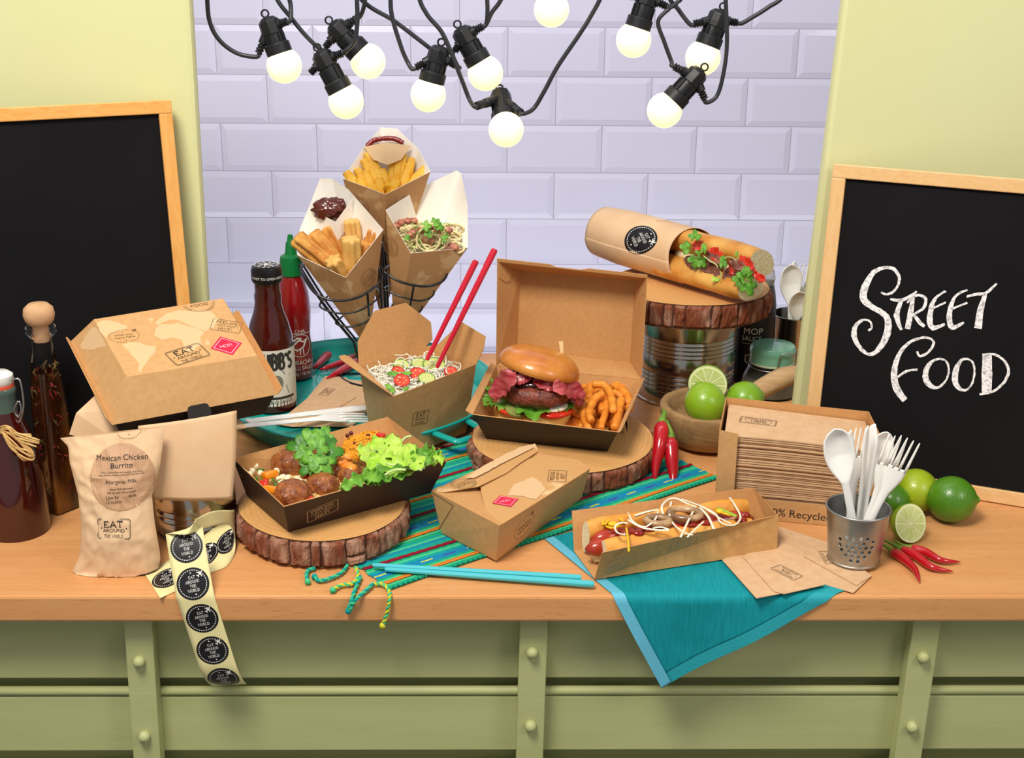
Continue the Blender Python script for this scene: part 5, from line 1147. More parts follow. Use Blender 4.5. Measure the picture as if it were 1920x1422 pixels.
onionm = mat('raw_onion', 'E9E2CB', .3, sss=.2); fry_m = fm_('potato_fry', 'EBA91E', 'F6C440', rough=.5, nscale=60); cur_m = fm_('curly_fry', 'D4791C', 'EA9836', rough=.5, nscale=70); chur_m = fm_('churro_dough', 'B8702A', 'E0A552', rough=.6, nscale=50, bump=.4, bscale=300); chur_t = fm_('churro_tip', 'D9A250', 'E8BC70', rough=.6, nscale=50)
meat_m = fm_('glazed_meatball', '70361A', 'A6622F', rough=.36, nscale=110, bump=1.0, bscale=300, coat=.12); redsauce = mat('tomato_sauce', '8C1810', .2, coat=.4, spec=.6); choc = mat('chocolate_sauce', '5A2015', .2, coat=.5, spec=.6); mustard = mat('mustard', 'E8B81A', .35)
sausm = fm_('frankfurter', '8E2314', 'B23A22', rough=.22, nscale=20, coat=.4, bump=.1); cous = mat('couscous', 'E0C27A', .7); saff = mat('saffron_rice', 'E39A1C', .6); ricem = mat('rice_noodle', 'F0EAD8', .4, sss=.2); pep_r = mat('red_pepper', 'CC2412', .25, coat=.3); pep_o = mat('orange_pepper', 'E88A14', .25, coat=.3); leekm = mat('leek_green', '9CB83A', .4)
def leaf_mb(c, nrm_, up, size, seed=0, kind='coriander', curl=.12):
    """a toothed three-lobed leaf (coriander) or a plain pointed leaf, creased along its veins"""
    M = frame(c, nrm_, up); k = random.Random(seed); mb = MB(); n = 84; R = []
    for i in range(n+1):
        th = math.radians(-150+300*i/n)
        if kind == 'coriander':
            l_ = 0
            for a_, s_, w_ in ((0, 1.0, .62), (1.25, .88, .60), (-1.25, .88, .60), (2.25, .62, .5), (-2.25, .62, .5)): l_ = max(l_, s_*max(0, 1-((th-a_)/w_)**2*.42))
            saw = abs(((th*5.2+seed) % 1.0)-.5)*2; r = max(.28, l_)*(1-.20*saw)
        else: r = (.55+.45*max(0, math.cos(th))**3)*(1-.03*abs(math.sin(th*14))) if abs(th) < 1.6 else .55
        R.append((th, r))
    ph = k.uniform(0, 6); tw = k.uniform(-.25, .25)
    vs = [V((-.10*size, 0, 0))]
    for f in (.35, .7, 1):
        for th, r in R:
            rr = r*f*size; x, y = rr*math.cos(th), rr*math.sin(th)*(1 if kind == 'coriander' else .72); z = -curl*size*(r*f)**2+.055*size*f*f*math.sin(3*th+ph)+.035*size*f*abs(math.sin(2.5*th))-tw*y*.8*f; vs.append(V((x, y, z)))
    m = n+1; fs = [(0, 1+i, 2+i) for i in range(n)]
    for q in (0, 1):
        for i in range(n): fs.append((1+q*m+i, 1+(q+1)*m+i, 1+(q+1)*m+i+1, 1+q*m+i+1))
    mb.add([M @ v for v in vs], fs); return mb
def frill_mb(path, width, nrm_, amp, freq, seed=0, nu=10, nv=40):
    P = smooth_path(path, 12); n = len(P)-1; k = random.Random(seed); ph = k.uniform(0, 6); ph2 = k.uniform(0, 6); N_ = V(nrm_).normalized()
    def fn(u, v):
        f = v*n; i = min(int(f), n-1); p = lerp(P[i], P[i+1], f-i); t = (P[min(i+1, n)]-P[max(i-1, 0)]).normalized(); s = t.cross(N_).normalized(); q = 2*u-1
        w = width*(math.sin(PI*min(1, .06+v*.92))**.6)*(1+.13*math.sin(v*freq*2.3+ph+(3 if q > 0 else 0))*abs(q))
        h = amp*q*q*math.sin(v*freq+ph+(ph2 if q > 0 else 0))+amp*.5*q*q-amp*.2*(1-q*q)
        return p+s*w*q+N_*h
    return MB().grid(fn, nu, nv)
def blob(c, r, seed=0, amp=.15, freq=2, nu=16, nv=10, M=None): return MB().ball(c, r, nu, nv, M, amp=amp, freq=freq, seed=seed)
def crumbs(t, name, pts, r, m, seed=0):
    mb = MB(); k = random.Random(seed)
    for p in pts: mb.ball(p, (r*k.uniform(.7, 1.3), r*k.uniform(.7, 1.3), r*k.uniform(.7, 1.2)), 6, 4)
    return mb
# ================================================================ SALAD TRAY CONTENTS
sz = .0363; rnd = random.Random(11)
def sg(x, y, z): return G(420+x/4.364, 760+y/4.364, z)     # from the enlarged crop
# bed of couscous filling the tray: a heaped bed with loose grains on it
cs = thing('couscous', 'bed of couscous grains with diced vegetables in the salad tray', 'couscous', sg(700, 650, sz), kind='stuff')
Bq = [lerp(a, b, .30) for a, b in zip(SAL_B, SAL_R)]; cc = sum(Bq, V())/4; Bq = [lerp(cc, p, .93) for p in Bq]
def bedf(u, v):
    p = bil(Bq, u, v); e = min(u, 1-u, v, 1-v); return V((p.x, p.y, .0475+.013*min(1, e*5)+.002*noise.noise(p*90)))
part(cs, 'bed', MB().grid(bedf, 30, 30), cous, smooth=True, stuff=True)
gm = MB()
clm = MB(); cgr = MB()
for x, y in ((190, 510), (230, 540), (170, 560), (260, 500), (300, 560), (430, 540), (440, 600), (480, 590), (520, 600), (600, 610), (630, 620), (660, 640), (280, 470), (210, 570), (470, 640)): clm.ball(sg(x, y, .0655), rnd.uniform(.0028, .0045), 10, 7, amp=.5, freq=4, seed=x)
for x, y in ((250, 600), (290, 620), (450, 570), (400, 610), (500, 630), (300, 530), (470, 620), (420, 650), (330, 600)): cgr.box((-.004, -.0012, -.0006), (.004, .0012, .0006), Matrix.Translation(sg(x, y, .0672)) @ Matrix.Rotation(rnd.uniform(0, 3), 4, 'Z') @ Matrix.Rotation(.3, 4, 'X'))
part(cs, 'feta_crumbs', clm, mat('feta', 'F0E4C0', .6), smooth=True, stuff=True); part(cs, 'herb_bits', cgr, leafd, stuff=True)
for i in range(620):
    u, v = rnd.random(), rnd.random(); p = bedf(u, v); gm.ball(p+V((0, 0, .0008)), .0016*rnd.uniform(.7, 1.3), 5, 4)
part(cs, 'grains', gm, cous, stuff=True)
sf = thing('saffron_rice', 'heap of saffron rice with dark berries at the back of the salad tray', 'rice', sg(1120, 330, sz), kind='stuff')
gm = MB()
for i in range(520):
    a, q = rnd.uniform(0, 2*PI), rnd.random()**.5; x, y = 1130+q*150*math.cos(a)-60*q*math.sin(a), 330+q*130*math.sin(a); z = .069+.012*(1-q*q)
    p = sg(x, y, z); d = V((rnd.uniform(-1, 1), rnd.uniform(-1, 1), rnd.uniform(-.5, .5)))*.002; gm.tube([p-d, p, p+d], [.0007, .0013, .0007], 5)
part(sf, 'rice_grains', gm, saff, stuff=True)
part(sf, 'rice_heap', blob(sg(1130, 345, .062), (.024, .022, .014), 3, .1), saff, smooth=True); bm = MB()
for x, y in ((1040, 230), (1070, 320), (1010, 250), (1090, 350), (1320, 290), (1270, 300), (1180, 250)): bm.ball(sg(x, y, .078), .0026, 8, 6, amp=.2, freq=3, seed=x)
part(sf, 'berries', bm, mat('dark_berry', '5A1418', .4), smooth=True)
for i, (x, y, rp, z, lab) in enumerate(((545, 490, 148, .064, 'glazed meatball at the back left of the salad tray by the coriander'), (560, 745, 152, .062, 'glazed meatball at the near corner of the salad tray'), (805, 665, 128, .062, 'glazed meatball in the middle of the salad tray'), (1040, 600, 115, .060, 'glazed meatball partly under the salad leaves'), (930, 540, 80, .062, 'small glazed meatball behind the middle one'))):
    p = sg(x, y, z); r = rp/4.364*dep(p)/F; single('meatball', MB().ball(p, (r*1.08, r*1.04, r*.92), 40, 28, amp=.10, freq=2.6, seed=i*3+1).rough(.0007, 260, i), meat_m, lab, 'meatball', 'meatballs in the salad tray', smooth=True)
for x, y, z, m, s, lab in ((375, 570, .070, pep_o, .0085, 'orange pepper chunk behind the red one in the salad tray'), (385, 690, .066, pep_o, .0080, 'orange pepper chunk at the near left of the salad tray'), (325, 650, .066, pep_r, .0082, 'red pepper chunk beside the orange chunk in the salad tray'), (675, 575, .070, pep_r, .006, 'red pepper chunk between the meatballs'), (1280, 250, .078, pep_r, .0055, 'red pepper dice on the saffron rice'), (720, 785, .066, pep_r, .006, 'red pepper sliver under the middle meatball')):
    k = random.Random(x); M = Matrix.Translation(sg(x, y, z)) @ Matrix.Rotation(k.uniform(0, 3), 4, 'Z') @ Matrix.Rotation(k.uniform(-.5, .5), 4, 'X')
    single('pepper_chunk', MB().box((-s, -s*.7, -s*.5), (s, s*.7, s*.5), M), m, lab, 'pepper', 'pepper chunks in the salad tray', bevel=.0018, smooth=True)
gm = MB()
for x, y in ((1000, 430), (1040, 520), (960, 470), (1010, 500)): gm.ball(sg(x, y, .072), (.008, .007, .005), 10, 8, amp=.3, freq=3, seed=x)
single('roast_pumpkin', gm, fm_('orange_mash', 'D96A14', 'EE9A3A', nscale=60), 'mashed orange pumpkin between meatballs and salad leaves', 'vegetable', smooth=True)
co = thing('coriander_sprig', 'fresh coriander sprig on top of the back meatball in the salad tray', 'herb', sg(740, 400, .07))
vd = (CP-sg(740, 380, .08)).normalized(); upx = (sg(740, 250, .09)-sg(740, 450, .09)).normalized()
for i, (x, y, s, ax, ay, z) in enumerate(((620, 345, .0195, -.9, .3, .086), (700, 290, .0185, -.2, 1, .090), (800, 260, .018, .3, 1, .090), (860, 385, .0195, .9, .2, .088), (740, 420, .0205, -.1, -1, .092), (800, 470, .019, .5, -.8, .086), (700, 500, .016, -.6, -.7, .082), (760, 350, .018, .2, .6, .096), (670, 400, .016, -.7, -.2, .090), (850, 310, .013, .8, .7, .088))):
    up = (rgt*ax+upx*ay); part(co, 'leaf', leaf_mb(sg(x, y, z), vd+rgt*ax*.25+V((0, 0, .5)), up, s, i), leafm if i % 3 else leafd, smooth=True, thick=.0003)
part(co, 'stem', MB().tube([sg(900, 560, .068), sg(830, 480, .078), sg(750, 390, .088)], .0009, 6), stalk, smooth=True)
sl = thing('salad_leaves', 'bunch of frilly lettuce and small green leaves in the salad tray', 'salad', sg(1400, 450, .06)); nn = vd*.6+V((0, 0, .8))
for i, (pts, w, m) in enumerate((([(1560, 530), (1400, 470), (1250, 400), (1150, 330)], .022, lett), ([(1480, 540), (1330, 480), (1180, 440)], .017, lett), ([(1600, 520), (1470, 420), (1320, 330), (1200, 300)], .017, lett), ([(1500, 560), (1350, 560), (1210, 600), (1160, 640)], .011, lettd), ([(1750, 440), (1640, 420), (1500, 400)], .014, lettd), ([(1680, 480), (1620, 430), (1600, 370)], .012, lettd), ([(1260, 560), (1150, 590), (1050, 640), (950, 690)], .008, lettd), ([(1800, 450), (1720, 430), (1650, 390)], .010, lett), ([(1430, 330), (1380, 310), (1310, 300)], .009, lettd), ([(1300, 620), (1210, 590), (1150, 560)], .010, lettd))):
    zz0 = .082+.004*(i % 3); part(sl, 'leaf', frill_mb([sg(x, y, zz0+.003*math.sin(j)) for j, (x, y) in enumerate(pts)], w, nn, .0048, 22, i), m, smooth=True, thick=.0004)
for pts in ([(1640, 515), (1500, 480), (1350, 420), (1220, 370)], [(1620, 530), (1480, 510), (1330, 480)], [(1490, 530), (1400, 530), (1320, 570)], [(1450, 390), (1445, 320), (1480, 270), (1530, 255)]): part(sl, 'rib', MB().tube(smooth_path([sg(x, y, .088) for x, y in pts], 5), [.0018]*16 if len(pts) == 4 else .0016, 6), stalk, smooth=True)
# ================================================================ NOODLE PAIL CONTENTS
def ng(x, y, z): return G(620+x/3.556, 440+y/3.556, z)
nd = thing('rice_noodles', 'tangle of white rice vermicelli filling the noodle pail', 'noodles', ng(560, 930, .08), kind='stuff'); Q = [lerp(a, b, .16) for a, b in zip(NOO_R, NOO_B)]; qc = sum(Q, V())/4; Q = [lerp(qc, p, .95) for p in Q]
part(nd, 'noodle_bed', MB().grid(lambda u, v: bil(Q, u, v)+V((0, 0, .004*math.sin(PI*u)*math.sin(PI*v))), 16, 16), ricem, smooth=True, stuff=True); mb = MB(); k = random.Random(2)
for i in range(230):
    u, v = k.uniform(.06, .94), k.uniform(.06, .94); a = k.uniform(0, 6.3); r = k.uniform(.08, .18); pts = []
    for j in range(6):
        th = a+j*k.uniform(.35, .7); uu = min(.97, max(.03, u+r*(math.cos(th)-math.cos(a)))); vv = min(.97, max(.03, v+r*(math.sin(th)-math.sin(a)))); pts.append(bil(Q, uu, vv)+V((0, 0, .006+.002*math.sin(j)+k.uniform(0, .003)+(.012*j/5 if i % 23 == 0 else 0))))
    mb.tube(smooth_path(pts, 3), .0008, 4)
part(nd, 'vermicelli', mb, ricem, smooth=True, stuff=True)
mb = MB()
for pts in ([(430, 860), (450, 825), (490, 830), (470, 870)], [(620, 790), (660, 780), (690, 800), (660, 830)], [(760, 790), (770, 830), (765, 870)], [(500, 790), (540, 820), (560, 850)], [(240, 870), (260, 910), (300, 940)], [(640, 800), (625, 790), (630, 830), (690, 850)], [(800, 850), (770, 900), (780, 930)], [(350, 880), (370, 905), (420, 915)]): mb.tube(smooth_path([ng(x, y, .098+.004*(j % 2)) for j, (x, y) in enumerate(pts)], 6), .0009, 5)
part(nd, 'loose_strands', mb, ricem, smooth=True)
def slice_ring(c, r, n, m_out, m_in, label, cat, name, group):
    t = thing(name, label, cat, c, group); M = frame(c, n); part(t, 'skin', MB().lathe([(r*.93, -.001), (r, -.0008), (r, .0012), (r*.9, .0014), (r*.88, .0004)], M, 24), m_out, smooth=True); part(t, 'flesh', MB().lathe([(0, .0004), (r*.9, .0008)], M, 24), m_in); sd = MB()
    for i in range(6): a = i*1.05; sd.ball(M @ V((r*.5*math.cos(a), r*.5*math.sin(a), .0009)), (r*.12, r*.12, .0006), 6, 4)
    part(t, 'seeds', sd, mat('chilli_seed', 'E8D8A8', .5)); return t
red_in = mat('chilli_flesh', 'D8442A', .3, coat=.2); cuc = mat('cucumber_flesh', 'C2CC7A', .35); cus = mat('cucumber_skin', '6E9438', .4)
for x, y, r, tilt, lab in ((580, 930, .0125, .3, 'large red chilli slice in the middle of the noodles'), (475, 975, .012, .2, 'red chilli slice at the front of the noodles'), (450, 915, .010, .5, 'red chilli slice under the mint leaf in the noodles'), (800, 915, .010, .1, 'red chilli slice at the right of the noodles')): slice_ring(ng(x, y, .098), r*.88, (tilt*.5, -.4, .8), chm, red_in, lab, 'chilli slice', 'chilli_slice', 'chilli slices on the noodles')
for x, y, r, lab in ((690, 870, .0155, 'cucumber slice by the red chopsticks'), (590, 860, .011, 'small cucumber slice at the back of the noodles'), (470, 870, .011, 'cucumber slice at the left back of the noodles'), (640, 960, .011, 'cucumber slice at the front right of the noodles')): slice_ring(ng(x, y, .0965), r, (.1, -.3, .9), cus, cuc, lab, 'cucumber slice', 'cucumber_slice', 'cucumber slices on the noodles')
ml = thing('mint_leaves', 'green mint leaves scattered on the noodles', 'herb', ng(430, 930, .09))
for i, (x, y, s, ax, ay) in enumerate(((430, 930, .011, -1, .2), (490, 925, .010, 1, .2), (390, 1020, .009, -.4, 1), (410, 1045, .008, .3, 1), (495, 1030, .007, .5, .5))): part(ml, 'leaf', leaf_mb(ng(x, y, .101 if y < 1000 else .098), V((0, -.4, .9)), rgt*ax+upx*ay, s, i, 'mint'), lettd, smooth=True, thick=.0003)
# ================================================================ BURGER
def bgx(x, y, z): return G(900+x/6.4, 640+y/6.4, z)
bc = V((.041, .389, 0)); fz = .0318
bu = thing('burger', 'bacon cheeseburger with tilted glazed bun in the open burger box', 'burger', (bc.x, bc.y, fz)) if False else thing('burger', 'bacon burger with tilted glazed bun and wooden pick in the open box', 'burger', (bc.x, bc.y, fz))
M0 = Matrix.Translation((bc.x, bc.y, fz)); part(bu, 'bottom_bun', MB().lathe([(0, 0), (.038, .0), (.046, .006), (.0500, .016), (.0500, .027), (.047, .0320), (0, .0330)], M0, 40).rough(.001, 30), [fm_('bun_base', 'E2AE54', 'F0D07C', rough=.5, nscale=30)], smooth=True)
ring = lambda r, n: [(bc.x+r*math.cos(2*PI*i/n), bc.y+r*math.sin(2*PI*i/n)) for i in range(n)]
Z = fz+.0335
def disc_part(nm, x, y, r, z, h, m, tilt=(0, -.1, 1), amp=.0008): part(bu, nm, MB().lathe([(0, 0), (r*.95, 0), (r, h*.3), (r, h*.7), (r*.95, h), (0, h)], frame((x, y, z), tilt), 28).rough(amp, 60), m, smooth=True, auto=.9)
disc_part('tomato_slice', bc.x+.022, bc.y-.024, .029, Z, .0055, tomat); disc_part('tomato_slice', bc.x-.022, bc.y-.020, .027, Z, .0050, tomat)
disc_part('gherkin_slice', bc.x-.020, bc.y-.034, .0175, Z+.005, .005, pick, (-.1, -.5, 1), .0006); disc_part('onion_ring', bc.x+.024, bc.y-.030, .018, Z+.006, .004, onionm)
for i, (a0, a1, w) in enumerate(((-2.1, -1.2, .012), (-1.0, -.35, .012), (-2.95, -2.35, .014), (3.0, 2.5, .016), (-.2, .5, .012))):
    pts = [bc+V((.049*math.cos(a), .049*math.sin(a), Z+.007+.003*math.sin(a*9))) for a in [a0+(a1-a0)*j/5 for j in range(6)]]; part(bu, 'lettuce_leaf', frill_mb(pts, w, (-.1, -.35, .9), .005, 16, i+4), lettd, smooth=True, thick=.0005)
for i, (x, y, s, ax, ay) in enumerate(((65, 735, .014, -1, .1), (160, 520, .013, -.4, 1), (120, 690, .011, -.6, .6))): part(bu, 'lettuce_leaf', leaf_mb(bgx(x, y, .068), vd, rgt*ax+upx*ay, s, i, 'leaf'), lettd, smooth=True, thick=.0004)
PM_ = frame((bc.x+.003, bc.y-.004, Z+.0105), (.03, -.04, 1)); part(bu, 'beef_patty', MB().lathe([(0, 0), (.042, 0), (.0505, .006), (.0525, .014), (.0505, .022), (.043, .026), (.02, .027), (0, .027)], PM_, 60).rough(.0024, 85, 3).rough(.0016, 190, 5), patty, smooth=True)
ZB = Z+.0335
part(bu, 'relish', blob((bc.x, bc.y-.006, ZB+.004), (.041, .038, .009), 5, .25, 5, 30, 16), mat('dark_relish', '3A0E0C', .18, coat=.6), smooth=True)
def strip_mb(pts, w, nrm_, seed): return frill_mb(pts, w, nrm_, .003, 12, seed, 8, 30)
for i, (pts, w, n_) in enumerate((([bgx(430, 430, .118), bgx(330, 470, .112), bgx(230, 560, .098), bgx(160, 690, .083)], .0145, (-.5, -.7, .5)), ([bgx(420, 500, .108), bgx(520, 430, .115), bgx(620, 440, .113)], .008, (0, -.8, .6)), ([bgx(880, 560, .106), bgx(1010, 560, .104), bgx(1130, 590, .095), bgx(1270, 650, .086)], .0125, (.3, -.7, .7)), ([bgx(640, 450, .112), bgx(800, 520, .107), bgx(950, 560, .102)], .008, (0, -.8, .6)), ([bgx(1090, 600, .094), bgx(1170, 680, .083), bgx(1230, 740, .074)], .009, (.4, -.8, .4)))):
    part(bu, 'bacon_rasher', strip_mb(pts, w, n_, i), bacon, smooth=True, thick=.0014)
TB = frame((bc.x+.005, bc.y-.004, ZB+.0115), (.25, .13, 1)); tb = [(0, .0), (.046, -.0005), (.0512, .0012), (.0525, .0045), (.0515, .0095), (.0470, .0160), (.0385, .0222), (.026, .0265), (.012, .0283), (0, .0287)]
part(bu, 'top_bun', MB().lathe(sm_prof(tb, 3), TB, 48).rough(.0011, 28), bun_m, smooth=True)
pk = TB @ V((.026, .010, .022)); pk2 = W(1052, 641, pk.y+.004); wd_ = rgt*.0028
pkm = mat('bamboo_pick', 'DDBE8A', .6); part(bu, 'wooden_pick', MB().hexa([lerp(pk, pk2, -.3)-wd_*.4, lerp(pk, pk2, -.3)+wd_*.4, lerp(pk, pk2, -.3)+wd_*.4+V((0, .0015, 0)), lerp(pk, pk2, -.3)-wd_*.4+V((0, .0015, 0))], [pk2-wd_, pk2+wd_, pk2+wd_+V((0, .0015, 0)), pk2-wd_+V((0, .0015, 0))]), pkm)
# curly fries
k = random.Random(9)
CF = [[(1350, 520), (1480, 530), (1560, 620), (1590, 760), (1600, 840)], [(1480, 630), (1390, 680), (1330, 790), (1310, 900), (1340, 960)], [(1290, 720), (1250, 800), (1250, 920), (1290, 1030), (1300, 1060)], [(1700, 690), (1670, 800), (1650, 930), (1610, 1050)], [(1520, 720), (1510, 850), (1470, 960), (1450, 1060)], [(1440, 700), (1460, 800), (1470, 850)], [(1640, 560), (1720, 600), (1780, 680), (1790, 760)], [(1580, 550), (1660, 520), (1710, 550), (1730, 620)], [(1330, 520), (1320, 620), (1300, 700)], [(860, 1010), (960, 950), (1060, 900), (1100, 890)], [(1000, 1030), (1070, 1000), (1140, 960), (1130, 900)], [(1130, 800), (1180, 790), (1220, 840), (1170, 880), (1120, 840)], [(1380, 560), (1450, 580), (1480, 620)], [(1600, 620), (1660, 640), (1700, 680)], [(1740, 720), (1800, 760), (1780, 820)], [(1550, 900), (1590, 880), (1600, 960), (1540, 1000)], [(1340, 1000), (1400, 960), (1420, 1020), (1380, 1060)], [(1160, 1040), (1190, 940), (1210, 1040)], [(1100, 690), (1140, 680), (1150, 740), (1110, 760)], [(1220, 490), (1260, 530), (1290, 560)], [(1420, 880), (1380, 960), (1350, 1040)], [(1750, 790), (1720, 860), (1700, 940)], [(1260, 600), (1310, 660), (1340, 740)], [(1560, 780), (1600, 830), (1570, 900)], [(1400, 600), (1420, 700), (1400, 800)], [(1640, 1000), (1600, 960), (1550, 1020)], [(1180, 640), (1230, 700), (1200, 780), (1160, 830)], [(1240, 900), (1180, 960), (1100, 1000)], [(1460, 540), (1540, 560), (1620, 600)], [(1690, 640), (1740, 640), (1770, 700)], [(1350, 700), (1420, 760), (1430, 860)], [(1080, 760), (1120, 800), (1100, 860)], [(1660, 820), (1700, 900), (1660, 980)], [(1260, 720), (1220, 780), (1230, 860)], [(1150, 560), (1200, 600), (1240, 680)], [(1060, 900), (1120, 860), (1190, 850)], [(1500, 640), (1540, 700), (1550, 800)], [(1230, 560), (1290, 560), (1360, 600)]]
_o = sorted(range(len(CF)), key=lambda i: sum(x for x, y in CF[i])/len(CF[i])); CR = {j: r for r, j in enumerate(_o)}
for i, c_ in enumerate(CF):
    y0 = sum(y for x, y in c_)/len(c_); zb_ = .046+.022*(1-abs(y0-720)/400)+(.010 if i in (0, 1, 2, 3, 4) else 0)-(.006 if i > 17 else 0)
    pts = [bgx(x, y, max(.040, zb_+(700-y)*.00003+.0012*math.sin(j*2+i))) for j, (x, y) in enumerate(c_)]
    pts = [V((min(.168, p.x), max(.262, p.y), p.z)) for p in pts]
    P = smooth_path(pts, 6); r = k.uniform(.0046, .0058); single('curly_fry', MB().tube(P, [r*(.75 if j in (0, len(P)-1) else 1+.05*math.sin(j*1.3+i)) for j in range(len(P))], 8).rough(.0005, 120, i), cur_m, 'curly fry beside the burger, '+ORD[CR[i]]+' counting from the burger to the right', 'curly fry', 'curly fries beside the burger', smooth=True)
mbx = MB(); 
for i in range(26):
    p = bgx(k.uniform(1180, 1760), k.uniform(740, 1000), .0375); a = k.uniform(0, 6); mbx.tube(smooth_path([p+V((.016*math.cos(a+j*.7), .016*math.sin(a+j*.7), k.uniform(0, .006))) for j in range(4)], 4), .005, 7)
for i, p in enumerate(mbx.v): mbx.v[i] = V((min(.160, max(.02, p.x)), min(.44, max(.30, p.y)), max(.0325, p.z)))
single('curly_fry_heap', mbx, cur_m, 'lower layer of curly fries under the heap beside the burger', 'curly fries', kind='stuff', smooth=True)
# ================================================================ HOT DOG
h0, h1 = (HOT['bl']+HOT['fl'])/2, (HOT['br']+HOT['fr'])/2; ax = (h1-h0).normalized(); hn = V((-ax.y, ax.x, 0)); HL = (h1-h0).length
hd_ = thing('hot_dog', 'dressed hot dog in a long golden bun with onion strips', 'hot dog', (h0.x, h0.y, .0036)); Hp = lambda s, o, z: h0+ax*(HL*s)+hn*o+V((0, 0, z-h0.z))
def bun_half(o, s0, s1, ry, rz_, zc, seed, m, tilt):
    mb = MB()
    def fn(u, v):
        a = 2*PI*u; e = min(1, min(v, 1-v)*9+.05)**.5; s = s0+(s1-s0)*v; oy = ry*math.cos(a)*(.82+.18*e); oz = rz_*math.sin(a)*(.82+.18*e); p = Hp(s, o+oy*math.cos(tilt)-oz*math.sin(tilt), zc+oy*math.sin(tilt)+oz*math.cos(tilt)); n = noise.noise(p*40+V((seed, 0, 0)))*.0015; p += hn*n; p.z = max(.0046, p.z+n); return p
    mb.grid(fn, 28, 36, cu=True); n0 = len(mb.v); mb.f.append(list(range(28))[::-1]); mb.m.append(1); mb.f.append([36*28+i for i in range(28)]); mb.m.append(1)
    part(hd_, 'bun_half', mb, [m, crumb], smooth=True, auto=.7)
bm_ = fm_('hotdog_bun', 'D28A32', 'E6A94E', rough=.45, nscale=26, bump=.15)
bun_half(.0195, .04, .93, .0115, .0225, .0265, 1, bm_, .20); bun_half(-.0175, .07, .88, .0110, .0185, .0220, 2, bm_, -.15)
part(hd_, 'bun_base', MB().tube([Hp(.05, .002, .0125), Hp(.9, .002, .0125)], .0085, 14), crumb, smooth=True)
for o, z, s0, s1 in ((.001, .030, .035, .93), (-.006, .0235, -.005, .80)):
    L = 24; P = [Hp(s0+(s1-s0)*i/L, o+.0015*math.sin(i*.4), z+.0012*math.sin(i*.7)) for i in range(L+1)]; part(hd_, 'sausage', MB().tube(P, [.0098*(1-max(0, 1-i/2.2)**2*.72)*(1-max(0, 1-(L-i)/2.2)**2*.72) for i in range(L+1)], 16), sausm, smooth=True)
def hg(x, y, z=.0445): return G(1040+x/3.2, 900+y/3.2, z)
kc = MB()
for x, y in ((430, 320), (500, 320), (560, 300), (700, 200), (880, 225), (900, 260), (1140, 210), (1120, 240), (820, 270), (640, 280)): kc.ball(hg(x, y, .041), (.007, .005, .003), 10, 6, amp=.3, freq=3, seed=x)
part(hd_, 'ketchup', kc, redsauce, smooth=True, stuff=True); ms = MB()
for pts in ([(300, 270), (330, 240), (380, 230), (410, 250)], [(310, 280), (350, 290), (400, 270)], [(970, 180), (1010, 200), (1060, 215)], [(430, 290), (440, 360), (445, 430)], [(380, 230), (300, 240), (290, 270)]): ms.tube(smooth_path([hg(x, y, .046) for x, y in pts], 5), .0014, 6)
ms.ball(hg(350, 265, .045), (.006, .005, .0025), 10, 6); ms.ball(hg(990, 190, .046), (.005, .004, .0025), 10, 6); part(hd_, 'mustard', ms, mustard, smooth=True)
ro = MB()
for x, y, r in ((780, 205, .0165), (620, 245, .0125)): ro.tube([hg(x, y, .0465)+(rgt*math.cos(2*PI*i/24)+upx*.75*math.sin(2*PI*i/24))*r for i in range(24)], .0042, 8, closed=True)
part(hd_, 'fried_onion_rings', ro.rough(.0005, 150), fm_('fried_onion', '7A5638', 'BE9A70', rough=.3, coat=.3, nscale=50), smooth=True)
OW = .72
for pts, w in (([(650, 205), (643, 160), (680, 118), (730, 112), (790, 140), (850, 165)], .0019), ([(700, 130), (688, 200), (710, 260), (770, 312), (830, 332)], .0017), ([(440, 195), (470, 250), (540, 282), (600, 240), (622, 190)], .0017), ([(425, 330), (378, 318), (362, 280), (400, 258), (440, 262)], .0018), ([(440, 240), (520, 285), (600, 300), (685, 303)], .0024), ([(480, 215), (570, 188), (645, 178)], .0024), ([(830, 190), (800, 250), (755, 345)], .0018), ([(895, 250), (850, 290), (795, 345)], .0016), ([(870, 165), (920, 220), (955, 295)], .0022), ([(860, 150), (960, 200), (1000, 258), (1075, 272), (1115, 225), (1080, 150), (1048, 105)], .0017), ([(760, 115), (880, 160), (1000, 235), (1060, 262)], .0016), ([(590, 290), (640, 285), (690, 300)], .002)):
    part(hd_, 'onion_strip', MB().tube(smooth_path([hg(x, y, .0475+.0015*(j % 2)) for j, (x, y) in enumerate(pts)], 7), w*OW, 7, flat=.45), onionm, smooth=True)
part(hd_, 'leek_strip', MB().tube(smooth_path([hg(x, y, .0475) for x, y in ((980, 170), (1040, 195), (1090, 220))], 5), .0026, 6, flat=.4), leekm, smooth=True)
# ================================================================ BAGUETTE IN ITS WRAP
BL_, BR_ = V((.158, .724, .2065)), V((.341, .508, .2030)); a = (BR_-BL_).normalized(); bs = V((a.y, -a.x, 0)).normalized(); bs = bs if bs.y < 0 else -bs; bz_ = bs.cross(a); bz_ = bz_ if bz_.z > 0 else -bz_; BLn = (BR_-BL_).length
bp_ = lambda t, s, z: BL_+a*(BLn*t)+bs*s+bz_*z
wr = thing('baguette_wrap', 'kraft paper wrap rolled round the baguette with a black round sticker', 'paper wrap', BL_-V((0, 0, .04)))
def wrapf(u, v):
    th = math.radians(-18)+2*PI*1.04*u; r = .0405+.0012*u; c_, s_ = math.cos(th), math.sin(th); fr = 1.0; end = .60-.035*c_-.02*s_+(.05 if u > .93 else 0)*0
    t = -.03+(end+.03)*v; taper = .92+.08*min(1, v*4); return bp_(t, r*c_*taper*.98, r*s_*taper*.96)
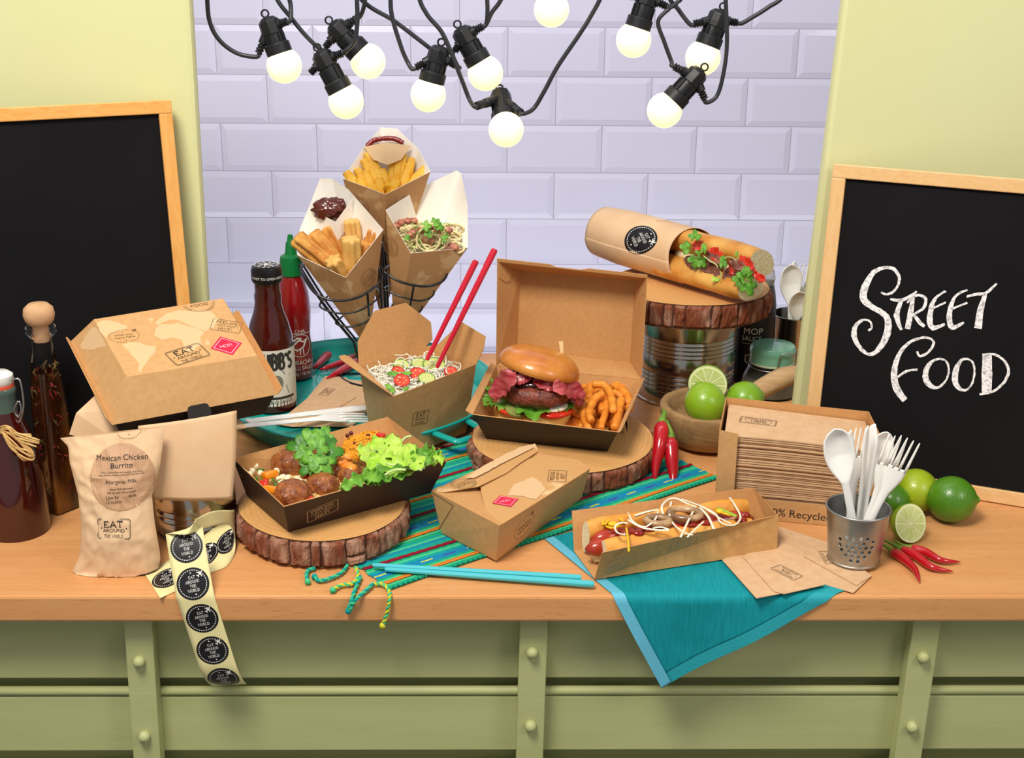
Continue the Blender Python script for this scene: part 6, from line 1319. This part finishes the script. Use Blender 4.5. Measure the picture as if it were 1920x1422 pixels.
wm = MB().grid(wrapf, 72, 24); bvh_w = bvh_of(wm); part(wr, 'paper', wm, [kraft_in, kraft_soft], smooth=True, thick=.0005, moff=1)
part(wr, 'folded_end', MB().add([bp_(-.02, 0, 0)]+[wrapf(i/36/1.04, .012) for i in range(36)], [(0, 1+i, 1+(i+1) % 36) for i in range(36)]), kraft_soft)
fo_ = V((0, -1, .45)).normalized(); O = hit(1196, 457, bp_(.2, .04, .0), fo_); U = hit(1206, 485, bp_(.2, .04, 0), fo_)-O
decal(wr, 'sticker', art_sticker(), O, U, fo_, .042, [stk, white_print], bvh=bvh_w, lift=.0011)
O = hit(1256, 411, bp_(.4, .02, .035), fo_); U = hit(1290, 420, bp_(.4, .02, .035), fo_)-O; decal(wr, 'printed_stamp', art_100(), O, U, fo_, .034, ink_soft, bvh=bvh_w, h=.02, lift=.0011)
bg_ = thing('baguette', 'steak baguette with tomato and coriander sticking out of the kraft wrap', 'sandwich', BL_+V((.09, -.1, -.04)))
def bread(nm, sc, zc, rs_, rz2, tilt, t0, t1, m, seed):
    mb = MB(); n = 28
    def fn(u, v):
        an = 2*PI*u; e = 1-.10*max(0, (v-.85)/.15)**2; x, z = rs_*math.cos(an)*e, rz2*math.sin(an)*e; t = t0+(t1-t0)*v; p = bp_(t, sc+x*math.cos(tilt)-z*math.sin(tilt), zc+x*math.sin(tilt)+z*math.cos(tilt)); return p+noise.noise_vector(p*45+V((seed, 0, 0)))*.0014
    mb.grid(fn, n, 24, cu=True); mb.f.append([24*n+i for i in range(n)]); mb.m.append(1); part(bg_, nm, mb, [m, crumb], smooth=True, auto=.7)
bread('bottom_bread', .0075, -.0195, .0290, .0175, .12, .45, .99, crust, 1); bread('top_bread', -.010, .0150, .0310, .0180, .55, .45, 1.0, crust, 2)
cut = MB(); 
part(bg_, 'crumb_side', MB().grid(lambda u, v: bp_(.5+.49*u, .0105-.014*v+.002*noise.noise(V((u*9, v*4, 1))), -.004+.026*v), 16, 4), crumb, smooth=True, thick=.003)
def bx(x, y, s): 
    q0 = bp_(.8, s, 0); return hit(1240+x/8.727, 410+y/8.727, q0, bs)
for i, (pts, w, m, nm) in enumerate((([(380, 640), (560, 760), (760, 820)], .007, 'st', 'steak_strip'), ([(680, 770), (850, 850), (960, 900)], .007, 'st', 'steak_strip'), ([(1010, 900), (1110, 930), (1220, 960)], .007, 'st', 'steak_strip'), ([(740, 600), (860, 660), (980, 720)], .006, 'st', 'steak_strip'), ([(1130, 680), (1250, 760), (1370, 800)], .006, 'st', 'steak_strip'), ([(790, 500), (880, 580), (990, 640)], .008, 'to', 'tomato_strip'), ([(520, 400), (600, 440), (680, 470)], .007, 'to', 'tomato_strip'), ([(1100, 790), (1180, 830), (1280, 850)], .007, 'to', 'tomato_strip'), ([(1510, 890), (1600, 960), (1700, 1010)], .0045, 'to', 'tomato_strip'), ([(1280, 640), (1390, 720), (1500, 830)], .006, 'to', 'tomato_strip'), ([(720, 720), (800, 740), (850, 780)], .006, 'to', 'tomato_strip'))):
    s_ = .026 if m == 'st' else .022; part(bg_, nm, frill_mb([bx(x, y, s_) for x, y in pts], w, bs+V((0, 0, .5)), .0018, 10, i), tomat if m == 'to' else fm_('steak', '5A2A20', '9A6250', rough=.35, nscale=70, coat=.2), smooth=True, thick=.0025)
bup = (bx(0, 0, .03)-bx(0, 100, .03)).normalized()
for i, (x, y, s, ax_, ay) in enumerate(((550, 310, .0125, .1, 1), (430, 480, .013, -1, .2), (560, 660, .015, -.2, -1), (650, 700, .012, .6, -.8), (1390, 960, .0165, .1, .9), (1420, 1080, .0175, .2, -1), (1290, 1000, .013, -1, .1), (1400, 900, .011, .3, 1))): part(bg_, 'coriander_leaf', leaf_mb(bx(x, y, .034), vd, rgt*ax_+bup*ay, s, i+3), leafm, smooth=True, thick=.0003)
for i, (x, y, s, ax_, ay) in enumerate(((690, 520, .0105, .2, 1), (620, 570, .007, -.7, .4), (1010, 750, .0125, .1, .9), (860, 990, .0095, .9, -.1), (1230, 600, .006, .3, 1))): part(bg_, 'pea_shoot_leaf', leaf_mb(bx(x, y, .040), vd, rgt*ax_+bup*ay, s, i, 'mint', .1), lett if i == 3 else lettd, smooth=True, thick=.0003)
part(bg_, 'pea_shoot_stem', MB().tube(smooth_path([bx(x, y, .039) for x, y in ((690, 610), (780, 680), (900, 760), (920, 800))], 5), .0008, 6).tube(smooth_path([bx(x, y, .039) for x, y in ((1020, 660), (1080, 630), (1160, 640), (1220, 680), (1260, 640))], 5), .0007, 6).tube(smooth_path([bx(x, y, .039) for x, y in ((960, 860), (980, 930), (950, 1010))], 5), .0007, 6), stalk, smooth=True)
# ================================================================ CONES IN THEIR WIRE STAND
def cone(name, label, cat, rim, tip, mats, sub=6):
    t = thing(name, label, cat, tip); n = len(rim); mb = MB(); nv = 8
    R = rim+[rim[0]]
    def fn(u, v):
        f = u*n; i = min(int(f+1e-9), n-1); k_ = f-i; p = lerp(R[i], R[i+1], k_); return lerp(tip+(p-tip)*.03, p, v)
    mb.grid(fn, n*3, nv, cu=True); part(t, 'paper_cone', mb, mats, thick=.0007, even=False, moff=1, off=OFFC[0]); return t
OFFC = [-1]
def W3(*a): return [W(x, y, Y) for x, y, Y in a]
cone_k = worldmap(mat('cone_kraft_print', 'B98A58', .65), 'B98A5C', 'CFA97C', 24, (.2, .6, .1), .56, .62)
CONES = {}
for key, label, rim, tip in (('churros', 'kraft paper cone of churros with a chocolate pocket in the wire stand', W3((648, 521, .575), (719, 431, .62), (654, 356, .662), (623, 335, .675), (600, 335, .675), (578, 391, .655), (562, 430, .632), (557, 478, .602)), W(690, 655, .628)),
                     ('fries', 'kraft paper cone of fries standing highest in the wire stand', W3((723, 365, .625), (807, 322, .665), (785, 279, .700), (744, 241, .722), (714, 239, .722), (682, 276, .700), (643, 335, .665)), W(716, 600, .675)),
                     ('noodles', 'kraft paper cone of creamy noodles at the right of the wire stand', W3((723, 394, .605), (770, 475, .588), (877, 465, .615), (877, 385, .655), (865, 325, .690), (856, 320, .694), (791, 350, .678)), W(742, 650, .640))):
    # orientation: rim runs so that the face normals point outwards
    c_ = sum(rim, V())/len(rim); n_ = (rim[1]-rim[0]).cross(tip-rim[0]); 
    if n_.dot(rim[0]-c_) > 0: rim = rim[::-1]
    CONES[key] = (cone('paper_cone', label, 'paper cone', rim, tip, [cone_k, paper_w]), rim, tip)
cz = zoomer(3.386, 540, 220)
def cw(x, y, Y): return W(*cz(x, y), Y)
ch = CONES['churros'][0]; d = art_food()
for key, (c1, c2, c3), cp_, rp_ in (('churros', ((648, 521, .575), (719, 431, .62), None), (690, 520), (710, 500)), ('fries', ((723, 365, .625), (643, 335, .665), None), (678, 386), (700, 396)), ('noodles', ((723, 394, .605), (770, 475, .588), None), (733, 462), (738, 482))):
    t, rim, tip = CONES[key]; decal_px(t, 'printed_roundel', art_food(), [W(*c1), W(*c2), tip], cp_, rp_, .028, ink_tan if key == 'x' else mat('cone_ink', '8A6238', .7), lift=.0012)
card(ch, 'sauce_pocket', [[W(578, 391, .655), W(629, 416, .628), W(634, 452, .632), W(585, 430, .655)], [W(629, 416, .628), W(660, 374, .652), W(662, 410, .655), W(634, 452, .632)]], [paper_w, paper_w], orient=False)
sp = MB(); dc = W(618, 391, .646); du = (W(660, 374, .652)-W(578, 391, .655)).normalized(); dM = frame((0, 0, 0), (CP-dc).normalized()+V((0, 0, .3)), du).to_3x3().to_4x4()
sp.ball(dc, (.0235, .0150, .011), 40, 24, dM, amp=.30, freq=3.2, seed=3)
single('chocolate_dip', sp, choc, 'glossy chocolate sauce in the pocket of the churros cone', 'sauce', smooth=True)
ft = CONES['fries'][0]; card(ft, 'sauce_pocket', [[W(682, 276, .698), W(724, 268, .694), W(727, 310, .672), W(700, 300, .68)], [W(724, 268, .694), W(771, 274, .698), W(752, 300, .68), W(727, 310, .672)]], [mat('pocket_tan', 'DDB88C', .7), mat('pocket_tan', 'DDB88C', .7)], orient=False)
kt = MB(); P = smooth_path([W(688, 274, .700), W(700, 264, .704), W(718, 260, .706), W(738, 260, .706), (W(756, 268, .702))], 8); kt.tube(P, [.0036+.0012*noise.noise(V((i*.35, 2, 1))) for i in range(len(P))], 10).rough(.0006, 300, 2)
single('ketchup_dip', kt, redsauce, 'line of ketchup showing in the pocket of the fries cone', 'sauce', smooth=True)
# churros: ridged sticks
def ridged(p0, p1, r, seed, bend=.0):
    d_ = (p1-p0); P = smooth_path([p0, lerp(p0, p1, .5)+V((0, 0, bend)), p1], 8); mb = MB(); M = len(P); N_ = 24; t = d_.normalized(); a_ = t.orthogonal().normalized(); b_ = t.cross(a_); vs = []
    for i, p in enumerate(P):
        e = 1 if i not in (0,) else .72
        for j in range(N_):
            th = 2*PI*j/N_+seed; rr = r*e*(1-.42*(1-abs(math.cos(3*th)))**.8)*(1+.05*noise.noise(V((i*.5, j*.5, seed)))); vs.append(p+(a_*math.cos(th)+b_*math.sin(th))*rr)
    fs = [(i*N_+j, i*N_+(j+1) % N_, (i+1)*N_+(j+1) % N_, (i+1)*N_+j) for i in range(M-1) for j in range(N_)]+[tuple(range(N_-1, -1, -1)), tuple((M-1)*N_+j for j in range(N_))]
    return mb.add(vs, fs)
c7 = zoomer(7.9, 540, 360)
tipc = CONES['churros'][2]
for i, (x0, y0, Y0, x1, y1, Y1, r, lab) in enumerate(((105, 670, .612, 640, 1140, .590, .0112, 'long churro sticking out furthest to the left of its cone'), (345, 610, .625, 760, 980, .605, .0112, 'churro second from the left in its cone'), (590, 500, .645, 830, 800, .625, .0105, 'dark churro leaning under the chocolate pocket'), (935, 410, .640, 930, 760, .625, .0105, 'upright churro highest in its cone'), (925, 670, .602, 880, 1160, .592, .0120, 'broad upright churro in the middle of its cone'), (1150, 740, .622, 1000, 1090, .605, .0112, 'churro leaning right behind the broad upright one'), (1290, 560, .640, 1120, 860, .622, .0105, 'churro furthest to the right in its cone'), (655, 1000, .588, 800, 1220, .600, .0108, 'short pale churro at the front corner of its cone'))):
    p0, p1 = W(*c7(x0, y0), Y0), W(*c7(x1, y1), Y1); p1 = lerp(p1, tipc, .22)+V((.004 if i == 0 else 0, .018 if i == 0 else .013, .006 if i == 0 else 0)); single('churro', ridged(p0, p1, r*1.25, i*.7, .003), chur_t if i in (4, 7, 3) else chur_m, lab, 'churro', 'churros in the paper cone', smooth=True)
# fries
FR_ = [((500, 230), (640, 380)), ((480, 270), (590, 390)), ((368, 350), (500, 460)), ((440, 330), (550, 470)), ((490, 340), (555, 455)), ((580, 385), (590, 490)), ((662, 268), (668, 400)), ((735, 245), (700, 400)), ((787, 260), (772, 350)), ((878, 320), (775, 410)), ((752, 350), (735, 440)), ((610, 430), (730, 405)), ((640, 480), (775, 410)), ((560, 330), (630, 420)), ((520, 420), (565, 480)), ((690, 395), (640, 470)), ((830, 360), (760, 430)), ((450, 390), (530, 480)), ((700, 270), (690, 380)), ((600, 330), (640, 430)), ((770, 300), (740, 420)), ((530, 300), (600, 420))]
k = random.Random(21); _o = sorted(range(len(FR_)), key=lambda i: FR_[i][0][0]); FRK = {j: r for r, j in enumerate(_o)}
for i, (p, q) in enumerate(FR_):
    Yf = lambda y: .652+(480-y)/250*.044
    a_, b_ = W(*cz(*p), Yf(p[1])+k.uniform(-.002, .004)), W(*cz(*q), Yf(q[1])-.0); b_ = lerp(b_, CONES['fries'][2], .10); r = k.uniform(.0058, .0075); M = frame(a_, b_-a_); L = (b_-a_).length
    mb = MB(); mb.grid(lambda u, v: M @ V((r*(.8+.2*min(1, v*6))*math.copysign(abs(math.cos(2*PI*u))**.5, math.cos(2*PI*u)), r*.85*math.copysign(abs(math.sin(2*PI*u))**.5, math.sin(2*PI*u)), L*v))+V((0, 0, .002*math.sin(v*PI))), 16, 5, cu=True); mb.f.append(list(range(16))[::-1]); mb.m.append(0); mb.f.append([80+j for j in range(16)]); mb.m.append(0)
    single('fry', mb, fry_m, 'potato fry in the tallest cone, '+ORD[FRK[i]]+' tip counting from the left', 'fry', 'fries in the tallest paper cone', smooth=True, auto=.9)
fh = MB()
for i in range(16): fh.ball(W(*cz(k.uniform(430, 800), k.uniform(370, 450)), .690), (.010, .008, .012), 8, 6, amp=.2, freq=3, seed=i)
single('fry_heap', fh, fry_m, 'fries packed below the top ones in the tallest cone', 'fries', kind='stuff', smooth=True)
# creamy noodles
cn = thing('creamy_noodles', 'creamy spaghetti with meat and herbs heaped in the right paper cone', 'noodles', cw(880, 780, .63), kind='stuff')
part(cn, 'sauce_heap', MB().ball(cw(880, 775, .645), (.050, .022, .022), 24, 14, amp=.12, freq=3), mat('cream_sauce', 'D9C48A', .35, coat=.2), smooth=True, stuff=True)
nm_ = MB(); k = random.Random(31); spag = mat('spaghetti', 'EFE0AC', .35, sss=.1)
for i in range(100):
    x, y = k.uniform(700, 1060), k.uniform(690, 850); Yn = .612+.028*(850-y)/160; a0 = k.uniform(0, 6.3); R_ = k.uniform(30, 75); P = [cw(x+R_*math.cos(a0+j*.5), min(862, y+R_*.55*math.sin(a0+j*.5)), Yn+.004*math.sin(j)) for j in range(k.randint(5, 9))]; nm_.tube(smooth_path(P, 3), .0017, 6)
part(cn, 'spaghetti', nm_, spag, smooth=True, stuff=True); rings_ = MB()
rings_.tube(smooth_path([cw(880+85*math.cos(i*.42)+3*i, 770+80*math.sin(i*.42), .606) for i in range(14)], 3), .0016, 7).tube(smooth_path([cw(930+95*math.cos(i*.42), 760+85*math.sin(i*.42), .610) for i in range(15)], 3), .0016, 7); part(cn, 'loose_spaghetti', rings_, spag, smooth=True)
mm = MB()
for x, y in ((720, 670), (760, 660), (800, 660), (800, 730), (780, 745), (900, 700), (880, 780), (910, 790), (1040, 820), (1060, 830), (1010, 830), (850, 720), (690, 690), (1020, 720), (950, 720)): mm.ball(cw(x, y, .6125), (.006, .005, .0045), 10, 8, amp=.7, freq=3, seed=x)
part(cn, 'meat_pieces', mm, fm_('ham_pieces', 'A8604A', 'CC8A72', rough=.4, nscale=60), smooth=True); gmm = MB()
for i in range(46): x, y = k.uniform(740, 1020), k.uniform(670, 830); gmm.box((-.0022, -.0004, -.0005), (.0022, .0004, .0005), Matrix.Translation(cw(x, y, .600)) @ Matrix.Rotation(k.uniform(0, 3), 4, 'Y'))
part(cn, 'chopped_herbs', gmm, leafm, stuff=True)
for i, (x, y, s) in enumerate(((870, 690, .011), (930, 670, .010), (970, 690, .010), (900, 740, .009), (1000, 770, .008), (750, 760, .007))): part(cn, 'herb_leaf', leaf_mb(cw(x, y, .597), vd, rgt*math.cos(i)+upx*math.sin(i*2), s, i), leafm if i else lettd, smooth=True, thick=.0003)
# wire stand
ws = thing('cone_stand', 'black wire stand holding three paper cones on the turquoise tray', 'cone stand', (-.19, .655, .0045)); bw_ = mat('black_wire', '111215', .3, spec=.5, coat=.3)
def wire(pts, r=.0019, closed=False, nm='wire'): part(ws, nm, MB().tube(smooth_path(pts, 6, closed) if len(pts) > 2 else pts, r, 8, closed=closed), bw_, smooth=True)
# rings hug the cones
def ring_for(key, t_, grow, squash=1):
    _, rim, tip = CONES[key]; c_ = sum(rim, V())/len(rim); c_ = lerp(tip, c_, t_); axv = (sum(rim, V())/len(rim)-tip).normalized(); r_ = max((lerp(tip, p, t_)-c_-axv*(lerp(tip, p, t_)-c_).dot(axv)).length for p in rim)*grow; M = frame(c_, (axv+V((0, 0, .9))).normalized()); return [M @ V((r_*math.cos(2*PI*i/28), r_*math.sin(2*PI*i/28), 0)) for i in range(28)]
front = lambda l: W3(*l)
wire(front([(566, 500, .625), (572, 524, .592), (590, 549, .572), (612, 561, .566), (640, 564, .566), (673, 557, .572), (700, 540, .585), (715, 522, .600), (708, 500, .650), (660, 492, .672), (600, 488, .660)]), closed=True, nm='holder_ring')
wire(front([(600, 570, .600), (617, 584, .590), (645, 588, .588), (675, 582, .590), (705, 563, .602), (712, 545, .62), (690, 535, .655), (640, 540, .655)]), .0014, True, nm='holder_ring'); wire(front([(630, 604, .612), (645, 612, .606), (665, 612, .606), (690, 602, .610), (700, 590, .63), (665, 582, .65)]), .0014, True, nm='holder_ring')
wire(front([(719, 505, .600), (732, 518, .590), (755, 530, .585), (791, 537, .587), (820, 533, .596), (836, 520, .610), (835, 505, .64), (800, 494, .675), (745, 492, .655)]), closed=True, nm='holder_ring')
wire(front([(719, 540, .612), (735, 550, .604), (757, 558, .600), (785, 564, .600), (806, 559, .606), (814, 547, .62), (800, 535, .655), (750, 530, .66)]), .0014, True, nm='holder_ring'); wire(front([(735, 575, .622), (755, 588, .612), (780, 588, .612), (792, 577, .625), (780, 566, .65), (750, 565, .65)]), .0014, True, nm='holder_ring')
wire(W3((560, 497, .618), (610, 575, .604), (664, 642, .628)), .0021, nm='strut'); wire(W3((568, 497, .630), (618, 575, .618), (670, 640, .640)), .0016, nm='strut'); wire(W3((689, 549, .574), (692, 592, .606)), .0017, nm='strut'); wire(W3((776, 536, .585), (766, 590, .611)), .0017, nm='strut')
zf = .0078; P0 = W(716, 452, .622); F0 = V((P0.x+.004, .640, zf)); wire([P0, lerp(P0, F0, .5), F0], .0022, nm='post'); P1 = W(722, 470, .632); F1 = V((P1.x+.003, .655, zf)); wire([P1, lerp(P1, F1, .5), F1], .0018, nm='post'); P2 = W(711, 500, .60); F2 = V((P2.x+.004, .625, zf)); wire([P2, lerp(P2, F2, .5), F2], .0016, nm='post')
wire([V((-.165+.070*math.cos(2*PI*i/16), .655+.06*math.sin(2*PI*i/16), zf)) for i in range(16)], .0020, True, nm='base_ring'); wire([V((-.235, .655, zf)), V((-.095, .655, zf))], .0018, nm='base_bar'); wire([W(664, 642, .628), V((-.205, .630, zf+.03)), V((-.19, .64, zf))], .0019, nm='strut')
# ================================================================ FESTOON LIGHTS
bulb_m = mat('opal_lit_bulb', 'FFF2C8', .2, emit='FFEBA8', estr=1.12)
sock_m = mat('black_lamp_socket', '17181B', .45, spec=.45); LY = .50; S = 1/1400.0
cable_m = mat('grey_black_cable', '2B2C31', .4)
GLD = {}
GP = {(0, -1): (484, 101), (0, 1): (539, 40), (1, -1): (609, 90), (1, 1): (671, 33), (2, -1): (581, 138), (2, 1): (642, 100), (3, -1): (779, 127), (3, 1): (856, 124), (4, -1): (852, 97), (4, 1): (906, 49), (5, -1): (893, 199), (5, 1): (977, 212), (6, -1): (1010, -40), (6, 1): (1080, -40), (7, -1): (1180, -8), (7, 1): (1250, 12), (8, -1): (1300, 45), (8, 1): (1384, 43), (9, -1): (1264, 125), (9, 1): (1322, 187)}
LAMPS = [((533, 123), (511, 62), .500, 0, 'opal bulb furthest left of the festoon lights'), ((690, 115), (640, 62), .515, 0, 'opal bulb beside the linked pair, higher and right'), ((649, 190), (611, 118), .490, 1, 'low opal bulb hanging left of the fries cone'), ((803, 177), (818, 118), .500, 0, 'opal bulb tilted left above the noodle cone'), ((910, 137), (874, 74), .515, 0, 'opal bulb tilted right, next to the left tilted one'), ((949, 243), (936, 196), .470, 2, 'lowest opal bulb, pointing at the viewer'), ((1034, 18), (1046, -44), .500, 0, 'opal bulb cut by the top of the picture'), ((1188, 75), (1212, 2), .500, 0, 'opal bulb hanging from the cut-off socket at the top'), ((1318, 108), (1342, 46), .515, 0, 'opal bulb highest at the right end of the string'), ((1246, 207), (1298, 150), .485, 1, 'opal bulb hanging lowest at the right end of the string')]
for i, (b, s, Y, kind, lab) in enumerate(LAMPS):
    pb_ = W(*b, Y); rb = 33*dep(pb_)/F
    ps = W(*s, Y+.004) if kind != 2 else pb_+V((-.006, .048, .030)); dv = (pb_-ps); L = max(dv.length, .045) if kind != 2 else .055; dv.normalize(); ps = pb_-dv*L
    t = thing('festoon_lamp', lab, 'festoon lamp', ps, 'opal bulbs of the festoon light string'); M = frame(ps, dv, V((1, 0, .1)))
    off = L-rb*.82            # where the socket's mouth meets the bulb
    part(t, 'bulb', MB().ball(pb_, rb, 28, 18).lathe([(rb*.62, off-.004), (rb*.62, off+rb*.10)], M, 24), bulb_m, smooth=True)
    q = rb
    part(t, 'collar', MB().lathe([(q*.52, off-q*.50), (q*.70, off-q*.46), (q*.74, off-q*.40), (q*.74, off+q*.12), (q*.70, off+q*.18), (q*.5, off+q*.18)], M, 24), sock_m, smooth=True, auto=.5)
    nk = part(t, 'neck', MB().lathe([(q*.50, -q*.1), (q*.56, off*.25), (q*.54, off-q*.40)], M, 18), sock_m, smooth=True)
    ribs = MB()
    for k_ in range(9): ribs.box((-q*.06, q*.50, off*.2), (q*.06, q*.64, off-q*.42), M @ Matrix.Rotation(2*PI*k_/9, 4, 'Z'))
    part(nk, 'ribs', ribs, sock_m)
    jb = part(t, 'junction_box', MB().lathe([(0, -q*.75), (q*.36, -q*.75), (q*.60, -q*.52), (q*.62, -q*.1), (q*.62, q*.22), (q*.50, q*.34), (0, q*.34)], M, 8), sock_m, bevel=.0008)
    part(jb, 'hanging_loop', MB().tube([M @ V((q*.20*math.cos(2*PI*k_/14), q*.2, -q*.80-q*.16+q*.20*math.sin(2*PI*k_/14))) for k_ in range(14)], q*.055, 6, closed=True), sock_m, smooth=True)
    for sx in (-1, 1):
        ctr = M @ V((0, 0, -q*.2)); tg = W(*GP[i, sx], Y); gd = (tg-ctr).normalized(); gl_ = max((tg-ctr).length, q*1.0); GLD[i, sx] = (ctr+gd*gl_, gd); GM = frame(ctr, gd); k0 = gl_/(q*1.15)
        gl = MB(); gl.lathe([(0, q*.3), (q*.30, q*.3), (q*.27, q*.72*k0), (q*.19, q*.74*k0)]+[(q*(.25 if (k_ % 2) else .17), q*(.76+.07*k_)*k0) for k_ in range(6)]+[(0, q*1.15*k0)], GM, 12)
        part(jb, 'cable_gland', gl, sock_m)
CB = [([(388, -14), (393, 40), (412, 76), (445, 100), (484, 103), (494, 98)], .500, 'cable curling up from the first bulb to the top edge'), ([(541, 36), (545, 10), (541, -14)], .505, 'short cable rising from the first bulb'), ([(514, -14), (548, 36), (580, 74), (598, 96), (612, 104)], .512, 'cable slanting down to the linked pair of bulbs'), ([(676, 32), (683, 10), (685, -14)], .508, 'short cable rising from the second bulb'), ([(669, -14), (670, 40), (664, 78), (648, 96), (636, 106)], .478, 'cable looping in front of the second bulb'), ([(672, -8), (740, 40), (790, 78), (824, 104), (838, 108)], .520, 'long cable slanting down behind the left tilted bulb'), ([(732, -14), (735, 30), (752, 88), (764, 116), (780, 126)], .505, 'cable dropping to the left tilted bulb'), ([(784, -14), (800, 26), (828, 60), (848, 104), (866, 150), (880, 186), (898, 202)], .480, 'cable dropping to the lowest bulb from its left'), ([(842, 124), (858, 124), (866, 112)], .512, 'tiny cable link between the tilted bulbs'), ([(902, 52), (914, 20), (913, -14)], .512, 'short cable rising from the right tilted bulb'), ([(944, -14), (922, 24), (905, 58)], .522, 'thin cable rising right of the tilted bulb'), ([(974, 211), (1000, 204), (1020, 172), (1046, 124), (1084, 68), (1108, 30), (1130, -14)], .480, 'long cable rising right from the lowest bulb'), ([(1250, 10), (1270, 4), (1280, -14)], .505, 'short cable bending up beside the cut-off socket'), ([(1252, -14), (1272, 18), (1292, 42), (1306, 46)], .518, 'cable slanting to the highest right bulb'), ([(1378, 44), (1408, 34), (1440, 14), (1474, -14)], .515, 'cable rising to the right from the last bulb'), ([(1236, 10), (1234, 40), (1246, 80), (1260, 118), (1270, 128)], .498, 'cable dropping to the lowest right bulb'), ([(1320, 182), (1332, 190), (1344, 180), (1356, 140), (1363, 80), (1360, -14)], .488, 'cable hooking up from the lowest right bulb')]
ENDS = [(None, (0, -1)), ((0, 1), None), (None, (1, -1)), ((1, 1), None), (None, (2, 1)), (None, (3, 1)), (None, (3, -1)), (None, (5, -1)), ((3, 1), (4, -1)), ((4, 1), None), (None, (4, 1)), ((5, 1), None), ((7, 1), None), (None, (8, -1)), ((8, 1), None), ((7, 1), (9, -1)), ((9, 1), None)]
for (pts, Y, lab), (e0, e1) in zip(CB, ENDS):
    if pts[-1][1] < 0 and not e1: pts = pts+[(pts[-1][0]+(pts[-1][0]-pts[-2][0])*1.5, -110), (pts[-1][0]+(pts[-1][0]-pts[-2][0])*2, -230)]
    if pts[0][1] < 0 and not e0: pts = [(pts[0][0]+(pts[0][0]-pts[1][0])*.6, -230), (pts[0][0]+(pts[0][0]-pts[1][0])*.5, -110)]+pts
    P = [W(x, y, Y) for x, y in pts]
    if e0: p, d_ = GLD[e0]; P = [p-d_*.004, p+d_*.004]+[q_ for q_ in P[1:] if (q_-p).length > .012]
    if e1: p, d_ = GLD[e1]; P = [q_ for q_ in P[:-1] if (q_-p).length > .012]+[p+d_*.004, p-d_*.004]
    single('cable', MB().tube(smooth_path(P, 8), .0028, 8), cable_m, lab, 'cable', 'cables of the festoon light string', smooth=True)
